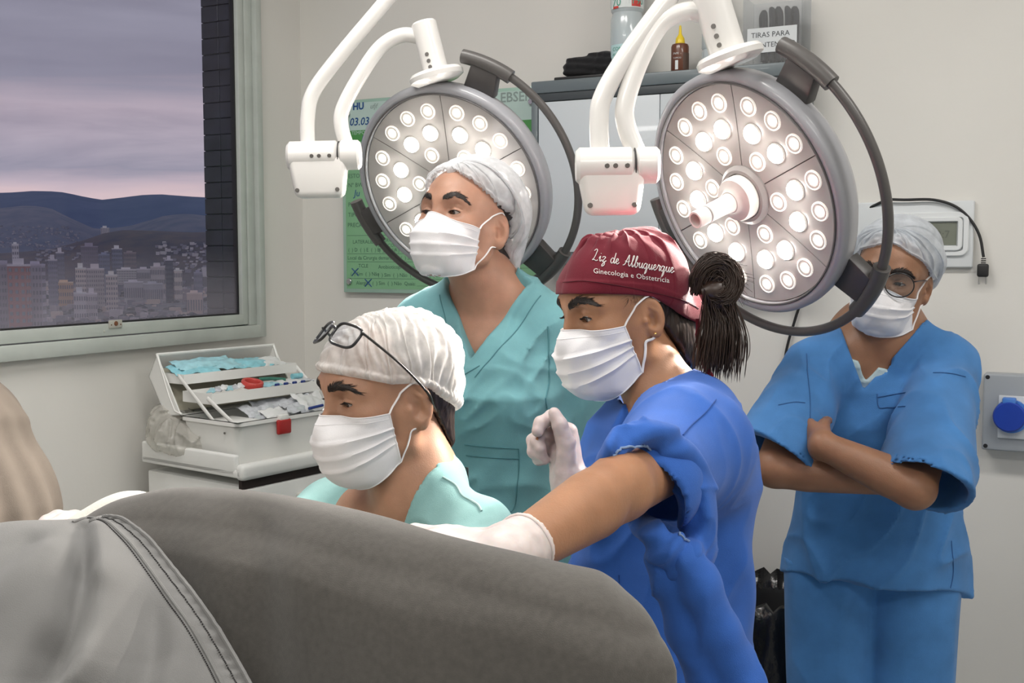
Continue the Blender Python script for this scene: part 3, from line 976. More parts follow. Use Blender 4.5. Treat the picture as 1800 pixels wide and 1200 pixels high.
def mesh_sdf(fn, lo, hi, h, fine=None, smooth=1, block=6, lip=1.25):
    """surface nets of fn<0 in the box lo..hi; fine = [(lo, hi, h)] refines the axes over a box"""
    axes = []
    for k in range(3):
        cuts = [(lo[k], hi[k], h)]
        xs = [lo[k]]
        while xs[-1] < hi[k]:
            st = h
            for (fl, fh, fs) in (fine or ()):
                if fl[k] - fs <= xs[-1] <= fh[k]:
                    st = min(st, fs)
            xs.append(xs[-1] + st)
        axes.append(np.array(xs, dtype=f32))
    n = [len(a) for a in axes]
    nb = [int(math.ceil(m / block)) for m in n]
    # coarse pass at block centres
    ctr, half = [], []
    for k in range(3):
        c, hh = [], []
        for b in range(nb[k]):
            i0, i1 = b * block, min((b + 1) * block, n[k]) - 1
            c.append(0.5 * (axes[k][i0] + axes[k][i1]))
            j1 = min(i1 + 1, n[k] - 1)
            hh.append(0.5 * (axes[k][j1] - axes[k][i0]) + 1e-4)
        ctr.append(np.array(c, dtype=f32))
        half.append(np.array(hh, dtype=f32))
    g = np.stack(np.meshgrid(*ctr, indexing='ij'), -1).reshape(-1, 3)
    hr = np.stack(np.meshgrid(*half, indexing='ij'), -1).reshape(-1, 3)
    dc = fn(g)
    act = np.abs(dc) < np.sqrt((hr * hr).sum(1)) * lip + 0.012
    V = np.repeat(np.repeat(np.repeat(np.where(dc.reshape(nb) < 0, -1, 1).astype(f32), block, 0), block, 1), block, 2)[:n[0], :n[1], :n[2]].copy()
    act3 = np.repeat(np.repeat(np.repeat(act.reshape(nb), block, 0), block, 1), block, 2)[:n[0], :n[1], :n[2]]
    idx = np.nonzero(act3)
    pts = np.stack((axes[0][idx[0]], axes[1][idx[1]], axes[2][idx[2]]), 1)
    vals = np.empty(len(pts), dtype=f32)
    CH = 400000
    for s in range(0, len(pts), CH):
        vals[s:s + CH] = fn(pts[s:s + CH])
    vals[vals == 0] = 1e-7
    V[idx] = vals
    # open box sides are closed off
    S = V < 0
    cs = [S[a:n[0] - 1 + a, b:n[1] - 1 + b, c:n[2] - 1 + c] for a in (0, 1) for b in (0, 1) for c in (0, 1)]
    anyv = cs[0].copy()
    allv = cs[0].copy()
    for q in cs[1:]:
        anyv |= q
        allv &= q
    cell = anyv & ~allv
    ci = np.nonzero(cell)
    nv = len(ci[0])
    lut = np.full(cell.shape, -1, dtype=np.int32)
    lut[ci] = np.arange(nv, dtype=np.int32)
    def corner(a, b, c):
        i, j, k = ci[0] + a, ci[1] + b, ci[2] + c
        return V[i, j, k], np.stack((axes[0][i], axes[1][j], axes[2][k]), 1)
    acc = np.zeros((nv, 3), dtype=f32)
    cnt = np.zeros(nv, dtype=f32)
    cor = {(a, b, c): corner(a, b, c) for a in (0, 1) for b in (0, 1) for c in (0, 1)}
    for (a, b, c) in list(cor):
        for ax in range(3):
            o = [a, b, c]
            if o[ax]:
                continue
            o[ax] = 1
            v0, p0 = cor[(a, b, c)]
            v1, p1 = cor[tuple(o)]
            m = (v0 < 0) != (v1 < 0)
            t = np.where(m, v0 / np.where(m, v0 - v1, 1), 0)
            acc += np.where(m[:, None], p0 + (p1 - p0) * t[:, None], 0)
            cnt += m
    vert = acc / cnt[:, None]
    quads = []
    for ax in range(3):
        sl0 = [slice(1, -1)] * 3
        sl1 = [slice(1, -1)] * 3
        sl0[ax] = slice(0, n[ax] - 1)
        sl1[ax] = slice(1, n[ax])
        s0, s1 = S[tuple(sl0)], S[tuple(sl1)]
        e = np.nonzero(s0 != s1)
        i = [e[k] + (0 if k == ax else 1) for k in range(3)]
        flip = s0[e]
        u, w = (ax + 1) % 3, (ax + 2) % 3
        def cellat(du, dw):
            j = [i[0].copy(), i[1].copy(), i[2].copy()]
            j[u] = j[u] - du
            j[w] = j[w] - dw
            return lut[j[0], j[1], j[2]]
        q = np.stack((cellat(1, 1), cellat(0, 1), cellat(0, 0), cellat(1, 0)), 1)
        q[~flip] = q[~flip][:, ::-1]
        quads.append(q)
    quads = np.concatenate(quads)
    quads = quads[(quads >= 0).all(1)]
    # one Newton step back onto the surface evens the net out
    if smooth:
        eps = f32(h * 0.25)
        for _ in range(smooth):
            # umbrella step
            sm = np.zeros_like(vert)
            c2 = np.zeros(nv, dtype=f32)
            for a in range(4):
                np.add.at(sm, quads[:, a], vert[quads[:, (a + 1) % 4]])
                np.add.at(sm, quads[:, a], vert[quads[:, (a + 3) % 4]])
                np.add.at(c2, quads[:, a], 2)
            sm /= np.maximum(c2, 1)[:, None]
            vert = vert + (sm - vert) * f32(0.5)
        d0 = fn(vert)
        gr = np.stack([fn(vert + np.eye(3, dtype=f32)[k] * eps) - d0 for k in range(3)], 1) / eps
        gl = np.maximum((gr * gr).sum(1), 0.2)
        stp = np.clip(d0 / gl, -h, h)
        vert = vert - gr * (stp * f32(0.9))[:, None]
    return vert, quads

def np_mesh(name, vq, m, parent, smooth=True):
    return arr_mesh(name, vq[0], vq[1], m, parent, smooth)

def thicken(bm, t):
    """give an open sheet a second skin t metres behind its normals"""
    bm.normal_update()
    vs = list(bm.verts)
    fs = list(bm.faces)
    be = [e for e in bm.edges if len(e.link_faces) == 1]
    pair = {v: bm.verts.new(v.co - v.normal * t) for v in vs}
    for f in fs:
        bm.faces.new([pair[v] for v in reversed(f.verts)])
    for e in be:
        f = e.link_faces[0]
        for l in f.loops:
            if l.edge == e:
                a, b = l.vert, l.link_loop_next.vert
        try:
            bm.faces.new((b, a, pair[a], pair[b]))
        except ValueError:
            pass

class Frame:
    """a body's own axes: x to its right, y ahead, z up"""
    def __init__(s, o, yaw=0.0, pitch=0.0, roll=0.0, scale=1.0):
        f = Vector((-math.sin(yaw), -math.cos(yaw), 0))
        u = Vector((0, 0, 1))
        r = f.cross(u)
        f2 = f * math.cos(pitch) + u * math.sin(pitch)
        u2 = r.cross(f2)
        r3 = r * math.cos(roll) + u2 * math.sin(roll)
        u3 = r3.cross(f2)
        s.o, s.r, s.f, s.u, s.k = Vector(o), r3, f2, u3, scale
        s.M = np.array([[r3.x, f2.x, u3.x], [r3.y, f2.y, u3.y], [r3.z, f2.z, u3.z]], dtype=f32)
        s.on = A3(o)
    def loc(s, p):
        return ((p - s.on) @ s.M) / f32(s.k)
    def w(s, x, y, z):
        return s.o + (s.r * x + s.f * y + s.u * z) * s.k
    def v(s, x, y, z):
        return s.r * x + s.f * y + s.u * z
    def inv(s, p):
        q = Vector(p) - s.o
        return Vector((q.dot(s.r), q.dot(s.f), q.dot(s.u))) / s.k

def bvh_of(o):
    me = o.data
    off = Vector((0, 0, 0))
    vs = [v.co.copy() for v in me.vertices]
    return BVHTree.FromPolygons(vs, [tuple(p.vertices) for p in me.polygons])

# ---------------------------------------------------------------- head
def head_sdf(q, g):
    """q in head axes (metres of a 0.225 m head); g = options"""
    ax = q.copy()
    ax[:, 0] = np.abs(ax[:, 0])
    d = s_ell(q, (0, -0.014, 0.040), (0.0735, 0.094, 0.084))
    d = smin(d, s_ell(q, (0, 0.026, 0.036), (0.063, 0.069, 0.062)), 0.03)
    d = smin(d, s_ell(q, (0, 0.036, -0.026), (0.056 * g.get('face_w', 1), 0.056, 0.070)), 0.03)
    jw = g.get('jaw', 1.0)
    d = smin(d, s_chain(ax, [(0.056 * jw, -0.004, -0.020), (0.054 * jw, 0.004, -0.060), (0.014 * jw, 0.073, -0.094)], [0.018, 0.017, 0.017]), 0.028)
    d = smin(d, s_sphere(q, (0, 0.080, -0.094), 0.017), 0.02)
    d = smin(d, s_sphere(ax, (0.044, 0.058, -0.014), 0.021), 0.022)
    # brow ridge
    br = g.get('brow', 1.0)
    d = smin(d, s_chain(ax, [(0.008, 0.0865, 0.0295), (0.030, 0.0835, 0.0345), (0.050, 0.066, 0.027)], [0.008 * br, 0.0095 * br, 0.008]), 0.016)
    # eye sockets
    d = smax(d, -s_ell(ax, (0.0335, 0.0975, 0.0125), (0.0195, 0.0185, 0.0145)), 0.014)
    # nose
    nl = g.get('nose', 1.0)
    d = smin(d, s_chain(q, [(0, 0.083, 0.020), (0, 0.0965, -0.004), (0, 0.108 * nl, -0.026)], [0.0085, 0.0080, 0.0105]), 0.013)
    d = smin(d, s_sphere(ax, (0.0125, 0.0965, -0.031), 0.0085), 0.009)
    # mouth
    d = smin(d, s_chain(ax, [(0, 0.0905, -0.060), (0.020, 0.081, -0.062)], [0.0085, 0.006]), 0.012)
    # lids with a slit
    ez = 0.0115
    ec = (0.0325, 0.0715, ez)
    d = smin(d, s_sphere(ax, ec, 0.0141), 0.0075)
    lid = g.get('lid', 0.5)       # 1 wide open, 0.2 looking down
    xx = np.clip(np.abs(ax[:, 0] - 0.0325) / 0.0128, 0, 1)
    hh = (0.0052 * lid) * (1 - xx * xx)
    zc = ez - 0.0030 - 0.0035 * (1 - lid) + (ax[:, 0] - 0.0325) * 0.06
    slit = np.maximum(np.abs(q[:, 2] - zc) - hh, np.abs(ax[:, 0] - 0.0325) - 0.0128)
    slit = np.maximum(slit, 0.074 - q[:, 1])
    inner = s_sphere(ax, ec, 0.0112)
    d = np.maximum(d, -np.maximum(slit, -inner))
    # crease above the lid
    cz = ez + 0.0062 + 0.0012 * (1 - lid)
    cr_ = s_chain(ax, [(0.0215, 0.0825, cz - 0.0035), (0.0325, 0.0862, cz), (0.0455, 0.0785, cz - 0.0035)], [0.0008, 0.0011, 0.0008])
    d = smax(d, -cr_, 0.003)
    # ears
    es = g.get('ear', 1.0)
    e0 = (0.0765, -0.012, -0.002)
    th = -g.get('flare', 0.42)
    c_, s_ = math.cos(th), math.sin(th)
    rot = np.array([[c_, s_, 0], [-s_, c_, 0], [0, 0, 1]], dtype=f32)     # flare out to the back
    tl = 0.20
    rot2 = np.array([[1, 0, 0], [0, math.cos(tl), math.sin(tl)], [0, -math.sin(tl), math.cos(tl)]], dtype=f32)
    eq = (ax - A3(e0)) @ rot @ rot2
    E = eq / f32(es)
    outer = s_ell(E, (0, 0, 0.002), (0.0075, 0.0185, 0.030))
    outer = smin(outer, s_ell(E, (0.0, 0.004, -0.024), (0.0065, 0.0095, 0.012)), 0.008)
    hol = s_ell(E, (0.0075, 0.0015, 0.001), (0.0062, 0.0125, 0.0215))
    conch = s_ell(E, (0.004, 0.005, -0.006), (0.009, 0.0085, 0.011))
    anti = s_chain(E, [(0.002, -0.0085, -0.014), (0.0028, -0.0085, 0.004), (0.002, 0.000, 0.016)], [0.0028, 0.0030, 0.0024])
    tragus = s_sphere(E, (0.003, 0.0135, -0.004), 0.0048)
    ear = smax(outer, -hol, 0.004)
    ear = smax(ear, -conch, 0.003)
    ear = smin(ear, anti, 0.003)
    ear = smin(ear, tragus, 0.004)
    d = smin(d, ear * f32(es), 0.006)
    return d

def uv_ball(bm, c, r, f, u=None, n=16, m=10, half=PI):
    """spherical cap around direction f, polar angle up to half"""
    x, y, z = frame_of(f)
    c = Vector(c)
    prev = [bm.verts.new(c + z * r)]
    for j in range(1, m + 1):
        t = half * j / m
        if j == m and abs(half - PI) < 1e-5:
            cur = [bm.verts.new(c - z * r)]
        else:
            cur = [bm.verts.new(c + z * (r * math.cos(t)) + (x * math.cos(2 * PI * k / n) + y * math.sin(2 * PI * k / n)) * (r * math.sin(t))) for k in range(n)]
        for k in range(n):
            k2 = (k + 1) % n
            if len(prev) == 1:
                bm.faces.new((prev[0], cur[k], cur[k2]))
            elif len(cur) == 1:
                bm.faces.new((prev[k], cur[0], prev[k2]))
            else:
                bm.faces.new((prev[k], cur[k], cur[k2], prev[k2]))
        prev = cur

M_eyew = mat('eye_white', (0.55, 0.50, 0.47), 0.15, coat=0.4)
M_iris = mat('iris_dark_brown', (0.025, 0.012, 0.007), 0.12, coat=0.6)
M_brow = mat('eyebrow_hair', (0.016, 0.010, 0.008), 0.6)
M_lash = mat('eyelash', (0.010, 0.007, 0.006), 0.6)
M_hair = mat('dark_brown_hair', (0.022, 0.0125, 0.009), 0.42, var=0.5, var_scale=120, bump=0.4, bump_scale=350, stretch=(1, 1, 0.15))
M_mask = mat('surgical_mask_white', (0.80, 0.79, 0.81), 0.75, bump=0.10, bump_scale=700, sss=0.15, sss_col=(1, 1, 1))
M_strap = mat('mask_elastic', (0.80, 0.79, 0.80), 0.7)

def skin(name, col, sss=0.22):
    return mat(name, col, 0.47, var=0.10, var_scale=28, bump=0.10, bump_scale=420, sss=sss, spec=0.45)

def cast(bvh, p, d, far=0.4):
    h = bvh.ray_cast(Vector(p), Vector(d).normalized(), far)
    return h[0], h[1]

def brow_hairs(fr, bvh, path, thick, parent, side, n=240, seed=1, m=None):
    """one eyebrow of short lying hairs; path in head (x, z) for the right side"""
    rg = random.Random(seed)
    bm = bmesh.new()
    L_ = len(path) - 1
    for i in range(n):
        t = rg.random()
        s = t * L_
        k = min(int(s), L_ - 1)
        w = s - k
        x = path[k][0] * (1 - w) + path[k + 1][0] * w
        z = path[k][1] * (1 - w) + path[k + 1][1] * w
        th = thick * (0.55 + 0.9 * min(t * 3.5, 1)) * (1 - 0.75 * max(0, t - 0.55) / 0.45)
        z += rg.uniform(-0.5, 0.5) * th
        dx = path[k + 1][0] - path[k][0]
        dz = path[k + 1][1] - path[k][1]
        ln = rg.uniform(0.005, 0.009)
        a = math.atan2(dz, dx) + (0.9 * (1 - t) ** 2 + 0.12) * (1 if rg.random() < 0.75 else -0.5) + rg.uniform(-0.15, 0.15)
        pts = []
        for q in (0, 0.5, 1):
            xx, zz = x + math.cos(a) * ln * q, z + math.sin(a) * ln * q
            o_, nn = cast(bvh, fr.w(xx * side, 0.16, zz), -fr.f)
            if o_ is None:
                break
            pts.append(o_ + nn * 0.0006 * fr.k)
        if len(pts) == 3:
            add_tube(bm, pts, [0.00040 * fr.k, 0.00045 * fr.k, 0.00015 * fr.k], 3, False)
    return obj('eyebrow', bm, m or M_brow, parent, True)

def make_eyes(fr, g, parent, look):
    """eyeballs with irises turned to look (head axes), lashes along the upper lid"""
    lid = g.get('lid', 0.5)
    for side in (1, -1):
        c = fr.w(0.0325 * side, 0.0715, 0.0115)
        bm = bmesh.new()
        uv_ball(bm, c, 0.0124 * fr.k, fr.f, n=24, m=14)
        e = obj('eyeball', bm, M_eyew, parent, True)
        bm = bmesh.new()
        uv_ball(bm, c, 0.01252 * fr.k, fr.v(*look), n=24, m=5, half=0.50)
        obj('iris', bm, M_iris, e, True)
        bm = bmesh.new()
        pts, pts2 = [], []
        for i in range(13):
            xx = -0.0125 + 0.025 * i / 12
            z = 0.0115 - 0.0030 - 0.0035 * (1 - lid) + xx * 0.06 + 0.0052 * lid * (1 - (xx / 0.0128) ** 2) + 0.0003
            yy = math.sqrt(max(0.0144 ** 2 - xx * xx - (z - 0.0115) ** 2, 1e-6))
            pts.append(fr.w((0.0325 + xx) * side, 0.0715 + yy - 0.0002, z))
        add_tube(bm, pts, [0.00045 * fr.k + 0.0006 * fr.k * math.sin(PI * i / 12) for i in range(13)], 6)
        for i in range(1, 13):
            for q in (0, 0.5):
                xx = -0.0125 + 0.025 * (i - q) / 12
                p0 = pts[i].lerp(pts[i - 1], q)
                d_ = fr.v((0.10 + xx * 30) * side, 1.0, -0.25 - 0.2 * (1 - lid))
                add_tube(bm, [p0, p0 + d_ * 0.004 * fr.k, p0 + d_ * 0.006 * fr.k + fr.u * 0.0012], [0.00035, 0.0003, 0.0001], 3, False)
        obj('eyelashes', bm, M_lash, parent, True)

def make_mask(fr, parent, prof, side_y, side_z, side_x, bulge=1.0, pleats=3, seed=0, mtl=None, bvh=None, gap=0.0030):
    """pleated surgical mask. prof = [(y, z)] down the centre line; sides run from side_z[0] to side_z[1]"""
    NU, NV = 44, 40
    cp = catmull([(0, p[0], p[1]) for p in prof], 12)
    L_ = [0]
    for a, b in zip(cp, cp[1:]):
        L_.append(L_[-1] + (b - a).length)
    def ctr(v):
        s = v * L_[-1]
        for i in range(len(L_) - 1):
            if L_[i + 1] >= s:
                w = (s - L_[i]) / max(L_[i + 1] - L_[i], 1e-9)
                return cp[i].lerp(cp[i + 1], w)
        return cp[-1]
    rg = random.Random(seed)
    ph = [rg.uniform(0, 6.28) for _ in range(6)]
    P_, F_ = [], []
    for j in range(NV + 1):
        v = j / NV
        c = ctr(v)
        sz = side_z[0] + (side_z[1] - side_z[0]) * v
        sy = side_y[0] + (side_y[1] - side_y[0]) * v
        sxx = side_x[0] + (side_x[1] - side_x[0]) * v
        for i in range(NU + 1):
            u = -1 + 2 * i / NU
            au = abs(u)
            ang = au * PI / 2
            ex = 1.18
            x = sxx * (math.sin(ang) ** (2 / 2.15)) * (1 if u >= 0 else -1)
            wy = math.cos(ang) ** (1.0 / ex) if au < 1 else 0
            y = sy + (c.y - sy) * wy
            # nose hump narrow at the top row
            if v < 0.30:
                nar = math.exp(-(u / 0.20) ** 2)
                flat = 0.70 + 0.30 * nar
                k = (1 - v / 0.30) ** 1.2
                y = sy + (c.y - sy) * (wy * (1 - k) + wy * flat * k)
            wz = 1 - au ** 2.1
            if v < 0.35:
                kt = (1 - v / 0.35) ** 0.8
                wz = wz * (1 - kt) + (0.80 * math.exp(-(u / 0.30) ** 2) + 0.20 * (1 - au)) * kt
            z = sz + (c.z - sz) * wz
            # pleats open from the sides to the centre
            pl = 0
            for q in range(pleats):
                v0 = 0.30 + 0.145 * q
                e = (v - v0) / 0.075
                if 0 <= e < 1:
                    pl += (0.0042 * (1 - e) ** 1.0 - 0.0006) * (0.55 + 0.45 * au)
            crease = 0.0012 * math.sin(9 * u + 5 * v + ph[0]) * math.sin(7 * v + ph[1]) + 0.0008 * math.sin(19 * u - 11 * v + ph[2])
            crease *= (0.3 + 0.7 * min(1, v * 3))
            off = (pl + crease) * bulge
            nx, ny = math.sin(ang * 0.9) * (1 if u >= 0 else -1), math.cos(ang * 0.9)
            X, Y = x + nx * off, y + ny * off
            if bvh is not None:
                rr = math.hypot(X, Y)
                dd = fr.v(X / rr, Y / rr, 0)
                o0 = fr.w(0, 0, z)
                hit = bvh.ray_cast(o0 + dd * (rr + 0.016) * fr.k, -dd, (rr + 0.016) * fr.k)
                if hit[0] is not None:
                    hr = (hit[0] - o0).length / fr.k + gap
                    if rr < hr:
                        X, Y = X * hr / rr, Y * hr / rr
            P_.append(fr.w(X, Y, z))
    W = NU + 1
    for j in range(NV):
        for i in range(NU):
            a = j * W + i
            F_.append((a, a + 1, a + W + 1, a + W))
    n0 = len(P_)
    # thickness
    bm = bmesh.new()
    vs = [bm.verts.new(p) for p in P_]
    for q in F_:
        bm.faces.new([vs[i] for i in q])
    bmesh.ops.recalc_face_normals(bm, faces=bm.faces)
    bm.faces.ensure_lookup_table()
    cen = bm.faces[len(F_) // 2 + NU // 2]
    if cen.normal.dot(fr.f) < 0:
        bmesh.ops.reverse_faces(bm, faces=bm.faces)
    thicken(bm, 0.0012)
    o = obj('surgical_mask', bm, mtl or M_mask, parent, 60)
    corners = {(s, e): P_[(NV if e else 0) * W + (NU if s > 0 else 0)] for s in (1, -1) for e in (0, 1)}
    # stitched hem bands along the top edge and the sides
    def band(idx, r):
        tube_obj('mask_seam', [P_[k] for k in idx], r, mtl or M_mask, o, 6)
    band([int(0.0 * NV) * W + i for i in range(W)], 0.0011)
    band([4 * W + i for i in range(W)], 0.0006)
    band([NV * W + i for i in range(W)], 0.0012)
    for s in (0, NU):
        band([j * W + s for j in range(NV + 1)], 0.0014)
    return o, corners, P_, W

def make_straps(fr, bvh, parent, corners, g=None, sides=(1, -1), r=0.0013):
    for s in sides:
        for e, tgt in ((0, [(0.0745, 0.012, 0.020), (0.0800, -0.008, 0.0305), (0.0765, -0.028, 0.018)]), (1, [(0.0735, 0.004, -0.040), (0.0755, -0.010, -0.036), (0.0735, -0.026, -0.016)])):
            c0 = corners[(s, e)]
            pts = [c0]
            t0 = fr.w(tgt[0][0] * s, tgt[0][1], tgt[0][2])
            for q in (0.25, 0.5, 0.75, 1.0):
                m_ = c0.lerp(t0, q)
                o_, nn = cast(bvh, m_ + fr.r * (s * 0.06), -fr.r * s)
                if o_ is not None and (o_ - m_).length < 0.03:
                    m_ = o_ + fr.r * s * 0.0016
                pts.append(m_)
            for t_ in tgt[1:]:
                pts.append(fr.w(t_[0] * s, t_[1], t_[2]))
            tube_obj('ear_loop', catmull(pts, 4), r, M_strap, parent, 8, flat=1.6)

def cap_mesh(fr, bvh, hem, apex, puff, wr, nu=120, nv=44, seed=0, rollhem=0.003, hemfrill=0.0, power=1.0, center=(0, -0.012, 0.02), minr=None, off=0.004, maxr=0.165):
    """bonnet over the skull: hem(a) -> (x, y, z) in head axes for azimuth a (0 = front, to the right side positive);
    rays from centre find the skull, puff(a, t) lifts the cloth, wr(a, t) wrinkles it"""
    rows = []
    c0 = Vector(center)
    for j in range(nv + 1):
        t = j / nv
        row = []
        for i in range(nu):
            a = 2 * PI * i / nu
            h = Vector(hem(a)) - c0
            hd = h.normalized()
            ap = (Vector(apex) - c0).normalized()
            ang = hd.angle(ap)
            # slerp hem direction -> apex
            k = t ** power
            if ang > 1e-4:
                d = (hd * math.sin((1 - k) * ang) + ap * math.sin(k * ang)) / math.sin(ang)
            else:
                d = ap
            d.normalize()
            wd = fr.v(*d)
            ow = fr.w(*c0)
            hit, nn, _, dist = bvh.ray_cast(ow + wd * maxr * fr.k, -wd, maxr * fr.k)
            rad = (hit - ow).length / fr.k if hit is not None and (hit - ow).length > 0.02 else 0.09
            if minr:
                rad = max(rad, minr(a, t)) if minr(a, t) else rad
            row.append((d, rad))
        rows.append(row)
    # smooth the radii so that ears and brows do not print through
    Rr = np.array([[q[1] for q in row] for row in rows])
    for _ in range(3):
        Rr = 0.5 * Rr + 0.25 * (np.roll(Rr, 1, 1) + np.roll(Rr, -1, 1))
        Rr[1:-1] = 0.5 * Rr[1:-1] + 0.25 * (Rr[2:] + Rr[:-2])
    V_, F_ = [], []
    for j in range(nv + 1):
        t = j / nv
        for i in range(nu):
            a = 2 * PI * i / nu
            d = rows[j][i][0]
            rad = Rr[j, i] + off + puff(a, t) + wr(a, t)
            V_.append(fr.w(*(c0 + d * rad)))
    for j in range(nv):
        for i in range(nu):
            i2 = (i + 1) % nu
            F_.append((j * nu + i, j * nu + i2, (j + 1) * nu + i2, (j + 1) * nu + i))
    return V_, F_

def cloth_shell(name, V_, F_, m, parent, thick=0.0012, out=None):
    bm = bmesh.new()
    vs = [bm.verts.new(p) for p in V_]
    for q in F_:
        try:
            bm.faces.new([vs[i] for i in q])
        except ValueError:
            pass
    bmesh.ops.remove_doubles(bm, verts=bm.verts[:], dist=1e-5)
    bmesh.ops.recalc_face_normals(bm, faces=bm.faces)
    if thick:
        thicken(bm, thick)
    return obj(name, bm, m, parent, True)

# ---------------------------------------------------------------- cloth materials
def scrub(name, col, var=0.10):
    return mat(name, col, 0.82, var=var, var_scale=16, bump=0.22, bump_scale=900, sheen=0.12, spec=0.25)

def bouffant(name, dens=0.72, tint=(0.83, 0.84, 0.86)):
    """thin non-woven: partly see-through, denser along its creases"""
    if name in MATS:
        return MATS[name]
    m = bpy.data.materials.new(name)
    m.use_nodes = True
    t = m.node_tree
    t.nodes.clear()
    o = t.nodes.new('ShaderNodeOutputMaterial')
    d1 = t.nodes.new('ShaderNodeBsdfDiffuse'); d1.inputs[0].default_value = (*tint, 1)
    d2 = t.nodes.new('ShaderNodeBsdfTranslucent'); d2.inputs[0].default_value = (*tint, 1)
    m1 = t.nodes.new('ShaderNodeMixShader'); m1.inputs[0].default_value = 0.25
    tr = t.nodes.new('ShaderNodeBsdfTransparent')
    m2 = t.nodes.new('ShaderNodeMixShader')
    co = t.nodes.new('ShaderNodeTexCoord')
    n = t.nodes.new('ShaderNodeTexNoise'); n.inputs['Scale'].default_value = 38; n.inputs['Detail'].default_value = 6
    t.links.new(co.outputs['Object'], n.inputs['Vector'])
    mr = t.nodes.new('ShaderNodeMapRange')
    mr.inputs['From Min'].default_value = 0.3; mr.inputs['From Max'].default_value = 0.7
    mr.inputs['To Min'].default_value = dens - 0.13; mr.inputs['To Max'].default_value = min(1, dens + 0.13)
    t.links.new(n.outputs['Fac'], mr.inputs[0])
    n2 = t.nodes.new('ShaderNodeTexNoise'); n2.inputs['Scale'].default_value = 900; n2.inputs['Detail'].default_value = 2
    t.links.new(co.outputs['Object'], n2.inputs['Vector'])
    bp = t.nodes.new('ShaderNodeBump'); bp.inputs['Strength'].default_value = 0.25; bp.inputs['Distance'].default_value = 0.002
    t.links.new(n2.outputs['Fac'], bp.inputs['Height'])
    t.links.new(bp.outputs[0], d1.inputs['Normal'])
    t.links.new(d1.outputs[0], m1.inputs[1]); t.links.new(d2.outputs[0], m1.inputs[2])
    t.links.new(mr.outputs[0], m2.inputs[0]); t.links.new(tr.outputs[0], m2.inputs[1]); t.links.new(m1.outputs[0], m2.inputs[2])
    t.links.new(m2.outputs[0], o.inputs[0])
    MATS[name] = m
    return m
# ================================================================ BODIES
def rot_about(v, axis, a):
    return Matrix.Rotation(a, 3, axis) @ v

def hand_spec(wr, D, N, side, curls, thumb=(0.35, 0.35, 0.3, 0.2), scale=1.0, spread=0.06, slim=1.0):
    """wr wrist, D towards the fingers, N out of the palm; curls = 4 x (knuckle, middle, end) bends; side +1 right, -1 left"""
    D = Vector(D).normalized()
    N = Vector(N)
    N = (N - D * N.dot(D)).normalized()
    S = D.cross(N) * side          # towards the thumb
    chains, palm = [], []
    k = scale
    for i, (off, ln, kn) in enumerate(((0.027, 0.072, 0.084), (0.0085, 0.080, 0.087), (-0.0095, 0.073, 0.083), (-0.026, 0.058, 0.076))):
        base = wr + D * kn * k + S * off * k
        d = (D + S * spread * (1.5 - i) * 0.7).normalized()
        ax = N.cross(d).normalized()
        pts, rs = [base], [0.0098 * k * slim]
        bend = 0
        for q, (fr_, rr) in enumerate(((0.46, 0.0088), (0.30, 0.0080), (0.24, 0.0068))):
            bend += curls[i][q]
            dd = rot_about(d, ax, -bend)
            if dd.dot(N) * (1 if bend > 0 else -1) < 0 and abs(bend) < PI and bend > 0.01:
                dd = rot_about(d, ax, bend)
            pts.append(pts[-1] + dd * ln * fr_ * k)
            rs.append(rr * k * slim * (0.9 if i == 3 else 1.0))
        chains.append((pts, rs))
        palm.append(([wr + S * off * 0.55 * k + D * 0.006 * k, base - D * 0.004 * k], [0.0155 * k, 0.0118 * k]))
    # thumb from the side of the palm near the wrist
    t0 = wr + D * 0.018 * k + S * 0.020 * k + N * 0.006 * k
    out, fwd, b1, b2 = thumb
    d = (D * math.cos(out) + S * math.sin(out) + N * fwd).normalized()
    pts, rs = [t0], [0.0145 * k]
    ax = S.cross(D).normalized()
    pts.append(pts[-1] + d * 0.044 * k); rs.append(0.0115 * k)
    d2 = (d * math.cos(b1) + (N * 0.6 - S * 0.8).normalized() * math.sin(b1)).normalized()
    pts.append(pts[-1] + d2 * 0.034 * k); rs.append(0.0098 * k)
    d3 = (d2 * math.cos(b2) + (N * 0.6 - S * 0.8).normalized() * math.sin(b2)).normalized()
    pts.append(pts[-1] + d3 * 0.026 * k); rs.append(0.0078 * k)
    chains.append((pts, rs))
    return dict(chains=chains, palm=palm, wr=wr)

def hand_sdf(p, h, grow=0.0):
    d = None
    for pts, rs in h['palm']:
        e = s_chain(p, pts, [r + grow for r in rs])
        d = e if d is None else smin(d, e, 0.012)
    for pts, rs in h['chains']:
        e = s_chain(p, pts, [r + grow for r in rs], 0.003)
        d = smin(d, e, 0.005)
    return d

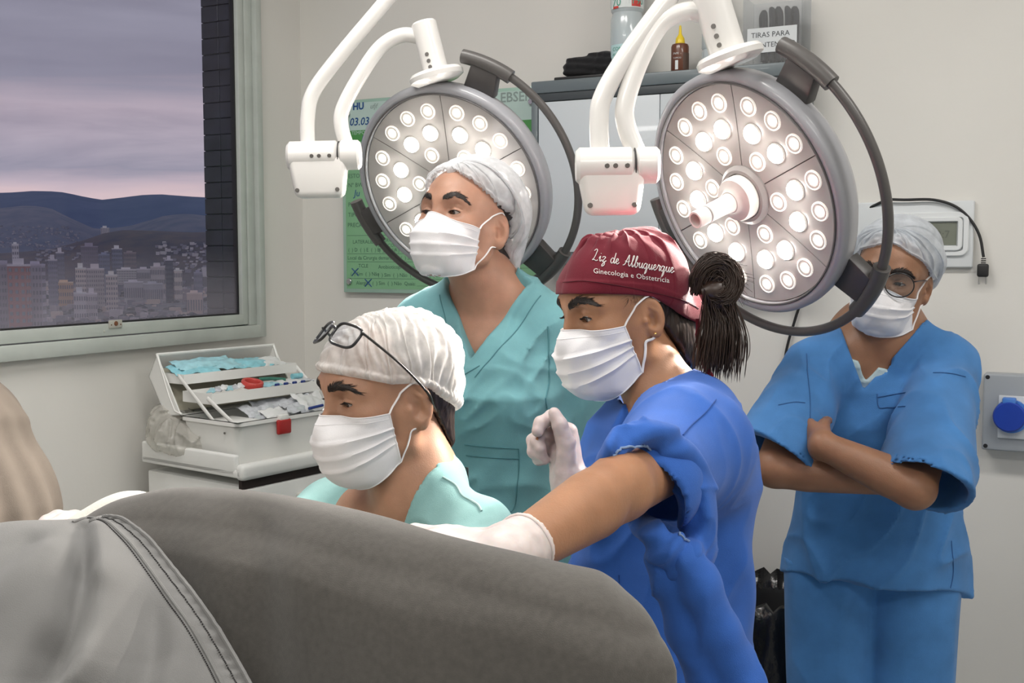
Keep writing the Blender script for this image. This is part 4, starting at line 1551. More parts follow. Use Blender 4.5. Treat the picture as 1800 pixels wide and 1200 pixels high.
class Body:
    def __init__(s, hf, hg, tf, J, lean=0.0, H=1.0, female=True, hands=(), sit=None, neck_r=0.050, wide=1.0, drop=0.0):
        s.drop = drop
        s.hf, s.hg, s.tf, s.J, s.lean, s.H, s.female, s.hands, s.sit, s.neck_r, s.wide = hf, hg, tf, J, lean, H, female, hands, sit, neck_r, wide
    def tl(s, p):
        q = s.tf.loc(p)
        q[:, 2] += f32(s.drop)
        q[:, 1] -= f32(s.lean) * np.maximum(q[:, 2] - 0.95, 0)
        return q
    def tw(s, x, y, z):
        return s.tf.w(x, y + s.lean * max(z - 0.95, 0), z)
    def sdf(s, p):
        J, hf = s.J, s.hf
        n = len(p)
        out = np.full(n, 1.0, dtype=f32)
        # the head only near the head
        hq = hf.loc(p)
        near = (np.abs(hq[:, 0]) < 0.16) & (np.abs(hq[:, 1]) < 0.20) & (hq[:, 2] > -0.22) & (hq[:, 2] < 0.22)
        q = s.tl(p)
        w = s.wide
        d = s_ell(q, (0, -0.01, 0.93), (0.165 * w, 0.118, 0.13))
        d = smin(d, s_ell(q, (0, 0.0, 1.08), (0.135 * w, 0.105, 0.15)), 0.06)
        d = smin(d, s_ell(q, (0, 0.0, 1.25), (0.150 * w, 0.108, 0.17)), 0.06)
        if s.female:
            aq = q.copy(); aq[:, 0] = np.abs(aq[:, 0])
            d = smin(d, s_ell(aq, (0.072, 0.088, 1.225), (0.058, 0.052, 0.058)), 0.04)
        nb = J['neck']
        d = smin(d, s_chain(p, [J['shR'], nb - (J['shR'] - nb) * -0.35, nb], [0.046, 0.044, 0.056]), 0.04)
        d = smin(d, s_chain(p, [J['shL'], nb - (J['shL'] - nb) * -0.35, nb], [0.046, 0.044, 0.056]), 0.04)
        # neck
        hb = hf.w(0, -0.022, -0.035)
        hb2 = hf.w(0, 0.012, -0.055)
        nr = s.neck_r
        d = smin(d, s_chain(p, [hb, nb], [nr, nr * 1.12]), 0.035)
        d = smin(d, s_chain(p, [hb2, nb.lerp(J['chest'], 0.25)], [nr * 0.72, nr * 0.75]), 0.03)
        hd = np.full(n, 0.25, dtype=f32)
        if near.any():
            hd[near] = head_sdf(hq[near], s.hg) * f32(hf.k)
            d = smin(d, hd, 0.022)
        d = smin(d, s_chain(p, [J['shR'], J['elR']], [0.047 * s.H, 0.039 * s.H]), 0.03)
        d = smin(d, s_chain(p, [J['elR'], J['elR'].lerp(J['wrR'], 0.3), J['wrR']], [0.0385 * s.H, 0.040 * s.H, 0.0265 * s.H]), 0.012)
        d = smin(d, s_chain(p, [J['shL'], J['elL']], [0.047 * s.H, 0.039 * s.H]), 0.03)
        d = smin(d, s_chain(p, [J['elL'], J['elL'].lerp(J['wrL'], 0.3), J['wrL']], [0.0385 * s.H, 0.040 * s.H, 0.0265 * s.H]), 0.012)
        for a in ('R', 'L'):
            d = smin(d, s_chain(p, [J['hip' + a], J['kn' + a]], [0.082, 0.055]), 0.04)
            d = smin(d, s_chain(p, [J['kn' + a], J['kn' + a].lerp(J['an' + a], 0.3), J['an' + a]], [0.054, 0.056, 0.037]), 0.02)
            d = smin(d, s_chain(p, [J['an' + a] + Vector((0, 0, -0.035)), J['toe' + a]], [0.036, 0.028]), 0.03)
        for h in s.hands:
            c = A3(h['wr'])
            m = ((p - c) ** 2).sum(1) < 0.30 ** 2
            if m.any():
                e = np.full(n, 0.3, dtype=f32)
                e[m] = hand_sdf(p[m], h)
                d = smin(d, e, 0.014)
        return d
    def build(s, parent, m, lo, hi, h=0.007, hf_h=0.0025, extra_fine=(), name='body'):
        c = s.hf.o
        r = 0.145 * s.hf.k
        fine = [((c.x - r, c.y - r, c.z - 0.15), (c.x + r, c.y + r, c.z + 0.15), hf_h)] + list(extra_fine)
        vq = mesh_sdf(s.sdf, lo, hi, h, fine, smooth=1)
        return np_mesh(name, vq, m, parent)

def stand_legs(tf, J, H=1.0, w=0.09, fw=0.0, drop=0.0):
    for a, sx in (('R', 1), ('L', -1)):
        J['hip' + a] = tf.w(w * sx, 0, 0.90 - drop)
        J['kn' + a] = tf.w(w * sx, 0.02 + fw, 0.49)
        J['an' + a] = tf.w(w * sx, -0.02, 0.085)
        J['toe' + a] = tf.w(w * sx + 0.015 * sx, 0.135, 0.032)

def stack(q, secs, p2=2.0):
    """solid through elliptical sections (z, cx, cy, half width, half depth) in body axes"""
    z = q[:, 2]
    S = np.array(secs, dtype=f32)
    S = S[np.argsort(S[:, 0])]
    cx, cy, w, d = (np.interp(z, S[:, 0], S[:, k]).astype(f32) for k in (1, 2, 3, 4))
    x, y = (q[:, 0] - cx), (q[:, 1] - cy)
    a, b = x / w, y / d
    k0 = np.sqrt(a * a + b * b) + 1e-6
    k1 = np.sqrt((a / w) ** 2 + (b / d) ** 2) + 1e-6
    e = k0 * (k0 - 1) / k1
    return e, z - S[-1, 0], S[0, 0] - z

def bounds(pts, pad):
    a = np.array([(p.x, p.y, p.z) for p in pts])
    return tuple(a.min(0) - pad), tuple(a.max(0) + pad)

def seam(bvh, pts, d, r, m, parent, name='seam', lift=0.0008, n=10):
    """a stitched line laid on a surface by casting along d"""
    out = []
    for p in catmull(pts, n):
        o_, nn = cast(bvh, p - d * 0.25, d, 0.6)
        if o_ is not None:
            out.append(o_ + nn * lift)
    if len(out) > 2:
        return tube_obj(name, out, r, m, parent, 6)
# ================================================================ GREEN BOARD
M_board = mat('board_green', (0.205, 0.43, 0.235), 0.30, coat=0.4)
M_bhead = mat('board_header', (0.46, 0.60, 0.555), 0.30, coat=0.4)
M_band = mat('board_band', (0.075, 0.29, 0.075), 0.35)
M_bedge = mat('board_glass_edge', (0.33, 0.50, 0.42), 0.15, coat=0.6)
M_ink = mat('board_print', (0.065, 0.15, 0.10), 0.6)
M_grey_ink = mat('board_grey_print', (0.24, 0.31, 0.29), 0.6)
M_pen = mat('blue_marker', (0.014, 0.075, 0.24), 0.5)
BA0, BA1, BZ0, BZ1 = 0.175, 0.880, 1.384, 1.993
brd = thing('notice_board', 'green glass patient checklist board on the wall behind the left lamp', 'board', R(BA0, 0.02, BZ0))
rbox_obj('panel', (BA0, BA1, 0.013, 0.019, BZ0, BZ1), M_bedge, brd, 0.0015)
rbox_obj('print_sheet', (BA0 + 0.012, BA1 - 0.006, 0.0185, 0.0194, BZ0 + 0.012, 1.868), M_board, brd)
rbox_obj('header_sheet', (BA0 + 0.012, BA1 - 0.006, 0.0185, 0.0194, 1.868, BZ1 - 0.010), M_bhead, brd)
rbox_obj('header_band', (BA0 + 0.014, BA1 - 0.02, 0.0185, 0.0197, 1.862, 1.897), M_band, brd)
for (a_, z_) in ((BA0 + 0.025, BZ0 + 0.035), (BA1 - 0.03, BZ1 - 0.045), (BA1 - 0.03, BZ0 + 0.035), (BA0 + 0.025, BZ1 - 0.045)):
    cyl_obj('standoff_screw', R(a_, 0.003, z_), R(a_, 0.028, z_), 0.0095, M_chrome if 'M_chrome' in globals() else mat('chrome', (0.6, 0.6, 0.6), 0.2, metal=1.0), brd, 20, 0.002)
def btext(body, px, py, size, m=M_ink, **kw):
    a_, z_ = back(px, py, 0.0200)
    return text_obj('printed_line', body, size, R(a_, 0.0200, z_), UA, (0, 0, 1), m, brd, **kw)
btext('EBSERH', 879, 180, 0.040, M_grey_ink, offset=0.0006)
btext('HU', 620, 193, 0.030, M_pen, offset=0.0012)
btext('ufjf', 650, 191, 0.022, M_grey_ink, shear=0.3)
btext('03.03.2*', 614, 221, 0.034, M_pen, shear=0.2, offset=0.0005)
btext('TEMPO PARA CIRURGIA', 618, 237, 0.016, M_bhead)
btext('SEGURA', 890, 234, 0.016, M_bhead)
btext('ESTOMIA', 612, 313, 0.019)
btext('Nº BW:', 612, 329, 0.019)
btext('PROC', 612, 363, 0.019)
btext('TIPO DE', 612, 381, 0.019)
btext('PRECAUÇÃO', 611, 399, 0.019)
btext('LATERALIDADE', 620, 428, 0.0165)
btext('RESERVA DE', 664, 425, 0.0155)
btext('HEMOCOMPONENTE', 661, 434, 0.0155)
btext('(  ) D  (  ) E  (  ) Bi  (  ) N/A', 612, 442, 0.0165)
btext('(  ) Sim  (  ) Não  (  ) N/A', 666, 443, 0.0165)
btext('Local da Cirurgia demarcado  (  ) Sim  (  ) Não  (  ) N/A', 611, 456, 0.0165)
btext('TCLE', 630, 470, 0.0165)
btext('Antibioticoprofilaxia', 665, 472, 0.0165)
btext('(  ) Sim  (  ) Não', 616, 484, 0.0165)
btext('(  ) Sim  (  ) Não  (  ) N/A    (  ) Sim  (  ) Não', 664, 486, 0.0165)
btext('Alergias  (  ) Sim  (  ) Não  Quais: ______________________', 626, 500, 0.0165)
btext('______________', 900, 470, 0.0165)
btext('______________', 902, 488, 0.0165)
btext('N', 638, 327, 0.032, M_pen, shear=0.2)
btext('Ju', 622, 345, 0.030, M_pen, shear=0.2)
btext('Ru', 634, 250, 0.030, M_pen, shear=0.3)
btext('ND', 655, 398, 0.032, M_pen)
for py in (414, 446, 460, 489):
    a_, z_ = back(612, py, 0.02)
    rbox_obj('rule', (BA0 + 0.016, BA1 - 0.02, 0.0192, 0.0197, z_ - 0.0006, z_ + 0.0006), M_ink, brd)
for (px, py) in ((624, 478), (647, 497)):
    a_, z_ = back(px, py, 0.0203)
    for s_ in (1, -1):
        tube_obj('pen_cross', [R(a_ - 0.012, 0.0200, z_ - 0.012 * s_), R(a_, 0.0202, z_ + 0.001), R(a_ + 0.013, 0.0200, z_ + 0.012 * s_)], 0.0016, M_pen, brd, 6)

# ================================================================ WALL CABINET AND WHAT STANDS ON IT
M_cabf = mat('cabinet_grey_frame', (0.135, 0.165, 0.18), 0.4, coat=0.2)
M_cabd = mat('cabinet_dark_edge', (0.055, 0.065, 0.072), 0.45)
M_cabw = mat('cabinet_white_door', (0.60, 0.645, 0.68), 0.28, coat=0.3)
CA0, CA1, CZ0, CZ1, CD = 0.905, 1.662, 1.475, 1.985, 0.135
cab = thing('wall_cabinet', 'white fronted wall cabinet with a grey frame between the two lamps', 'cabinet', R(CA0, 0.0, CZ0))
rbox_obj('carcass', (CA0 + 0.004, CA1 - 0.004, 0.0, CD - 0.012, CZ0 + 0.005, CZ1 - 0.03), M_cabf, cab, 0.002)
rbox_obj('door', (CA0 + 0.022, (CA0 + CA1) / 2 - 0.001, CD - 0.014, CD - 0.003, CZ0 + 0.036, CZ1 - 0.058), M_cabw, cab, 0.0015)
rbox_obj('door', ((CA0 + CA1) / 2 + 0.001, CA1 - 0.022, CD - 0.014, CD - 0.003, CZ0 + 0.036, CZ1 - 0.058), M_cabw, cab, 0.0015)
rbox_obj('frame_top', (CA0, CA1, 0.0, CD + 0.002, CZ1 - 0.034, CZ1), M_cabf, cab, 0.004)
rbox_obj('frame_lip', (CA0, CA1, 0.02, CD - 0.002, CZ1 - 0.056, CZ1 - 0.034), M_cabd, cab, 0.002)
rbox_obj('frame_bottom', (CA0, CA1, 0.02, CD, CZ0, CZ0 + 0.034), M_cabf, cab, 0.003)
for a0 in (CA0, CA1 - 0.020):
    rbox_obj('frame_side', (a0, a0 + 0.020, 0.02, CD, CZ0 + 0.034, CZ1 - 0.056), M_cabf, cab, 0.003)
# black folded towel on a black tray
M_towel = mat('black_towel', (0.010, 0.010, 0.012), 0.95, bump=0.6, bump_scale=500, sheen=0.1)
rb = CD - 0.052
tray = rbox_obj('tray', (0.968, 1.20, 0.016, 0.120, CZ1, CZ1 + 0.010), mat('black_tray', (0.018, 0.018, 0.02), 0.5), None, 0.003)
tag(tray, 'flat black tray lying on the wall cabinet', 'tray')
def towel(p):
    q = p - A3(R(1.065, 0.066, CZ1 + 0.040))
    x = q @ A3(UA); y = q @ A3(UB); z = q[:, 2]
    top = 0.030 + 0.004 * np.sin(x * 30) - 0.14 * np.clip(-x - 0.03, 0, 1) - 0.25 * np.clip(x - 0.05, 0, 1)
    d = np.maximum(np.abs(x) - 0.080, np.abs(y) - 0.040)
    k = f32(0.022)
    ax_, ay_, az_ = np.maximum(np.abs(x) - 0.080 + k, 0), np.maximum(np.abs(y) - 0.042 + k, 0), np.maximum(np.maximum(z - top, -z - 0.030) + k, 0)
    d = np.sqrt(ax_ ** 2 + ay_ ** 2 + az_ ** 2) - k
    d = d + 0.0022 * np.sin(z * 330 + 2 * np.sin(x * 25)) - folds(p, 2, (30, 30, 40), 0.6) * f32(0.004)
    return d.astype(f32)
lo, hi = bounds([R(1.065, 0.066, CZ1 + 0.04)], 0.12)
tw = np_mesh('towel', mesh_sdf(towel, lo, hi, 0.0042), M_towel, None)
tag(tw, 'black folded towel on the flat tray atop the wall cabinet', 'towel')
# bottles
M_clear = mat('clear_plastic', (0.72, 0.80, 0.83), 0.18, trans=0.35, coat=0.3)
M_clearl = mat('pale_blue_plastic', (0.60, 0.74, 0.80), 0.25, trans=0.25)
M_label = mat('bottle_label', (0.72, 0.77, 0.77), 0.5)
M_red = mat('red_print', (0.60, 0.06, 0.05), 0.5)
M_greenp = mat('green_print', (0.05, 0.33, 0.23), 0.5)
M_tealp = mat('teal_label_patch', (0.20, 0.55, 0.50), 0.5)
UPv = Vector((0, 0, 1))
def bottle_text(parent, a_, b_, z_, r, body, size, m, shift=0.0):
    """lettering wrapped on a round bottle, facing the room"""
    me = text_mesh(body, size)
    nrm = (CAM - R(a_, b_, z_)); nrm.z = 0; nrm.normalize()
    side = UPv.cross(nrm)
    for v in me.vertices:
        th = (v.co.x + shift) / r
        p_ = R(a_, b_, z_ + v.co.y) + (nrm * math.cos(th) + side * math.sin(th)) * (r + 0.0006)
        v.co = p_
    me.materials.clear()
    link('printed_label', me, m, parent)
def bottle_patch(parent, a_, b_, z0, z1, r, t0, t1, m, name='label'):
    nrm = (CAM - R(a_, b_, z0)); nrm.z = 0; nrm.normalize()
    side = UPv.cross(nrm)
    bm = bmesh.new()
    n = 12
    vs = []
    for i in range(n + 1):
        th = t0 + (t1 - t0) * i / n
        d_ = nrm * math.cos(th) + side * math.sin(th)
        vs.append([bm.verts.new(R(a_, b_, zz) + d_ * rr) for zz, rr in ((z0, r + 0.0004), (z1, r + 0.0004), (z1, r - 0.001), (z0, r - 0.001))])
    for A, B in zip(vs, vs[1:]):
        for k in range(4):
            bm.faces.new((A[k], B[k], B[(k + 1) % 4], A[(k + 1) % 4]))
    bm.faces.new(vs[0]); bm.faces.new(vs[-1][::-1])
    bmesh.ops.recalc_face_normals(bm, faces=bm.faces)
    return obj(name, bm, m, parent, 40)
ba, bb = 1.167, 0.074
bt = thing('bottle', 'tall clear alcohol bottle with red and green print beside the towel', 'bottle', R(ba, bb, CZ1))
lathe_obj('bottle_body', R(ba, bb, CZ1), (0, 0, 1), [(0, 0), (0.042, 0), (0.046, 0.006), (0.046, 0.10), (0.045, 0.155), (0.040, 0.172), (0.044, 0.178), (0.046, 0.19), (0.046, 0.27), (0.034, 0.30), (0.016, 0.315), (0.014, 0.33), (0, 0.33)], M_clear, bt, 36)
lathe_obj('liquid', R(ba, bb, CZ1 + 0.003), (0, 0, 1), [(0, 0), (0.043, 0.001), (0.0445, 0.10), (0.043, 0.125), (0, 0.125)], mat('blue_liquid', (0.52, 0.74, 0.80), 0.2), bt, 36)
lathe_obj('bottle_cap', R(ba, bb, CZ1 + 0.325), (0, 0, 1), [(0.0, 0), (0.018, 0), (0.018, 0.02), (0.015, 0.024), (0, 0.024)], M_label, bt, 20)
bottle_patch(bt, ba, bb, CZ1 + 0.181, CZ1 + 0.262, 0.0458, -1.2, 1.2, M_label)
bottle_text(bt, ba, bb, CZ1 + 0.186, 0.0462, '70', 0.030, M_greenp, -0.047)
bottle_text(bt, ba, bb, CZ1 + 0.212, 0.0464, '&', 0.024, M_red, -0.012)
bottle_text(bt, ba, bb, CZ1 + 0.190, 0.0462, 'F90', 0.026, M_greenp, 0.012)
bottle_patch(bt, ba, bb, CZ1 + 0.184, CZ1 + 0.200, 0.0463, 0.25, 0.85, M_red, 'red_bar')
bottle_patch(bt, ba, bb, CZ1 + 0.180, CZ1 + 0.186, 0.0463, -0.95, -0.55, M_red, 'red_bar')
bottle_patch(bt, ba, bb, CZ1 + 0.012, CZ1 + 0.085, 0.0459, -1.2, 1.2, mat('pale_teal_label', (0.50, 0.70, 0.72), 0.5))
bottle_patch(bt, ba, bb, CZ1 + 0.022, CZ1 + 0.052, 0.0464, 0.35, 0.95, M_tealp, 'teal_patch')
bottle_text(bt, ba, bb, CZ1 + 0.068, 0.0466, 'COM', 0.014, M_greenp, -0.045)
bottle_text(bt, ba, bb, CZ1 + 0.055, 0.0466, 'ANTI', 0.010, M_greenp, -0.045)
bottle_text(bt, ba, bb, CZ1 + 0.044, 0.0466, 'SEPT', 0.010, M_greenp, -0.045)
ia, ib = 1.320, 0.080
io = thing('bottle', 'small brown antiseptic bottle with a yellow nozzle', 'bottle', R(ia, ib, CZ1))
M_amber = mat('brown_plastic', (0.13, 0.040, 0.018), 0.3, coat=0.3)
M_yel = mat('yellow_cap', (0.85, 0.62, 0.03), 0.35)
lathe_obj('bottle_body', R(ia, ib, CZ1), (0, 0, 1), [(0, 0), (0.021, 0), (0.0235, 0.003), (0.0235, 0.070), (0.021, 0.076), (0.012, 0.079), (0, 0.079)], M_amber, io, 32)
lathe_obj('nozzle_cap', R(ia, ib, CZ1 + 0.076), (0, 0, 1), [(0, 0), (0.0125, 0), (0.0130, 0.003), (0.0115, 0.016), (0.0075, 0.022), (0.0042, 0.028), (0.0032, 0.046), (0.0022, 0.050), (0, 0.050)], M_yel, io, 24)
bottle_patch(io, ia, ib, CZ1 + 0.008, CZ1 + 0.052, 0.0236, 0.35, 1.5, mat('brown_label', (0.10, 0.060, 0.045), 0.5))
bottle_text(io, ia, ib, CZ1 + 0.047, 0.0240, 'PVPI', 0.008, M_label, -0.019)
bottle_text(io, ia, ib, CZ1 + 0.036, 0.0240, 'TOPICO', 0.006, M_label, -0.019)
bottle_patch(io, ia, ib, CZ1 + 0.008, CZ1 + 0.032, 0.0238, -0.55, -0.20, M_label, 'white_bar')
ka, kb = 1.415, 0.070
kt = thing('bottle', 'clear bottle partly hidden behind the right lamp post', 'bottle', R(ka, kb, CZ1))
lathe_obj('bottle_body', R(ka, kb, CZ1), (0, 0, 1), [(0, 0), (0.034, 0), (0.037, 0.005), (0.037, 0.05), (0.034, 0.055), (0.037, 0.06), (0.037, 0.11), (0.034, 0.115), (0.037, 0.12), (0.037, 0.17), (0.022, 0.20), (0.015, 0.205), (0.015, 0.222), (0, 0.222)], M_clear, kt, 32)
bottle_patch(kt, ka, kb, CZ1 + 0.10, CZ1 + 0.165, 0.0372, -1.2, 1.2, mat('pale_cyan_label', (0.52, 0.70, 0.74), 0.5))
# clear box of black straps with its paper sign
M_pbox = bpy.data.materials.new('clear_box_plastic')
M_pbox.use_nodes = True
t_ = M_pbox.node_tree; t_.nodes.clear()
o_ = t_.nodes.new('ShaderNodeOutputMaterial'); x1 = t_.nodes.new('ShaderNodeBsdfTransparent'); x1.inputs[0].default_value = (0.90, 0.91, 0.92, 1)
x2 = t_.nodes.new('ShaderNodeBsdfPrincipled'); x2.inputs['Base Color'].default_value = (0.8, 0.8, 0.8, 1); x2.inputs['Roughness'].default_value = 0.15
mx = t_.nodes.new('ShaderNodeMixShader'); mx.inputs[0].default_value = 0.09
t_.links.new(x1.outputs[0], mx.inputs[1]); t_.links.new(x2.outputs[0], mx.inputs[2]); t_.links.new(mx.outputs[0], o_.inputs[0])
XA0, XA1, XB0, XB1, XZ = 1.500, 1.650, 0.016, 0.118, 0.175
bx_ = thing('plastic_box', 'clear plastic box holding black straps at the right end of the cabinet top', 'box', R(XA0, XB0, CZ1))
bm = bmesh.new()
w_ = 0.0022
for dm in ((XA0, XA1, XB0, XB0 + w_, 0.0, XZ), (XA0, XA1, XB1 - w_, XB1, 0.0, XZ), (XA0, XA0 + w_, XB0 + w_, XB1 - w_, 0, XZ), (XA1 - w_, XA1, XB0 + w_, XB1 - w_, 0, XZ), (XA0 + w_, XA1 - w_, XB0 + w_, XB1 - w_, 0, w_)):
    rbox(bm, dm[0], dm[1], dm[2], dm[3], CZ1 + dm[4], CZ1 + dm[5])
fix(bm)
obj('box_walls', bm, M_pbox, bx_)
M_strapb = mat('black_strap', (0.020, 0.021, 0.028), 0.85, bump=0.4, bump_scale=400)
for i in range(5):
    a_ = XA0 + 0.040 + i * 0.020
    pts = [R(a_, 0.04, CZ1 + 0.006), R(a_ - 0.004, 0.045, CZ1 + 0.07), R(a_ - 0.008 + 0.012 * (i % 2), 0.055, CZ1 + 0.125 + 0.006 * (i % 3)), R(a_ + 0.004, 0.075, CZ1 + 0.132 + 0.006 * (i % 2)), R(a_ + 0.010, 0.092, CZ1 + 0.10), R(a_ + 0.008, 0.095, CZ1 + 0.012)]
    s_ = tube_obj('strap', catmull(pts, 6), 0.013, M_strapb, None, 10, flat=0.55)
    tag(s_, ('first', 'second', 'third', 'fourth', 'fifth')[i] + ' black strap from the left inside the clear plastic box', 'strap', 'black straps in the clear box')
sg = rbox_obj('sign', (XA0 + 0.012, XA1 - 0.012, XB1, XB1 + 0.0012, CZ1 + 0.030, CZ1 + 0.092), mat('paper', (0.66, 0.69, 0.71), 0.7), None)
tag(sg, 'white paper sign with dark capitals taped to the clear plastic box', 'sign')
M_inkb = mat('printed_ink', (0.06, 0.065, 0.075), 0.7)
text_obj('lettering', 'TIRAS PARA', 0.0185, R(XA0 + 0.022, XB1 + 0.0016, CZ1 + 0.068), UA, (0, 0, 1), M_inkb, sg)
text_obj('lettering', 'CONTENÇÃO', 0.0180, R(XA0 + 0.020, XB1 + 0.0016, CZ1 + 0.043), UA, (0, 0, 1), M_inkb, sg)

# ================================================================ RIGHT PART OF THE BACK WALL
M_pl = mat('white_plastic', (0.66, 0.69, 0.71), 0.4)
M_pl2 = mat('white_plastic_frame', (0.72, 0.745, 0.76), 0.35, coat=0.2)
M_lcd = mat('lcd_glass', (0.19, 0.205, 0.165), 0.2, coat=0.5)
dp = thing('wall_display', 'white wall unit with a small grey screen behind the person with round glasses', 'display', R(1.775, 0.0, 1.472))
rbox_obj('back_plate', (1.775, 2.054, 0.0, 0.018, 1.472, 1.636), M_pl, dp, 0.004, 3)
def rring(bm, a0, a1, z0, z1, rad, b0, b1, wid):
    def loop(ins, bb):
        out = []
        r_ = max(rad - ins, 0.001)
        for (ca, cz, s0) in ((a1 - rad, z1 - rad, 0), (a0 + rad, z1 - rad, 1), (a0 + rad, z0 + rad, 2), (a1 - rad, z0 + rad, 3)):
            for k in range(6):
                th = (s0 + k / 5) * PI / 2
                out.append(bm.verts.new(R(ca + r_ * math.cos(th), bb, cz + r_ * math.sin(th))))
        return out
    L_ = [loop(0, b0), loop(0, b1 - 0.002), loop(0.002, b1), loop(wid - 0.002, b1), loop(wid, b1 - 0.003), loop(wid, b0)]
    for A, B in zip(L_, L_[1:]):
        n = len(A)
        for k in range(n):
            bm.faces.new((A[k], A[(k + 1) % n], B[(k + 1) % n], B[k]))
    bmesh.ops.recalc_face_normals(bm, faces=bm.faces)
bm = bmesh.new()
rring(bm, 1.845, 2.044, 1.500, 1.608, 0.020, 0.018, 0.026, 0.014)
obj('outer_frame', bm, M_pl2, dp, 40)
bm = bmesh.new()
rring(bm, 1.861, 2.030, 1.513, 1.596, 0.014, 0.018, 0.031, 0.012)
obj('inner_frame', bm, M_pl2, dp, 40)
rbox_obj('face_plate', (1.868, 2.024, 0.018, 0.023, 1.520, 1.590), M_pl, dp)
scr = rbox_obj('screen', (1.880, 2.016, 0.023, 0.0245, 1.527, 1.583), M_lcd, dp)
text_obj('digits', '23:7', 0.026, R(1.956, 0.0249, 1.545), UA, (0, 0, 1), mat('lcd_ink', (0.11, 0.12, 0.10), 0.4), scr)
# power lead with plug looped over the display
M_cable = mat('black_cable', (0.014, 0.014, 0.015), 0.5)
lead = thing('power_lead', 'black power lead with a two pin plug draped over the wall display', 'cable', R(2.073, 0.02, 1.44))
cp_ = [R(*((back(px, py, o))[0], o, back(px, py, o)[1])) for px, py, o in ((1560, 350, 0.030), (1590, 351, 0.030), (1640, 351, 0.028), (1678, 362, 0.026), (1705, 385, 0.022), (1722, 415, 0.020), (1729, 452, 0.020))]
tube_obj('cord', [R(1.80, 0.012, 1.62)] + catmull(cp_, 8), 0.0036, M_cable, lead, 10)
pa, pz = back(1729, 452, 0.02)
for k in range(3):
    lathe_obj('strain_ring', R(pa, 0.02, pz - 0.002 - 0.005 * k), (0, 0, -1), [(0, 0), (0.0055, 0), (0.0058, 0.0015), (0.0055, 0.003), (0, 0.003)], M_cable, lead, 16)
rbox_obj('plug', (pa - 0.0135, pa + 0.0125, 0.012, 0.030, pz - 0.048, pz - 0.016), M_cable, lead, 0.005, 3)
for s_ in (-0.0085, 0.0075):
    cyl_obj('pin', R(pa + s_, 0.021, pz - 0.066), R(pa + s_, 0.021, pz - 0.047), 0.0022, mat('steel', (0.5, 0.5, 0.5), 0.3, metal=1.0), lead, 10, 0.0005)
cb = thing('cable', 'thin black cable hanging on the wall below the right lamp', 'cable', R(1.60, 0.012, 1.2))
c_ = [R(back(px, py, 0.012)[0], 0.012, back(px, py, 0.012)[1]) for px, py in ((1402, 460), (1408, 520), (1398, 560), (1386, 600), (1380, 635), (1384, 680), (1392, 740))]
tube_obj('cord', catmull(c_, 8), 0.0037, M_cable, cb, 10)
# blue industrial socket
M_sock = mat('socket_grey_box', (0.33, 0.355, 0.385), 0.45)
M_sockw = mat('socket_pale_plate', (0.58, 0.61, 0.64), 0.4)
M_blueS = mat('socket_blue', (0.008, 0.045, 0.36), 0.4)
M_blueL = mat('socket_light_blue', (0.06, 0.20, 0.60), 0.4)
sk = thing('wall_socket', 'grey wall socket box with a round blue lid at the right edge', 'socket', R(2.09, 0, 1.028))
rbox_obj('box', (2.090, 2.265, 0.0, 0.055, 1.030, 1.216), M_sock, sk, 0.005, 3)
for (a_, z_) in ((2.099, 1.208), (2.099, 1.040), (2.256, 1.208), (2.256, 1.040)):
    cyl_obj('screw', R(a_, 0.054, z_), R(a_, 0.0556, z_), 0.0052, M_black, sk, 14, 0.0004)
rbox_obj('plate', (2.125, 2.225, 0.055, 0.060, 1.062, 1.166), M_sockw, sk, 0.003)
sa, sz = back(1774, 732, 0.075)
lathe_obj('socket_ring', R(sa + 0.004, 0.060, sz), UB, [(0, 0), (0.040, 0), (0.040, 0.012), (0, 0.012)], M_blueL, sk, 40)
lid = lathe_obj('lid', R(sa, 0.070, sz), UB, [(0, 0), (0.0355, 0), (0.0365, 0.004), (0.0360, 0.012), (0.033, 0.015), (0, 0.0152)], M_blueS, sk, 40)
rbox_obj('hinge', (sa - 0.016, sa + 0.014, 0.060, 0.083, sz + 0.028, sz + 0.045), M_blueL, sk, 0.003)
# black bin with a liner by the wall
M_binl = mat('black_bin_liner', (0.010, 0.010, 0.011), 0.22, bump=0.6, bump_scale=30)
bn = thing('bin', 'black bin with a glossy black liner by the wall behind the blue scrubs', 'bin', R(1.62, 0.20, 0))
lathe_obj('bin_body', R(1.62, 0.20, 0), (0, 0, 1), [(0, 0), (0.13, 0), (0.135, 0.01), (0.165, 0.62), (0.172, 0.63), (0.168, 0.64), (0.15, 0.60), (0.12, 0.03), (0, 0.03)], M_black, bn, 32)
bm = bmesh.new()
rr_ = []
for j, (r_, h_) in enumerate(((0.150, 0.55), (0.162, 0.66), (0.172, 0.655), (0.176, 0.60), (0.180, 0.50), (0.176, 0.44))):
    rr_.append([bm.verts.new(R(1.62, 0.20, 0) + Vector((math.cos(2 * PI * k / 60), math.sin(2 * PI * k / 60), 0)) * (r_ + 0.006 * math.sin(k * 1.9 + j) * (j > 0) + 0.004 * math.sin(k * 4.3)) + Vector((0, 0, h_ + 0.014 * math.sin(k * 0.7) * (j > 3) + 0.01 * math.sin(k * 2.3)))) for k in range(60)])
for A, B in zip(rr_, rr_[1:]):
    for k in range(60):
        bm.faces.new((A[k], A[(k + 1) % 60], B[(k + 1) % 60], B[k]))
thicken(bm, 0.001)
obj('liner', bm, M_binl, bn, True)

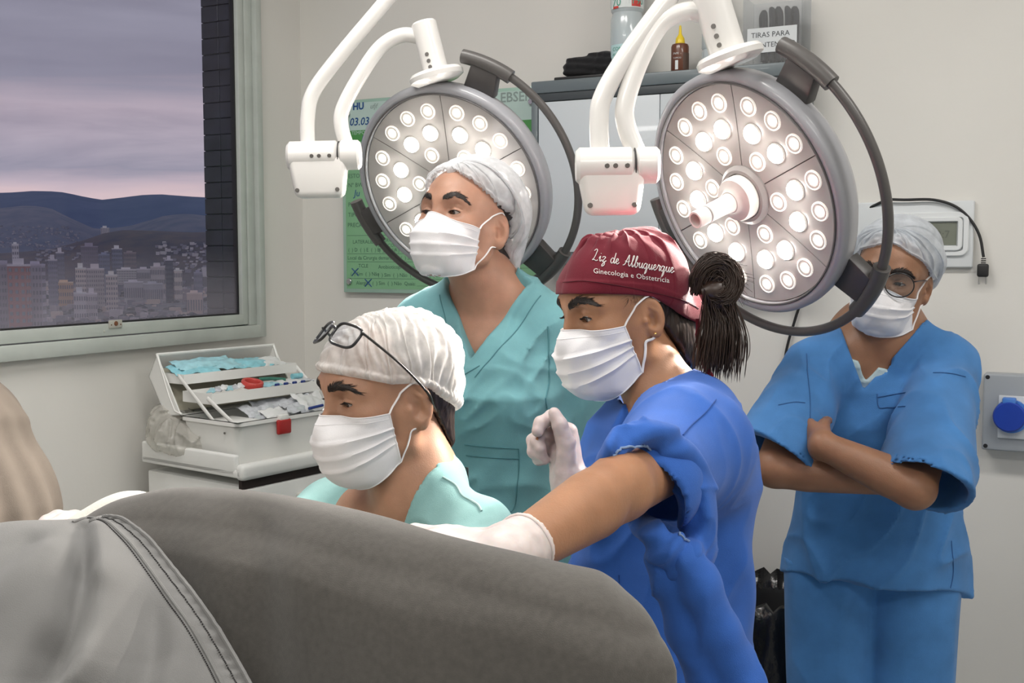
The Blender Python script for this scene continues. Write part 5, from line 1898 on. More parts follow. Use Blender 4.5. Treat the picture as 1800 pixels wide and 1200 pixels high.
# ================================================================ CART WITH THE OPEN MEDICINE BOX
M_cart = mat('cart_white', (0.76, 0.765, 0.745), 0.38, var=0.03, var_scale=12, coat=0.15)
M_cart2 = mat('cart_cream', (0.60, 0.595, 0.555), 0.4)
M_dark = mat('cart_shadow_gap', (0.02, 0.012, 0.010), 0.8)
KO = Vector((-0.674, 2.717, 0))
KX = Vector((0.589, 0.808, 0)).normalized()
KY = Vector((-0.808, 0.589, 0)).normalized()
def Q(x, y, z):
    return KO + KX * x + KY * y + Vector((0, 0, z))
def qbox(bm, x0, x1, y0, y1, z0, z1):
    return add_hexa(bm, [Q(x0, y0, z0), Q(x1, y0, z0), Q(x1, y1, z0), Q(x0, y1, z0), Q(x0, y0, z1), Q(x1, y0, z1), Q(x1, y1, z1), Q(x0, y1, z1)])
def qobj(name, dm, m, par=None, bev=0.003, seg=2):
    bm = bmesh.new()
    qbox(bm, *dm)
    fix(bm, bev, seg)
    return obj(name, bm, m, par, 35)
CW, CDp = 0.60, 0.40
ZT = 0.985
ct = thing('medical_cart', 'white drawer cart below the window carrying the open medicine box', 'cart', Q(0, 0, 0))
qobj('body', (0.012, CW - 0.012, 0.016, CDp - 0.01, 0.14, 0.925), M_cart, ct, 0.004)
qobj('top', (0.0, CW, 0.0, CDp, 0.948, 0.968), M_cart, ct, 0.004)
# raised lip: low at the front, high at the sides and the back
qobj('top_lip', (0.0, 0.018, 0.020, CDp, 0.950, 1.005), M_cart, ct, 0.006, 3)
qobj('top_lip', (CW - 0.018, CW, 0.020, CDp, 0.950, 1.005), M_cart, ct, 0.006, 3)
qobj('top_lip', (0.018, CW - 0.018, CDp - 0.018, CDp, 0.950, 1.005), M_cart, ct, 0.006, 3)
qobj('front_rail', (0.0, CW, -0.010, 0.022, 0.942, 0.983), M_cart, ct, 0.012, 4)
qobj('gap', (0.010, CW - 0.010, 0.006, 0.018, 0.920, 0.942), M_dark, ct, 0.0)
for k in range(4):
    z1 = 0.918 - k * 0.185
    dr_ = qobj('drawer', (0.014, CW - 0.014, -0.004, 0.018, z1 - 0.176, z1), M_cart, ct, 0.005)
    qobj('drawer_handle', (CW * 0.3, CW * 0.7, -0.022, -0.003, z1 - 0.055, z1 - 0.035), M_cart2, dr_, 0.005)
for (x_, y_) in ((0.06, 0.06), (CW - 0.06, 0.06), (0.06, CDp - 0.06), (CW - 0.06, CDp - 0.06)):
    p_ = Q(x_, y_, 0.05)
    cyl_obj('caster', p_ - KY * 0.015, p_ + KY * 0.015, 0.05, M_black, ct, 24, 0.006)
    qobj('caster_fork', (x_ - 0.02, x_ + 0.02, y_ - 0.02, y_ + 0.02, 0.095, 0.145), M_cart2, ct, 0.003)
# ---- the box
TX0, TX1, TY0, TY1 = 0.028, 0.440, 0.040, 0.262
ZB = 0.9695
M_tb = mat('medicine_box_white', (0.80, 0.80, 0.775), 0.36, coat=0.15)
M_tb2 = mat('medicine_box_inside', (0.50, 0.475, 0.385), 0.45)
M_redl = mat('red_latch', (0.38, 0.018, 0.018), 0.35)
tb = thing('medicine_box', 'open white cantilever medicine box with stepped trays on the cart', 'box', Q(TX0, TY0, ZB))
bm = bmesh.new()
def taper_ring(z, g, ins):
    return [bm.verts.new(Q(x, y, z)) for x, y in ((TX0 + g + ins, TY0 + g + ins), (TX1 - g - ins, TY0 + g + ins), (TX1 - g - ins, TY1 - g - ins), (TX0 + g + ins, TY1 - g - ins))]
H_ = 0.112
Ls = [taper_ring(ZB, 0.012, 0), taper_ring(ZB + H_ - 0.010, 0.0, 0), taper_ring(ZB + H_ - 0.010, -0.005, 0), taper_ring(ZB + H_, -0.005, 0), taper_ring(ZB + H_, 0.0, 0.004), taper_ring(ZB + 0.005, 0.012, 0.004)]
for A, B in zip(Ls, Ls[1:]):
    for k in range(4):
        bm.faces.new((A[k], A[(k + 1) % 4], B[(k + 1) % 4], B[k]))
bm.faces.new(Ls[0][::-1]); bm.faces.new(Ls[-1])
bmesh.ops.recalc_face_normals(bm, faces=bm.faces)
vert_edges = [e for e in bm.edges if abs((e.verts[0].co - e.verts[1].co).normalized().z) > 0.8]
bmesh.ops.bevel(bm, geom=vert_edges, offset=0.022, segments=4, affect='EDGES', profile=0.5, clamp_overlap=True)
obj('base', bm, M_tb, tb, 40)
# lid thrown back: profile in (y, z), extruded along x
def plate(name, prof, x0, x1, m, par, th=0.003):
    """thin bent plate: prof polyline in (y, z)"""
    bm = bmesh.new()
    n = len(prof)
    def nrm(i):
        a = Vector(prof[max(i - 1, 0)]); b = Vector(prof[min(i + 1, n - 1)])
        t = (b - a).normalized()
        return Vector((-t.y, t.x))
    A0 = [bm.verts.new(Q(x0, *p)) for p in prof]
    A1 = [bm.verts.new(Q(x1, *p)) for p in prof]
    B0 = [bm.verts.new(Q(x0, *(Vector(p) + nrm(i) * th))) for i, p in enumerate(prof)]
    B1_ = [bm.verts.new(Q(x1, *(Vector(p) + nrm(i) * th))) for i, p in enumerate(prof)]
    for i in range(n - 1):
        bm.faces.new((A0[i], A1[i], A1[i + 1], A0[i + 1]))
        bm.faces.new((B0[i], B0[i + 1], B1_[i + 1], B1_[i]))
        bm.faces.new((A0[i], A0[i + 1], B0[i + 1], B0[i]))
        bm.faces.new((A1[i], B1_[i], B1_[i + 1], A1[i + 1]))
    bm.faces.new((A0[0], B0[0], B1_[0], A1[0]))
    bm.faces.new((A0[-1], A1[-1], B1_[-1], B0[-1]))
    bmesh.ops.recalc_face_normals(bm, faces=bm.faces)
    return obj(name, bm, m, par)
LY = [(0.266, 1.082), (0.330, 1.076), (0.398, 1.176), (0.362, 1.236)]
lidp = plate('lid', LY, TX0, TX1, M_tb, tb)
for x_ in (TX0, TX1 - 0.004):
    bm = bmesh.new()
    cs = [Q(x_, *p) for p in LY] + [Q(x_ + 0.004, *p) for p in LY]
    add_hexa(bm, cs)
    fix(bm)
    obj('lid_end', bm, M_tb, lidp)
    tube_obj('lid_rim', [Q(x_ + 0.002, 0.262, 1.085), Q(x_ + 0.002, 0.290, 1.092), Q(x_ + 0.002, 0.312, 1.128), Q(x_ + 0.002, 0.362, 1.238)], 0.0035, M_tb, lidp, 8)
tube_obj('lid_rim', [Q(TX0, 0.362, 1.238), Q(TX1, 0.362, 1.238)], 0.0035, M_tb, lidp, 8)
plate('lid_inside', [(0.300, 1.088), (0.345, 1.165), (0.352, 1.20)], TX0 + 0.006, TX1 - 0.006, M_tb2, lidp, 0.002)
def tray_box(name, y0, y1, z0, h, x0, x1, front_h=None):
    bm = bmesh.new()
    w = 0.003
    qbox(bm, x0, x1, y0, y1, z0, z0 + w)
    qbox(bm, x0, x1, y0, y0 + w, z0 + w, z0 + (front_h or h))
    qbox(bm, x0, x1, y1 - w, y1, z0 + w, z0 + h)
    qbox(bm, x0, x0 + w, y0 + w, y1 - w, z0 + w, z0 + h)
    qbox(bm, x1 - w, x1, y0 + w, y1 - w, z0 + w, z0 + h)
    xm = (x0 + x1) / 2
    qbox(bm, xm - 0.001, xm + 0.001, y0 + w, y1 - w, z0 + w, z0 + h * 0.8)
    fix(bm)
    o = obj(name, bm, M_tb, tb)
    return o
tr_mid = tray_box('tray', 0.150, 0.268, 1.118, 0.028, TX0 + 0.010, TX1 - 0.004)
tr_up = tray_box('tray', 0.262, 0.350, 1.163, 0.026, TX0 + 0.010, TX1 - 0.004)
for x_ in (TX0 + 0.004, TX1 - 0.002):
    for (p0, p1) in (((0.055, 1.075), (0.160, 1.135)), ((0.135, 1.075), (0.275, 1.185))):
        tube_obj('tray_arm', [Q(x_, *p0), Q(x_, *p1)], 0.0062, M_tb, tb, 8, flat=0.35, up=KX)
qobj('inner_ledge', (TX0 + 0.012, TX0 + 0.100, TY0 + 0.02, TY0 + 0.14, ZB + H_ - 0.012, ZB + H_ - 0.004), M_tb, tb, 0.002)
lt = qobj('latch', (0.150, 0.196, TY0 - 0.016, TY0 - 0.004, ZB + H_ - 0.045, ZB + H_ - 0.006), M_redl, tb, 0.005, 3)
lt['label'] = 'red latch'
qobj('latch_clip', (0.158, 0.188, TY0 - 0.014, TY0 + 0.003, ZB + H_ - 0.008, ZB + H_ + 0.006), M_tb, lt, 0.002)
for (x_, z_) in ((TX0 + 0.012, 0.03), ):
    pass
for y_ in (TY0 + 0.05, TY1 - 0.02):
    p_ = Q(TX0 + 0.001, y_, ZB + H_ - 0.03)
    cyl_obj('rivet', p_, p_ - KX * 0.0025, 0.003, M_screw, tb, 10, 0.0004)
# ---- what lies in it
rq = random.Random(11)
def crumple(name, c, u, v, m, label, cat, group=None, amp=0.006, th=0.004, seed=0, nu=14, nv=10, par=None):
    """a soft packet spanned by u and v round c, puffed and creased"""
    c, u, v = Vector(c), Vector(u), Vector(v)
    nrm = u.cross(v).normalized()
    if nrm.z < 0:
        nrm = -nrm
    bm = bmesh.new()
    rows = []
    for j in range(nv + 1):
        row = []
        for i in range(nu + 1):
            s, t = -0.5 + i / nu, -0.5 + j / nv
            e = max(0, 1 - (2 * abs(s)) ** 4) * max(0, 1 - (2 * abs(t)) ** 4)
            q = Vector((s * 5 + seed * 3.1, t * 4, seed * 1.7))
            h = th * e + amp * (mnoise.noise(q) + 0.5 * mnoise.noise(q * 2.3)) + amp * 0.5 * abs(mnoise.noise(q * 3.7))
            row.append(bm.verts.new(c + u * s + v * t + nrm * h))
        rows.append(row)
    for j in range(nv):
        for i in range(nu):
            bm.faces.new((rows[j][i], rows[j][i + 1], rows[j + 1][i + 1], rows[j + 1][i]))
    bm.normal_update()
    bm.faces.ensure_lookup_table()
    if bm.faces[0].normal.dot(nrm) < 0:
        bmesh.ops.reverse_faces(bm, faces=bm.faces)
    thicken(bm, 0.0016)
    o = obj(name, bm, m, par, 50)
    if par is None:
        tag(o, label, cat, group)
    return o
M_bluep = mat('pale_blue_wrapper', (0.33, 0.60, 0.67), 0.35, var=0.15, var_scale=50, coat=0.3)
M_aqua = mat('aqua_wrapper', (0.25, 0.56, 0.64), 0.30, var=0.15, var_scale=60, coat=0.3)
M_foil = mat('clear_foil_wrapper', (0.58, 0.60, 0.645), 0.22, var=0.16, var_scale=70, coat=0.4, metal=0.15)
M_paperw = mat('white_packet', (0.68, 0.69, 0.69), 0.45)
M_lilac = mat('lilac_label', (0.45, 0.46, 0.68), 0.4)
M_redr = mat('red_tape', (0.52, 0.055, 0.045), 0.4)
M_dgreen = mat('dark_green_tube', (0.035, 0.16, 0.115), 0.4)
for k, (x_, y_, z_, w_, m_) in enumerate(((0.10, 0.300, 1.196, 0.13, M_aqua), (0.20, 0.310, 1.200, 0.15, M_bluep), (0.29, 0.300, 1.197, 0.14, M_aqua), (0.15, 0.318, 1.208, 0.20, M_bluep), (0.37, 0.306, 1.196, 0.10, M_paperw))):
    crumple('wrapper', Q(x_, y_, z_), KX * w_ + KY * 0.01 * (k - 2), KY * 0.055 + Vector((0, 0, 0.02)), m_, ('aqua sterile wrapper at the left of the upper tray', 'pale blue wrapper in the middle of the upper tray', 'aqua sterile wrapper right of the middle of the upper tray', 'long pale blue wrapper topmost in the upper tray', 'white packet at the right end of the upper tray')[k], 'wrapper', 'wrappers in the upper tray', 0.006, 0.008, k)
for k in range(6):
    x_ = 0.085 + 0.019 * k
    crumple('syringe_packet', Q(x_, 0.205, 1.146 + 0.002 * (k % 3)), KX * 0.05 + KY * (0.045 + 0.01 * (k % 2)), KX * -0.012 + KY * 0.020, (M_bluep, M_foil, M_paperw)[k % 3], ('first', 'second', 'third', 'fourth', 'fifth', 'sixth')[k] + ' slim syringe packet from the left in the middle tray', 'packet', 'syringe packets in the middle tray', 0.004, 0.006, 20 + k, 8, 5)
for k, (x_, m_) in enumerate(((0.275, M_bluep), (0.31, M_paperw), (0.36, M_paperw), (0.405, M_foil))):
    crumple('packet', Q(x_, 0.195 + 0.012 * (k % 2), 1.145), KX * 0.06 + KY * 0.01, KY * 0.05, m_, ('pale blue packet beside the red tape roll', 'white packet behind the pale blue packet in the middle tray', 'white packet right of centre in the middle tray', 'clear packet at the right end of the middle tray')[k], 'packet', 'packets in the middle tray', 0.004, 0.006, 30 + k, 8, 6)
rt = thing('tape_roll', 'red adhesive tape roll in the middle tray of the medicine box', 'tape', Q(0.205, 0.178, 1.135))
lathe_obj('tape', Q(0.207, 0.192, 1.146), Vector((0, 0, 1)) - KY * 0.25, [(0.021, 0), (0.029, 0), (0.030, 0.003), (0.030, 0.014), (0.028, 0.017), (0.022, 0.017), (0.020, 0.014), (0.020, 0.003), (0.021, 0)], M_redr, rt, 32)
gt_ = tube_obj('tube', catmull([Q(0.27, 0.235, 1.158), Q(0.30, 0.225, 1.158), Q(0.34, 0.205, 1.153)], 5), 0.005, M_dgreen, None, 10)
tag(gt_, 'dark green ampoule tube lying across the middle tray', 'tube')
gc_ = tube_obj('tube', [Q(0.375, 0.215, 1.158), Q(0.41, 0.215, 1.158)], 0.008, M_aqua, None, 12)
tag(gc_, 'short turquoise tube at the right of the middle tray', 'tube')
for k in range(4):
    b_ = tube_obj('marker_cap', [Q(0.262 + 0.032 * k, 0.158, 1.148), Q(0.274 + 0.032 * k, 0.160, 1.148)], 0.0042, mat('navy_cap', (0.02, 0.045, 0.22), 0.4), None, 8)
    tag(b_, 'small navy cap, ' + ('first', 'second', 'third', 'fourth')[k] + ' from the left along the middle tray front', 'cap', 'navy caps in the middle tray')
for k, (x_, y_, z_, w_, h_, m_, tl_) in enumerate(((0.20, 0.135, 1.075, 0.13, 0.09, M_foil, 0.4), (0.26, 0.15, 1.085, 0.15, 0.09, M_foil, 0.5), (0.31, 0.13, 1.088, 0.13, 0.09, M_foil, 0.45), (0.34, 0.105, 1.092, 0.10, 0.07, M_paperw, 0.6), (0.22, 0.105, 1.078, 0.10, 0.06, M_paperw, 0.3), (0.38, 0.15, 1.095, 0.09, 0.09, M_paperw, 0.9), (0.29, 0.095, 1.082, 0.11, 0.06, M_foil, 0.35))):
    crumple('packet', Q(x_, y_, z_), KX * w_ + Vector((0, 0, 0.02 * ((k % 3) - 1))), KY * h_ * 0.8 + Vector((0, 0, h_ * tl_)), m_, ('crinkled clear packet at the left of the box bottom', 'large crinkled clear packet in the box bottom', 'clear packet leaning right of the large clear one', 'white packet standing near the red latch', 'flat white packet left of the red latch', 'white card packet standing at the right end of the box', 'clear packet lying just behind the red latch')[k], 'packet', 'packets in the box bottom', 0.009, 0.010, 50 + k)
pn = tube_obj('pen', [Q(0.30, 0.070, 1.086), Q(0.345, 0.062, 1.091)], 0.004, mat('navy_cap', (0.02, 0.045, 0.22), 0.4), None, 10)
tag(pn, 'navy pen lying on the packets behind the box rim', 'pen')
# crumpled clear bag between the box and the wall
M_bag = bpy.data.materials.new('clear_bag_plastic')
M_bag.use_nodes = True
t_ = M_bag.node_tree; t_.nodes.clear()
o_ = t_.nodes.new('ShaderNodeOutputMaterial'); x1 = t_.nodes.new('ShaderNodeBsdfTransparent'); x1.inputs[0].default_value = (0.93, 0.93, 0.91, 1)
x2 = t_.nodes.new('ShaderNodeBsdfPrincipled'); x2.inputs['Base Color'].default_value = (0.66, 0.64, 0.59, 1); x2.inputs['Roughness'].default_value = 0.2
mx = t_.nodes.new('ShaderNodeMixShader'); mx.inputs[0].default_value = 0.42
t_.links.new(x1.outputs[0], mx.inputs[1]); t_.links.new(x2.outputs[0], mx.inputs[2]); t_.links.new(mx.outputs[0], o_.inputs[0])
BGc = Q(0.012, 0.335, 1.020)
def bagf(p):
    d = s_ell(p, Q(0.060, 0.315, 1.025), (0.075, 0.075, 0.052))
    d = smin(d, s_ell(p, Q(0.050, 0.245, 1.008), (0.06, 0.05, 0.036)), 0.02)
    d = smin(d, s_ell(p, Q(0.060, 0.345, 1.060), (0.05, 0.045, 0.04)), 0.02)
    d = d - folds(p, 3, (26, 26, 26), 1.0) * f32(0.012) - folds(p, 9, (60, 60, 60), 0.8) * f32(0.003)
    return np.maximum(d, f32(0.9700) - p[:, 2])
lo, hi = bounds([Q(0.06, 0.30, 1.03)], 0.17)
bg_ = np_mesh('plastic_bag', mesh_sdf(bagf, lo, hi, 0.0042), M_bag, None)
tag(bg_, 'crumpled clear plastic bag on the cart behind the medicine box', 'bag')
# ================================================================ DRAPES IN THE FOREGROUND
M_drape = mat('dark_grey_drape_cloth', (0.088, 0.081, 0.073), 0.92, var=0.12, var_scale=140, bump=0.25, bump_scale=1100, sheen=0.25)
M_drape2 = mat('grey_drape_cloth', (0.172, 0.171, 0.168), 0.92, var=0.07, var_scale=10, bump=0.22, bump_scale=1000, sheen=0.15)
M_thread = mat('dark_stitching', (0.035, 0.034, 0.034), 0.9)
M_sheet = mat('white_sterile_sheet', (0.84, 0.81, 0.74), 0.8, bump=0.2, bump_scale=200)
M_beige = mat('beige_drape_cloth', (0.175, 0.145, 0.12), 0.9, var=0.10, var_scale=12, bump=0.2, bump_scale=800)

def loft_drape(name, ridge, m, front, back_, top_r0, zlow, wr, NT=56, NS=150, th=0.003, smooth_n=10):
    """cloth hung over a ridge line (pixel x, pixel y, depth): falls to zlow on both sides"""
    Rd = catmull([P(*q) for q in ridge], smooth_n)
    N = len(Rd)
    V_, F_ = [], []
    for i, p in enumerate(Rd):
        t = (Rd[min(i + 1, N - 1)] - Rd[max(i - 1, 0)])
        t.z = 0
        t.normalize()
        n = Vector((t.y, -t.x, 0))
        if n.y > 0:
            n = -n
        s = i / (N - 1)
        prof = []
        top_r = top_r0 * (1 - 0.6 * min(1, max(0, (s - 0.72) / 0.2)) ** 1.5)
        h = max(p.z - zlow, 0.05)
        for k in range(NT // 2, 0, -1):             # far side, from the floor up
            q = k / (NT // 2)
            a = min(1, q * 3.2) * PI / 2
            prof.append((-top_r * math.sin(a) - back_ * max(0, q - 0.3), -top_r * (1 - math.cos(a)) - max(0, q - 0.3) / 0.7 * (h - top_r)))
        for k in range(0, NT + 1):                  # crest and near side
            q = k / NT
            a = min(1, q * 3.6) * PI / 2
            fo = front(s)
            prof.append((top_r * math.sin(a) + fo * max(0, q - 0.18) ** 0.8, -top_r * (1 - math.cos(a)) - max(0, q - 0.27) / 0.73 * (h - top_r)))
        for j, (u, z) in enumerate(prof):
            w = p + n * u + Vector((0, 0, z))
            f_ = wr(s, (j - NT // 2) / NT, w)
            V_.append(w + n * f_ + Vector((0, 0, f_ * 0.3)))
    M_ = len(prof)
    for i in range(N - 1):
        for j in range(M_ - 1):
            a = i * M_ + j
            F_.append((a, a + 1, a + M_ + 1, a + M_))
    bm = bmesh.new()
    vs = [bm.verts.new(p) for p in V_]
    for q in F_:
        bm.faces.new([vs[i] for i in q])
    bmesh.ops.recalc_face_normals(bm, faces=bm.faces)
    k0 = bm.faces[:][(N // 2) * (M_ - 1) + NT // 2 + NT // 3] if False else None
    bm.faces.ensure_lookup_table()
    fc = bm.faces[(N // 2) * (M_ - 1) + NT // 2 + NT // 2]
    if fc.normal.y > 0:
        bmesh.ops.reverse_faces(bm, faces=bm.faces)
    thicken(bm, th)
    return obj(name, bm, m, None, True), Rd

def nz(v, s, k=0):
    return mnoise.noise(Vector((v.x * s + k, v.y * s, v.z * s)))
RIDGE = [(60, 1000, 1.33), (120, 948, 1.33), (165, 905, 1.31), (205, 880, 1.29), (245, 868, 1.27), (300, 858, 1.25), (380, 859, 1.22), (470, 869, 1.18), (560, 886, 1.14), (650, 907, 1.11), (740, 934, 1.08),
         (830, 957, 1.06), (900, 973, 1.045), (980, 992, 1.03), (1050, 1007, 1.02), (1092, 1030, 1.02), (1108, 1056, 1.025), (1116, 1092, 1.03), (1120, 1150, 1.035), (1122, 1230, 1.04), (1124, 1400, 1.05)]
def wr_dark(s, q, w):
    f_ = 0.014 * nz(w, 5.0) + 0.008 * nz(w, 11, 3)
    f_ += 0.012 * math.exp(-((w.x + 0.33 - 0.10 * q) / 0.035) ** 2) * min(1, abs(q) * 3) * (1 if q > 0 else 0)
    f_ -= 0.012 * math.exp(-((w.x + 0.28 - 0.12 * q) / 0.030) ** 2) * min(1, abs(q) * 3) * (1 if q > 0 else 0)
    return f_ * min(1, abs(q) * 6 + 0.2)
dk, RD = loft_drape('surgical_drape', RIDGE, M_drape, lambda s: (0.10 + 0.02 * math.sin(s * 9)) * (1 - 0.75 * min(1, max(0, (s - 0.7) / 0.2))), 0.06, 0.06, 0.01, wr_dark)
tag(dk, 'dark grey cloth drape over a raised leg across the foreground', 'drape')
# white sheet just behind it, in the light of the lamps
SH = [(-60, 1010, 1.44), (0, 925, 1.44), (40, 960, 1.44), (80, 935, 1.43), (115, 915, 1.42), (150, 893, 1.41), (185, 872, 1.40), (215, 863, 1.39), (240, 864, 1.38), (270, 876, 1.37), (330, 930, 1.36), (380, 1000, 1.36)]
sh_, _ = loft_drape('sterile_sheet', SH, M_sheet, lambda s: 0.05, 0.05, 0.035, 0.01, lambda s, q, w: 0.006 * nz(w, 14, 5), NT=30)
tag(sh_, 'brightly lit white sheet behind the dark grey drape', 'sheet')
# light grey sheet with a stitched hem, lying over the near side
HEM = [(158, 917, 1.185), (190, 909, 1.175), (222, 916, 1.155), (262, 948, 1.115), (302, 996, 1.075), (340, 1046, 1.04), (378, 1102, 1.01), (412, 1158, 0.985), (438, 1205, 0.965), (470, 1270, 0.945), (520, 1400, 0.92)]
LEFT = [(-330, 985, 1.17), (-330, 1010, 1.13), (-330, 1040, 1.09), (-330, 1080, 1.05), (-330, 1120, 1.01), (-330, 1160, 0.98), (-330, 1205, 0.95), (-330, 1250, 0.92), (-330, 1300, 0.90), (-330, 1360, 0.885), (-330, 1440, 0.87)]
hc = catmull([P(*q) for q in HEM], 10)
lc = catmull([P(*q) for q in LEFT], 10)
NH = len(hc)
NS = 110
V_, F_ = [], []
def gp(i, s):
    a, b = hc[i], lc[i]
    p = a.lerp(b, s)
    t = i / (NH - 1)
    # belly towards the viewer, crest of the knee near the top
    p = p + Vector((0, -0.030, 0.022)) * math.sin(PI * min(1, s * 1.15)) * (0.25 + 0.75 * math.sin(PI * min(1, t * 1.4 + 0.05)))
    if t < 0.25:
        p.z += 0.010 * math.sin(PI * min(1, s / 0.62)) * (1 - t / 0.25)
    return p
for i in range(NH):
    for k in range(NS + 1):
        s = (k / NS) ** 1.35
        p = gp(i, s)
        t = i / (NH - 1)
        f_ = 0.012 * nz(p, 6, 8) + 0.008 * nz(p, 13, 2)
        # two long diagonal folds
        for (x0, y0, x1, y1, wd, am) in ((0.40, 0.72, 0.20, 0.40, 0.05, 0.019), (0.62, 0.95, 0.40, 0.66, 0.06, 0.021), (0.22, 0.40, 0.12, 0.22, 0.04, 0.012), (0.50, 0.40, 0.30, 0.28, 0.05, 0.008), (0.30, 0.95, 0.12, 0.60, 0.05, 0.010)):
            dx, dy = x1 - x0, y1 - y0
            l2 = dx * dx + dy * dy
            h = ((s - x0) * dx + (t - y0) * dy) / l2
            hcl = min(1, max(0, h))
            dd = ((s - x0) * dy - (t - y0) * dx) / math.sqrt(l2)
            fade = math.exp(-((h - hcl) / 0.25) ** 2)
            f_ += am * fade * (math.exp(-((dd - wd * 0.5) / wd) ** 2) - 1.25 * math.exp(-((dd + wd * 0.55) / (wd * 0.75)) ** 2))
        f_ += 0.0035 * math.exp(-((s - 0.0) / 0.012) ** 2)
        # puckers along the stitched hem
        f_ += 0.0014 * math.sin(t * 150 + 3 * nz(p, 20)) * math.exp(-((s - 0.025) / 0.02) ** 2)
        V_.append(p + Vector((0.15, -0.75, 0.6)) * f_)
W_ = NS + 1
# fold the top edge back and down on the far side
for i in range(NH - 1):
    for k in range(NS):
        a = i * W_ + k
        F_.append((a, a + 1, a + W_ + 1, a + W_))
base_n = len(V_)
for r_ in range(1, 9):
    for k in range(NS + 1):
        p = V_[k]
        V_.append(p + Vector((0, 0.018 * r_ * 1.2, -0.010 * r_ * r_ * 0.5)))
for r_ in range(8):
    for k in range(NS):
        a = (base_n + (r_ - 1) * W_ + k) if r_ else k
        b = base_n + r_ * W_ + k
        F_.append((a, b, b + 1, a + 1))
bm = bmesh.new()
vs = [bm.verts.new(p) for p in V_]
for q in F_:
    bm.faces.new([vs[i] for i in q])
bmesh.ops.recalc_face_normals(bm, faces=bm.faces)
bm.faces.ensure_lookup_table()
if bm.faces[(NH // 2) * NS + NS // 2].normal.y > 0:
    bmesh.ops.reverse_faces(bm, faces=bm.faces)
thicken(bm, 0.004)
# carry the lower edge down to the floor
lg = obj('surgical_drape', bm, M_drape2, None, True)
tag(lg, 'lighter grey sheet with a double stitched hem in the lower left foreground', 'drape')
bvl = bvh_of(lg)
def hemline(off, name, r, m, dash=False, lift=0.0006):
    pts = []
    for i in range(7 if dash else 0, NH):
        pts.append(V_[i * W_ + off])
    out = []
    for p in pts:
        d_ = (p - CAM).normalized()
        o1, nn = cast(bvl, p - d_ * 0.2, d_, 0.4)
        out.append((o1 if o1 is not None else p) + (nn * lift if nn is not None else Vector()))
    if not dash:
        tube_obj(name, out, r, m, lg, 6)
        return
    fine = catmull(out, 6)
    bm = bmesh.new()
    i = 0
    while i + 3 < len(fine):
        add_tube(bm, fine[i:i + 3], r, 5)
        i += 4
    o = obj(name, bm, m, lg, True)
    o['kind'] = 'stuff'
hemline(0, 'hem_edge', 0.0022, M_drape2)
def find_col(dist):
    i = NH // 2
    for k in range(NS):
        if (V_[i * W_ + k] - V_[i * W_]).length > dist:
            return k
    return 3
hemline(find_col(0.009), 'stitching', 0.00075, M_thread, True)
hemline(find_col(0.020), 'hem_fold', 0.0016, M_drape2)
hemline(find_col(0.024), 'stitching', 0.00075, M_thread, True)
# beige drape at the left edge
BT = [P(-95, 660, 1.95), P(-82, 760, 1.93), P(-78, 900, 1.92), P(-80, 1100, 1.92)]
def beige(p):
    d = s_chain(p, BT + [Vector((BT[-1].x, BT[-1].y, 0.0))], [0.045, 0.110, 0.155, 0.185, 0.24], 0.02)
    x = p[:, 0] - f32(BT[1].x)
    y = p[:, 1] - f32(BT[1].y)
    an = np.arctan2(y, x)
    zz = np.clip((f32(1.30) - p[:, 2]) * 4, 0, 1)
    d = d - np.sin(an * 17 + p[:, 2] * 7 + vnoise(p * A3((8, 8, 2)), 4) * 5) * f32(0.006) * zz - folds(p, 5, (9, 9, 3), 0.7) * f32(0.010)
    return np.maximum(d, f32(0.005) - p[:, 2])
lo, hi = bounds(BT + [Vector((BT[0].x, BT[0].y, 0.0))], 0.30)
be = np_mesh('draped_cloth', mesh_sdf(beige, (lo[0], lo[1], -0.02), hi, 0.008), M_beige, None)
tag(be, 'beige folded cloth hanging at the left edge below the window', 'drape')
# ================================================================ WOMAN IN TEAL SCRUBS, BEHIND
M_skin1 = skin('skin_warm', (0.42, 0.225, 0.15))
M_teal = scrub('teal_scrub_cloth', (0.150, 0.345, 0.375))
M_teal_d = mat('teal_seam', (0.07, 0.21, 0.235), 0.85)
M_net1 = bouffant('white_hair_net', 0.62)
w1 = thing('person', 'person in teal scrubs with white hair net standing before the lamp by the green board', 'person', (P(850, 540, 2.30).x, P(850, 540, 2.30).y, 0))
hf1 = Frame(P(817, 399, 2.25), math.radians(34), math.radians(13), math.radians(1.5), 1.03)
hg1 = dict(lid=0.70, ear=1.08, flare=0.55, brow=0.9, nose=0.98)
sc1 = P(850, 545, 2.30)
tf1 = Frame((sc1.x + 0.02, sc1.y + 0.05, 0), math.radians(18))
J1 = dict(neck=tf1.w(0.0, 0.035, 1.435), chest=tf1.w(0, 0.09, 1.30), shR=tf1.w(0.150, 0.03, 1.352), shL=tf1.w(-0.150, 0.03, 1.350),
          elR=P(700, 830, 2.26), wrR=P(760, 960, 2.10), elL=P(1018, 800, 2.36), wrL=P(985, 925, 2.16))
stand_legs(tf1, J1)
h1R = hand_spec(J1['wrR'], P(800, 1000, 2.0) - J1['wrR'], Vector((0.5, 0, -0.8)), 1, [(0.3, 0.4, 0.2)] * 4)
h1L = hand_spec(J1['wrL'], P(930, 985, 2.05) - J1['wrL'], Vector((-0.4, 0, -0.8)), -1, [(0.3, 0.4, 0.2)] * 4)
B1 = Body(hf1, hg1, tf1, J1, lean=0.06, hands=(h1R, h1L), neck_r=0.051)
lo, hi = bounds([J1[k] for k in J1] + [hf1.w(0, 0, 0.14)], 0.14)
lo = (lo[0], lo[1] - 0.05, 0.0)
body1 = B1.build(w1, M_skin1, lo, hi)
bv1 = bvh_of(body1)
make_eyes(hf1, hg1, body1, (0.25, 1, -0.45))
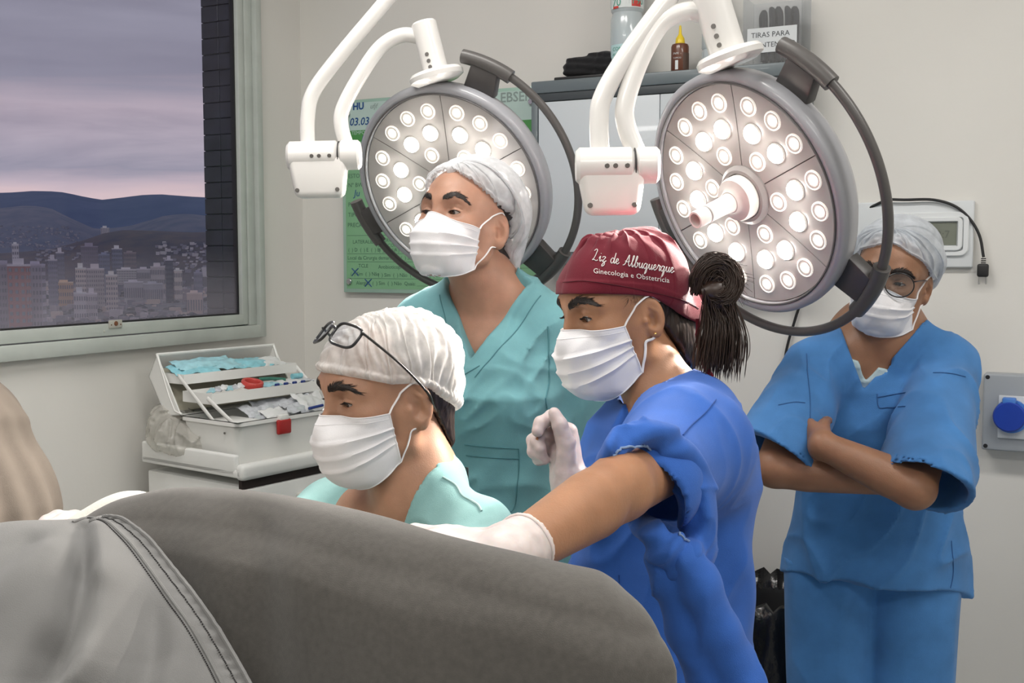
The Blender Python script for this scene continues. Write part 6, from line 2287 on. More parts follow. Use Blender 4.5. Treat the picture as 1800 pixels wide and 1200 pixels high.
for sd in (1, -1):
    brow_hairs(hf1, bv1, [(0.0135, 0.0300), (0.024, 0.0355), (0.036, 0.0400), (0.047, 0.0370), (0.055, 0.0295)], 0.0052, body1, sd, 360, 11 + sd)
# hair below the net: temples, nape and a low bun
def hair1(p):
    q = hf1.loc(p)
    ax = q.copy(); ax[:, 0] = np.abs(ax[:, 0])
    d = s_ell(q, (0, -0.016, 0.042), (0.0775, 0.0975, 0.088))
    d = smin(d, s_ell(q, (0, -0.095, -0.020), (0.046, 0.042, 0.046)), 0.03)
    d = smin(d, s_ell(q, (0, -0.060, -0.045), (0.050, 0.045, 0.035)), 0.02)
    line = q[:, 1] * 0.86 - (q[:, 2] - 0.02) * 0.50 + 0.024 - ax[:, 0] * 0.25 - np.maximum(q[:, 2] - 0.03, 0) * 0.30
    d = smax(d, line, 0.008)
    ear = s_ell(ax, (0.080, -0.010, -0.004), (0.024, 0.032, 0.042))
    d = smax(d, -ear, 0.006)
    d = d + (vnoise(q * A3((40, 40, 300)), 3) - 0.5) * f32(0.002)
    return d * f32(hf1.k)
lo, hi = bounds([hf1.o], 0.17)
hr1 = np_mesh('hair', mesh_sdf(hair1, lo, hi, 0.0032), M_hair, w1)
bvh_h1 = bvh_of(hr1)
class Two:
    """two surfaces cast at once: the outermost wins"""
    def __init__(s, *b):
        s.b = b
    def ray_cast(s, o, d, far):
        best = (None, None, None, 1e9)
        for b in s.b:
            h = b.ray_cast(o, d, far)
            if h[0] is not None and h[3] < best[3]:
                best = h
        return best
def lerp_tab(tab, a):
    a = abs((a + PI) % (2 * PI) - PI)
    for (a0, v0), (a1, v1) in zip(tab, tab[1:]):
        if a <= a1:
            w = (a - a0) / (a1 - a0)
            w = w * w * (3 - 2 * w)
            return tuple(x * (1 - w) + y * w for x, y in zip(v0, v1))
    return tab[-1][1]
HEM1 = [(0, (0.0, 0.074, 0.0985)), (0.5, (0.034, 0.074, 0.083)), (1.0, (0.064, 0.042, 0.058)), (1.40, (0.078, 0.010, 0.042)), (1.75, (0.080, -0.036, 0.034)), (2.10, (0.078, -0.066, -0.012)), (2.7, (0.042, -0.108, -0.068)), (PI, (0.0, -0.120, -0.072))]
def hem1(a):
    x, y, z = lerp_tab(HEM1, a)
    return (x if ((a + PI) % (2 * PI) - PI) >= 0 else -x, y, z)
def puff1(a, t):
    bk = 0.5 - 0.5 * math.cos(a)
    return (0.006 + 0.020 * bk) * math.sin(PI * min(1, t * 1.02)) ** 0.6 + 0.010 * bk * math.exp(-((t - 0.25) / 0.2) ** 2)
def wr1(a, t):
    fall = (1 - t) * 0.75 + 0.25
    s = 0.0028 * math.sin(a * 23 + 2.2 * math.sin(5 * t + a * 3)) * math.sin(PI * t) ** 0.5
    s += 0.0022 * math.sin(a * 41 + 4 * math.sin(3 * t)) * (1 - t)
    s += 0.0035 * mnoise.noise(Vector((math.cos(a) * 4, math.sin(a) * 4, t * 6)))
    if t < 0.09:
        s += 0.0030 * math.sin(a * 75) * (1 - t / 0.09) + 0.004 * math.sin(PI * t / 0.09)
    return s * fall
V_, F_ = cap_mesh(hf1, Two(bv1, bvh_h1), hem1, (0.004, 0.050, 0.112), puff1, wr1, 260, 40, center=(0, -0.03, 0.015))
cap1 = cloth_shell('hair_net', V_, F_, M_net1, w1)
knot = lathe_obj('gathered_knot', hf1.w(0, 0.070, 0.098), hf1.v(0, 0.75, 0.6), [(0.012, -0.004), (0.010, 0.003), (0.006, 0.007), (0, 0.008)], M_net1, cap1, 14)
mk1, cn1, mp1, mw1 = make_mask(hf1, w1, [(0.1095, 0.002), (0.119, -0.020), (0.1235, -0.040), (0.120, -0.066), (0.109, -0.090), (0.088, -0.108), (0.068, -0.114)],
                               (0.044, 0.030), (-0.014, -0.090), (0.0700, 0.0600), pleats=3, seed=2, bvh=bv1)
make_straps(hf1, bv1, w1, cn1)
# ---- scrub top
def arm_sleeve(p, sh, el, k0, r0, r1):
    e = sh.lerp(el, k0)
    return s_cone(p, sh, e, r0, r1)
TOP1 = [(0.60, 0, -0.01, 0.205, 0.155), (0.80, 0, 0.0, 0.200, 0.150), (0.95, 0, 0.0, 0.190, 0.142), (1.10, 0, 0.01, 0.180, 0.140), (1.22, 0, 0.018, 0.178, 0.160), (1.32, 0, 0.0, 0.168, 0.128), (1.38, 0, -0.005, 0.140, 0.090)]
def top1(p):
    q = B1.tl(p)
    e, zt, zb = stack(q, TOP1)
    d = smax(smax(e, zt, 0.05), zb, 0.004)
    nb = J1['neck']
    d = smin(d, s_chain(p, [J1['shR'], nb.lerp(J1['shR'], 0.35) + Vector((0, 0, 0.004)), nb], [0.060, 0.057, 0.062]), 0.04)
    d = smin(d, s_chain(p, [J1['shL'], nb.lerp(J1['shL'], 0.35) + Vector((0, 0, 0.004)), nb], [0.060, 0.057, 0.062]), 0.04)
    c = folds(p, 21, (7, 7, 11), 0.8)
    c2 = folds(p @ np.array([[0.8, 0, 0.6], [0, 1, 0], [-0.6, 0, 0.8]], dtype=f32), 33, (22, 14, 9), 0.7)
    d = d - (c * 0.007 + c2 * 0.009 - 0.005)
    # sleeves
    for sh, el, k in ((J1['shR'], J1['elR'], 0.86), (J1['shL'], J1['elL'], 0.93)):
        s_ = arm_sleeve(p, sh, el, k, 0.062, 0.088)
        ax = (el - sh).normalized()
        t = (p - A3(sh)) @ A3(ax)
        cut = t - f32((el - sh).length * k)
        inn = s_cone(p, sh.lerp(el, 0.45), sh.lerp(el, k * 1.15), 0.040, 0.090)
        s_ = s_ - folds(p, 8, (10, 10, 5), 0.5) * f32(0.009)
        s_ = np.maximum(np.maximum(s_, cut), -inn)
        d = smin(d, s_, 0.018)
    # neck opening: round hole and a V in front
    v = np.abs(q[:, 0] + 0.008) - (q[:, 2] - 1.295) * f32(0.60)
    v = np.maximum(v, 0.02 - q[:, 1])
    hole = s_chain(p, [nb + Vector((0, 0, -0.02)), nb + Vector((0, 0, 0.16))], [0.060, 0.082])
    d = smax(d, -np.minimum(v, hole), 0.004)
    return d
lo, hi = bounds([tf1.w(x, y, z) for x in (-0.22, 0.22) for y in (-0.16, 0.20) for z in (0.62, 1.48)] + [J1['elR'], J1['elL']], 0.09)
garm1 = np_mesh('scrub_top', mesh_sdf(top1, lo, hi, 0.0055), M_teal, w1)
bg1 = bvh_of(garm1)
fd1 = -tf1.f
def g1(x, z):
    return B1.tw(x, 0.1, z)
for s_, xs in ((1, ((0.0085, 1.262), (0.050, 1.335), (0.088, 1.42))), (-1, ((-0.022, 1.262), (-0.075, 1.335), (-0.123, 1.42)))):
    seam(bg1, [g1(*q) for q in xs], fd1, 0.0011, M_teal_d, garm1)
seam(bg1, [g1(0.008, 1.262), g1(-0.030, 1.285)], fd1, 0.0011, M_teal_d, garm1)
seam(bg1, [g1(-0.148, 1.36), g1(-0.150, 1.30), g1(-0.153, 1.22), g1(-0.158, 1.12)], fd1, 0.0016, M_teal_d, garm1, 'sleeve_seam')
for q in (((0.005, 1.125), (-0.10, 1.118)), ((-0.10, 1.118), (-0.098, 1.06), (-0.090, 1.000), (-0.074, 0.985)), ((-0.074, 0.985), (-0.03, 0.990), (0.01, 0.995)), ((0.005, 1.102), (-0.099, 1.097))):
    seam(bg1, [g1(*w) for w in q], fd1, 0.0010, M_teal_d, garm1, 'pocket_seam')
# ---- trousers and shoes
M_shoe = mat('clog_white', (0.62, 0.62, 0.61), 0.45)
def pants_fn(J, tf, top, r=0.022):
    def fn(p):
        q = tf.loc(p)
        d = s_ell(q, (0, -0.01, 0.90), (0.178, 0.132, 0.14))
        for a in ('R', 'L'):
            d = smin(d, s_chain(p, [J['hip' + a], J['kn' + a], J['an' + a] + Vector((0, 0, 0.02))], [0.088 + r, 0.068 + r, 0.052 + r]), 0.02)
        d = d - folds(p, 4, (9, 9, 4), 0.5) * f32(0.008)
        d = np.maximum(d, f32(0.075) - p[:, 2])
        return np.maximum(d, p[:, 2] - f32(top))
    return fn
def add_pants(person, J, tf, m, top=0.96, name='scrub_trousers', h=0.009, r=0.022):
    lo, hi = bounds([J[k + a] for k in ('hip', 'kn', 'an') for a in 'RL'], 0.16)
    lo = (lo[0], lo[1], 0.06)
    return np_mesh(name, mesh_sdf(pants_fn(J, tf, top, r), lo, hi, h), m, person)
def add_shoes(person, J, m):
    for a in 'RL':
        an, toe = J['an' + a], J['toe' + a]
        f = Vector((toe.x - an.x, toe.y - an.y, 0)).normalized()
        def fn(p):
            d = s_chain(p, [an + Vector((0, 0, -0.035)) - f * 0.035, toe + f * 0.02], [0.047, 0.040])
            return np.maximum(np.maximum(d, f32(0.001) - p[:, 2]), p[:, 2] - f32(0.10))
        lo, hi = bounds([an - f * 0.05, toe + f * 0.03], 0.08)
        np_mesh('shoe', mesh_sdf(fn, (lo[0], lo[1], -0.02), (hi[0], hi[1], 0.13), 0.008), m, person)
add_pants(w1, J1, tf1, M_teal)
add_shoes(w1, J1, M_shoe)
# ================================================================ SEATED MAN
M_skin2 = skin('skin_tan', (0.40, 0.215, 0.135))
M_mint = scrub('mint_scrub_cloth', (0.225, 0.41, 0.405))
M_mint_d = mat('mint_seam', (0.40, 0.58, 0.57), 0.85)
M_net2 = bouffant('white_crimped_cap', 0.50, (0.86, 0.84, 0.82))
M_tagb = mat('black_label', (0.012, 0.012, 0.014), 0.7)
c2 = P(712, 900, 1.86)
m2 = thing('person', 'person in pale mint scrubs with white crimped cap and glasses pushed up, seated', 'person', (c2.x, c2.y + 0.05, 0))
YW2 = math.radians(56)
ear2 = P(723, 709, 1.76)
fr0 = Frame(ear2, YW2, math.radians(-5), math.radians(0), 1.08)
hf2 = Frame(ear2 + fr0.r * (0.0765 * 1.08), YW2, math.radians(-6), math.radians(0), 1.08)
hg2 = dict(lid=0.75, brow=1.35, nose=1.02, jaw=1.06, face_w=1.03, ear=1.14)
tf2 = Frame((c2.x + 0.03, c2.y + 0.10, 0), math.radians(36))
J2 = dict(neck=P(738, 852, 1.85), chest=P(660, 985, 1.75), shR=P(592, 905, 2.03), shL=P(820, 945, 1.79))
J2.update(elR=P(450, 1010, 1.84), wrR=P(212, 952, 1.58), elL=P(850, 1120, 1.60), wrL=P(690, 1120, 1.50))
for a, sx in (('R', 1), ('L', -1)):
    J2['hip' + a] = tf2.w(0.09 * sx, 0.0, 0.60)
    J2['kn' + a] = tf2.w(0.17 * sx, 0.40, 0.52)
    J2['an' + a] = tf2.w(0.19 * sx, 0.36, 0.085)
    J2['toe' + a] = tf2.w(0.20 * sx, 0.52, 0.032)
h2R = hand_spec(J2['wrR'], P(112, 900, 1.48) - J2['wrR'], Vector((0, 0.3, -1)), 1, [(0.25, 0.5, 0.4)] * 4)
h2L = hand_spec(J2['wrL'], P(590, 1080, 1.45) - J2['wrL'], Vector((0, 0.3, -1)), -1, [(0.4, 0.5, 0.3)] * 4)
class Seated(Body):
    def tl(s, p):
        q = s.tf.loc(p)
        q[:, 2] += f32(0.93 - 0.62)
        q[:, 1] -= f32(s.lean) * np.maximum(q[:, 2] - 0.95, 0)
        return q
B2 = Seated(hf2, hg2, tf2, J2, lean=0.22, female=False, hands=(h2R, h2L), neck_r=0.058, wide=1.12)
lo, hi = bounds([J2[k] for k in J2] + [hf2.w(0, 0, 0.14)] + [p for h in (h2R, h2L) for p in [h['chains'][1][0][-1]]], 0.13)
lo = (lo[0], lo[1], 0.0)
body2 = B2.build(m2, M_skin2, lo, hi)
bv2 = bvh_of(body2)
make_eyes(hf2, hg2, body2, (0.05, 1, -0.40))
for sd in (1, -1):
    brow_hairs(hf2, bv2, [(0.0125, 0.0290), (0.024, 0.0345), (0.036, 0.0375), (0.047, 0.0350), (0.056, 0.0280)], 0.0066, body2, sd, 340, 31 + sd)
def hair2(p):
    q = hf2.loc(p)
    ax = q.copy(); ax[:, 0] = np.abs(ax[:, 0])
    d = s_ell(q, (0, -0.018, 0.040), (0.0765, 0.0965, 0.086))
    d = smin(d, s_chain(q, [(0, -0.055, -0.02), (0, -0.060, -0.070)], [0.055, 0.046]), 0.03)
    line = q[:, 1] * 0.80 - (q[:, 2] - 0.02) * 0.45 + 0.020 - np.maximum(q[:, 2] - 0.03, 0) * 0.4
    d = smax(d, line, 0.006)
    ear = s_ell(ax, (0.078, -0.004, -0.006), (0.018, 0.026, 0.038))
    d = smax(d, -ear, 0.006)
    d = smax(d, -(q[:, 2] + 0.088 + (vnoise(q * A3((90, 90, 10)), 6) - 0.5) * f32(0.02)), 0.005)
    d = d + (vnoise(q * A3((260, 260, 60)), 3) - 0.5) * f32(0.0028)
    return d * f32(hf2.k)
lo, hi = bounds([hf2.o], 0.17)
hr2 = np_mesh('hair', mesh_sdf(hair2, lo, hi, 0.0028), M_hair, m2)
bvh_h2 = bvh_of(hr2)
HEM2 = [(0, (0.0, 0.092, 0.0535)), (0.5, (0.036, 0.084, 0.052)), (0.95, (0.062, 0.056, 0.043)), (1.35, (0.075, 0.028, 0.033)), (1.65, (0.082, -0.002, 0.030)), (1.95, (0.083, -0.036, 0.016)), (2.35, (0.070, -0.070, -0.012)), (PI, (0.0, -0.104, -0.036))]
def hem2(a):
    x, y, z = lerp_tab(HEM2, a)
    return (x if ((a + PI) % (2 * PI) - PI) >= 0 else -x, y, z)
def puff2(a, t):
    bk = 0.5 - 0.5 * math.cos(a)
    return (0.006 + 0.008 * bk) * math.sin(PI * min(1, t * 1.02)) ** 0.6
def wr2(a, t):
    aa = (a + PI) % (2 * PI) - PI
    h = math.cos(aa) * (1 - t) * 1.6 + 0.9 * t * math.cos(aa)
    s = 0.0021 * math.sin(62 * (math.cos(aa) * math.cos(t * PI / 2)) + 3.0 * mnoise.noise(Vector((aa * 2, t * 4, 1)))) * min(1, t * 6) * min(1, (1.02 - t) * 4)
    s += 0.0045 * mnoise.noise(Vector((aa * 2.2, t * 5, 4)))
    if t < 0.16:
        k = 1 - t / 0.16
        s += 0.0018 * math.sin(aa * 95) * k + 0.0045 * math.sin(PI * t / 0.10) * (t < 0.10)
    return s
V_, F_ = cap_mesh(hf2, Two(bv2, bvh_h2), hem2, (0.0, -0.012, 0.125), puff2, wr2, 420, 60, center=(0, -0.014, 0.018), maxr=0.15)
cap2 = cloth_shell('hair_cap', V_, F_, M_net2, m2)
bvc2 = bvh_of(cap2)
mk2, cn2, mp2, mw2 = make_mask(hf2, m2, [(0.1115, -0.006), (0.1215, -0.024), (0.1255, -0.044), (0.122, -0.070), (0.112, -0.098), (0.092, -0.119), (0.070, -0.126)],
                               (0.034, 0.020), (-0.010, -0.086), (0.0700, 0.0630), pleats=3, seed=4, bvh=bv2)
make_straps(hf2, bv2, m2, cn2)
# ---- glasses pushed up on the cap
M_frame = mat('black_glasses_frame', (0.010, 0.010, 0.012), 0.3, coat=0.3)
mgl = bpy.data.materials.new('spectacle_lens')
mgl.use_nodes = True
t_ = mgl.node_tree; t_.nodes.clear()
o_ = t_.nodes.new('ShaderNodeOutputMaterial'); a1 = t_.nodes.new('ShaderNodeBsdfTransparent'); a1.inputs[0].default_value = (0.93, 0.95, 0.97, 1)
a2 = t_.nodes.new('ShaderNodeBsdfGlossy'); a2.inputs['Roughness'].default_value = 0.03
mx = t_.nodes.new('ShaderNodeMixShader'); mx.inputs[0].default_value = 0.07
t_.links.new(a1.outputs[0], mx.inputs[1]); t_.links.new(a2.outputs[0], mx.inputs[2]); t_.links.new(mx.outputs[0], o_.inputs[0])
def spectacles(gf, shape, parent, label, rim_r=0.0016, temple=0.135, w=0.031, bridge=0.010, side_open=0.012, flat=1.0, drop=0.012, tips=None):
    """gf frame: x to the wearer's right, y ahead, z up, origin at the bridge; shape(a) -> (x, z) of one rim"""
    g = thing('glasses', label, 'glasses', gf.o)
    for s in (1, -1):
        cx = s * (w + bridge)
        ring = []
        for i in range(40):
            x, z = shape(2 * PI * i / 40)
            X = cx + s * x
            ring.append(gf.w(X, -0.55 * abs(X) ** 1.5 * 1.6, z))
        tube_obj('rim', ring, rim_r, M_frame, g, 8, True, flat)
        bm = bmesh.new()
        vs = [bm.verts.new(p) for p in ring]
        c_ = bm.verts.new(gf.w(cx, -0.88 * abs(cx) ** 1.5, 0.0))
        for i in range(40):
            bm.faces.new((vs[i], vs[(i + 1) % 40], c_))
        thicken(bm, 0.0008)
        obj('lens', bm, mgl, g)
        ox = cx + s * w * 0.98
        p0 = gf.w(ox, -0.55 * ox ** 1.5 * 1.6 if ox > 0 else -0.55 * (-ox) ** 1.5 * 1.6, 0.012)
        p1 = gf.w(ox + s * 0.004, -0.022, 0.0125)
        path = [p0, p1, gf.w(ox + s * (0.004 + side_open * 0.5), -temple * 0.5, 0.010), gf.w(ox + s * (0.002 + side_open * 0.6), -temple * 0.85, 0.004), gf.w(ox + s * side_open * 0.3, -temple, -drop), gf.w(ox, -temple * 1.10, -drop * 2.4)]
        tube_obj('temple_arm', catmull(path, 6), rim_r * 1.6, M_frame, g, 8, flat=0.55, up=gf.u)
    br = [gf.w(-bridge * 1.05, -0.001, 0.006), gf.w(0, 0.0012, 0.0085), gf.w(bridge * 1.05, -0.001, 0.006)]
    tube_obj('bridge', catmull(br, 6), rim_r * 1.1, M_frame, g, 8)
    return g
def rect_rim(a):
    c, s = math.cos(a), math.sin(a)
    x = 0.0285 * math.copysign(abs(c) ** 0.55, c)
    z = 0.0195 * math.copysign(abs(s) ** 0.55, s)
    x *= 1 + 0.10 * (s + 1) * 0.5
    return x, z
# tilted up on the forehead edge of the cap
GT = math.radians(46)
gx = Frame(hf2.w(-0.008, 0.084, 0.116), YW2, math.radians(-6 - 0) + GT, 0, 1.0)
gl2 = spectacles(gx, rect_rim, m2, 'black rectangular glasses resting on top of the crimped white cap', 0.0024, 0.180, 0.031, 0.0095, 0.036, drop=0.002)
# ---- scrub top
TOP2 = [(0.82, 0, 0.0, 0.215, 0.165), (1.05, 0, 0.0, 0.205, 0.155), (1.20, 0, 0.01, 0.205, 0.150), (1.30, 0, 0.0, 0.195, 0.130), (1.37, 0, -0.01, 0.165, 0.095)]
def top2(p):
    q = B2.tl(p)
    e, zt, zb = stack(q, TOP2)
    d = smax(smax(e, zt, 0.06), zb, 0.004)
    nb = J2['neck']
    for a in 'RL':
        sh = J2['sh' + a]
        d = smin(d, s_chain(p, [sh, nb.lerp(sh, 0.45) + Vector((0, 0, -0.004)), nb.lerp(sh, 0.02) + Vector((0, 0, -0.012))], [0.068, 0.060, 0.068]), 0.05)
        el = J2['el' + a]
        s_ = s_cone(p, sh, sh.lerp(el, 0.9), 0.070, 0.085)
        ax = (el - sh).normalized()
        t = (p - A3(sh)) @ A3(ax)
        inn = s_cone(p, sh.lerp(el, 0.5), sh.lerp(el, 1.1), 0.04, 0.080)
        s_ = np.maximum(np.maximum(s_, t - f32((el - sh).length * 0.9)), -inn)
        d = smin(d, s_, 0.03)
    # long soft folds running down from the shoulder
    dirv = (J2['chest'] - J2['shL']).normalized()
    per = dirv.cross(Vector((0, -1, 0))).normalized()
    u = (p @ A3(per)) * 42 + vnoise(p * f32(9), 3) * 4.0
    d = d - (np.sin(u) * 0.0042 * (0.4 + vnoise(p * f32(6), 9)) + folds(p, 12, (12, 12, 12), 0.8) * f32(0.006) - f32(0.003))
    v = np.abs(q[:, 0] + 0.028) - (q[:, 2] - 1.20) * f32(0.33)
    v = np.maximum(v, 0.0 - q[:, 1])
    hole = s_chain(p, [nb + Vector((0, 0, -0.035)), hf2.w(0, -0.01, -0.04)], [0.056, 0.078])
    d = smax(d, -np.minimum(v, hole), 0.004)
    return d
lo, hi = bounds([J2['shR'], J2['shL'], J2['elR'], J2['elL'], J2['neck'], tf2.w(0.2, 0.2, 0.5), tf2.w(-0.2, -0.2, 0.5)], 0.12)
garm2 = np_mesh('scrub_top', mesh_sdf(top2, lo, hi, 0.0048), M_mint, m2)
bg2 = bvh_of(garm2)
vd2 = (P(850, 880, 1.5) - CAM).normalized()
def lay(bv, pix, r, m, par, name='seam', d0=1.0):
    out = []
    for q in catmull([Vector((x, y, 0)) for x, y in pix], 8):
        dd = ray(q.x, q.y).normalized()
        o1, nn = cast(bv, CAM + dd * d0, dd, 3)
        if o1 is not None:
            out.append(o1 + nn * 0.001)
    if len(out) > 2:
        return tube_obj(name, out, r, m, par, 6)
lay(bg2, [(778, 838), (800, 852), (812, 870), (828, 880)], 0.0016, M_mint_d, garm2, 'piping')
lay(bg2, [(828, 880), (840, 888), (846, 898)], 0.0020, M_mint_d, garm2, 'piping')
o_ = P(797, 822, 1.60)
add = bmesh.new()
lb = nb2 = J2['neck']
# black size label inside the back of the collar
bp_ = hf2.o.lerp(J2['neck'], 1.0) + tf2.v(-0.035, -0.066, 0.012)
bm = bmesh.new()
q0, q1, q2 = tf2.r * 0.016, Vector((0, 0, 0.013)), tf2.f * 0.0012
add_hexa(bm, [bp_ - q0 - q1 - q2, bp_ + q0 - q1 - q2, bp_ + q0 + q1 - q2, bp_ - q0 + q1 - q2, bp_ - q0 - q1 + q2, bp_ + q0 - q1 + q2, bp_ + q0 + q1 + q2, bp_ - q0 + q1 + q2])
fix(bm, 0.001)
obj('collar_label', bm, M_tagb, garm2)
add.free()
# ---- gloves
M_glove = mat('latex_glove', (0.70, 0.62, 0.60), 0.42, var=0.05, var_scale=40, bump=0.12, bump_scale=120, sss=0.25, spec=0.4)
def add_glove(person, h, wr, el, cuff=0.075, name='latex_glove', res=0.0024, grow=0.0016, m=None):
    ax = (el - wr).normalized()
    def fn(p):
        d = hand_sdf(p, h, grow)
        c = s_chain(p, [wr, wr + ax * cuff * 1.3], [0.0305, 0.0365])
        d = smin(d, c, 0.016)
        t = (p - A3(wr)) @ A3(ax)
        d = np.maximum(d, t - f32(cuff))
        w = np.exp(-((t - f32(0.02)) / f32(0.03)) ** 2)
        d = d - (np.sin(t * 330 + vnoise(p * f32(45), 2) * 5) * f32(0.0011)) * w
        d = d - (vnoise(p * f32(110), 5) - 0.5) * f32(0.0012)
        return d
    pts = [q for c in h['chains'] for q in c[0]] + [wr, wr + ax * cuff]
    lo, hi = bounds(pts, 0.035)
    g = np_mesh(name, mesh_sdf(fn, lo, hi, res), m or M_glove, person)
    x, y, z = frame_of(ax)
    # rolled bead at the end of the cuff
    bv = bvh_of(g)
    ring = []
    c0 = wr + ax * (cuff - 0.004)
    for k in range(32):
        d_ = x * math.cos(2 * PI * k / 32) + y * math.sin(2 * PI * k / 32)
        o1, nn = cast(bv, c0 + d_ * 0.12, -d_)
        if o1 is not None:
            ring.append(o1)
    if len(ring) > 20:
        tube_obj('cuff_bead', ring, 0.0017, m or M_glove, g, 8, True)
    return g
add_glove(m2, h2R, J2['wrR'], J2['elR'])
add_glove(m2, h2L, J2['wrL'], J2['elL'])
# ---- trousers, shoes, stool
lo, hi = bounds([J2[k + a] for k in ('hip', 'kn', 'an') for a in 'RL'], 0.17)
def pants2(p):
    d = None
    for a in 'RL':
        e = s_chain(p, [J2['hip' + a], J2['kn' + a], J2['an' + a] + Vector((0, 0, 0.02))], [0.105, 0.082, 0.066])
        d = e if d is None else smin(d, e, 0.05)
    d = smin(d, s_ell(p, J2['hipR'].lerp(J2['hipL'], 0.5) + Vector((0, 0, 0.06)), (0.19, 0.15, 0.13)), 0.05)
    d = d - folds(p, 4, (9, 9, 9), 0.5) * f32(0.008)
    d = np.maximum(d, f32(0.505) - p[:, 2] - 0.30 * (np.sqrt(((p[:, :2] - A3(tf2.o)[:2]) ** 2).sum(1)) > 0.19))
    return np.maximum(d, f32(0.075) - p[:, 2])
np_mesh('scrub_trousers', mesh_sdf(pants2, (lo[0], lo[1], 0.06), hi, 0.010), M_mint, m2)
add_shoes(m2, J2, M_shoe)
so = tf2.o
st = thing('stool', 'round black stool under the seated person', 'stool', (so.x, so.y, 0))
M_chrome = mat('chrome', (0.6, 0.6, 0.6), 0.2, metal=1.0)
lathe_obj('seat', (so.x, so.y, 0.42), (0, 0, 1), [(0, 0), (0.15, 0), (0.17, 0.012), (0.175, 0.04), (0.165, 0.07), (0.12, 0.08), (0, 0.08)], M_tagb, st, 36)
cyl_obj('column', (so.x, so.y, 0.08), (so.x, so.y, 0.42), 0.025, M_chrome, st)
for k in range(5):
    a_ = 2 * PI * k / 5
    e_ = Vector((so.x + 0.24 * math.cos(a_), so.y + 0.24 * math.sin(a_), 0.055))
    tube_obj('leg', [(so.x, so.y, 0.10), e_], 0.014, M_chrome, st, 10)
    cyl_obj('caster', e_ + Vector((0, -0.01, -0.055 + 0.027)), e_ + Vector((0, 0.01, -0.055 + 0.027)), 0.027, M_black, st, 16)
# ================================================================ WOMAN IN THE MAROON CAP
M_skin3 = skin('skin_tan_arm', (0.375, 0.185, 0.098))
M_blue = scrub('blue_gown_cloth', (0.034, 0.125, 0.47))
M_blue_d = mat('blue_seam', (0.024, 0.085, 0.33), 0.85)
M_fray = mat('frayed_edge', (0.20, 0.30, 0.50), 0.9)
M_maroon = scrub('maroon_cap_cloth', (0.135, 0.0085, 0.020), 0.08)
M_maroon_d = mat('maroon_seam', (0.075, 0.005, 0.012), 0.85)
M_stitch = mat('pale_embroidery', (0.70, 0.66, 0.64), 0.6)
M_gold = mat('gold_stud', (0.8, 0.55, 0.2), 0.25, metal=1.0)
YW3 = math.radians(64)
g0 = P(1165, 850, 1.78)
w3 = thing('person', 'person in blue gown and maroon embroidered cap reaching over the grey drape', 'person', (g0.x, g0.y, 0))
ear3 = P(1136, 555, 1.73)
fr0 = Frame(ear3, YW3, math.radians(-8), math.radians(-2), 1.0)
hf3 = Frame(ear3 + fr0.r * (0.0765 * 1.0), YW3, math.radians(-9), math.radians(-2), 1.0)
hg3 = dict(lid=0.88, brow=0.9, nose=0.98, jaw=0.95, face_w=0.98, ear=0.98)
tf3 = Frame((g0.x, g0.y, 0), math.radians(60))
J3 = dict(neck=P(1195, 735, 1.78), chest=P(1135, 840, 1.74), shL=P(1208, 788, 1.60), elL=P(1090, 856, 1.33), wrL=P(893, 978, 1.13),
          shR=P(1175, 805, 1.96), elR=P(1105, 905, 1.80), wrR=P(1006, 856, 1.66))
stand_legs(tf3, J3, w=0.07, fw=0.05, drop=0.12)
fr_ = [0.0102, 0.0098, 0.0092, 0.0079]
h3R = dict(wr=J3['wrR'], chains=[
    ([P(1000, 760, 1.675), P(969, 733, 1.665), P(950, 744, 1.650), P(945, 757, 1.645)], fr_),
    ([P(990, 768, 1.685), P(949, 758, 1.675), P(944, 776, 1.660), P(950, 787, 1.652)], fr_),
    ([P(985, 778, 1.692), P(938, 774, 1.680), P(939, 793, 1.665), P(951, 799, 1.657)], fr_),
    ([P(980, 792, 1.697), P(944, 795, 1.685), P(947, 808, 1.670), P(957, 808, 1.660)], [0.0088, 0.0082, 0.0076, 0.0066]),
    ([P(994, 826, 1.650), P(995, 780, 1.645), P(984, 746, 1.640), P(974, 726, 1.642)], [0.0160, 0.0128, 0.0108, 0.0078])])
h3R['palm'] = [([J3['wrR'], c[0][0]], [0.0175, 0.0130]) for c in h3R['chains'][:4]] + [([P(992, 830, 1.665), P(985, 800, 1.675)], [0.018, 0.017])]
hd_ = P(700, 951, 1.165) - J3['wrL']
h3L = hand_spec(J3['wrL'], hd_, Vector((0.05, 0.15, -1)), -1, [(0.10, 0.30, 0.35), (0.05, 0.30, 0.35), (0.05, 0.35, 0.35), (0.10, 0.4, 0.4)], thumb=(0.4, 0.2, 0.2, 0.2), scale=0.98)
B3 = Body(hf3, hg3, tf3, J3, lean=0.0, hands=(h3R, h3L), neck_r=0.046, wide=0.84, drop=0.16, female=False)
lo, hi = bounds([J3[k] for k in J3] + [hf3.w(0, 0, 0.14)] + [p for h in (h3R, h3L) for c in h['chains'] for p in c[0]], 0.12)
lo = (lo[0], lo[1], 0.0)
el_, wr_ = J3['elL'], J3['wrL']
def body3_fn(p):
    d = B3.sdf(p)
    # elbow dimple
    d = smax(d, -s_ell(p, P(1080, 890, 1.288), (0.008, 0.010, 0.007)), 0.026)
    return d
B3s = B3.sdf
vq = mesh_sdf(body3_fn, lo, hi, 0.0066, [((hf3.o.x - 0.14, hf3.o.y - 0.14, hf3.o.z - 0.14), (hf3.o.x + 0.14, hf3.o.y + 0.14, hf3.o.z + 0.145), 0.0025)], 1)
body3 = np_mesh('body', vq, M_skin3, w3)
bv3 = bvh_of(body3)
make_eyes(hf3, hg3, body3, (0.10, 1, -0.30))
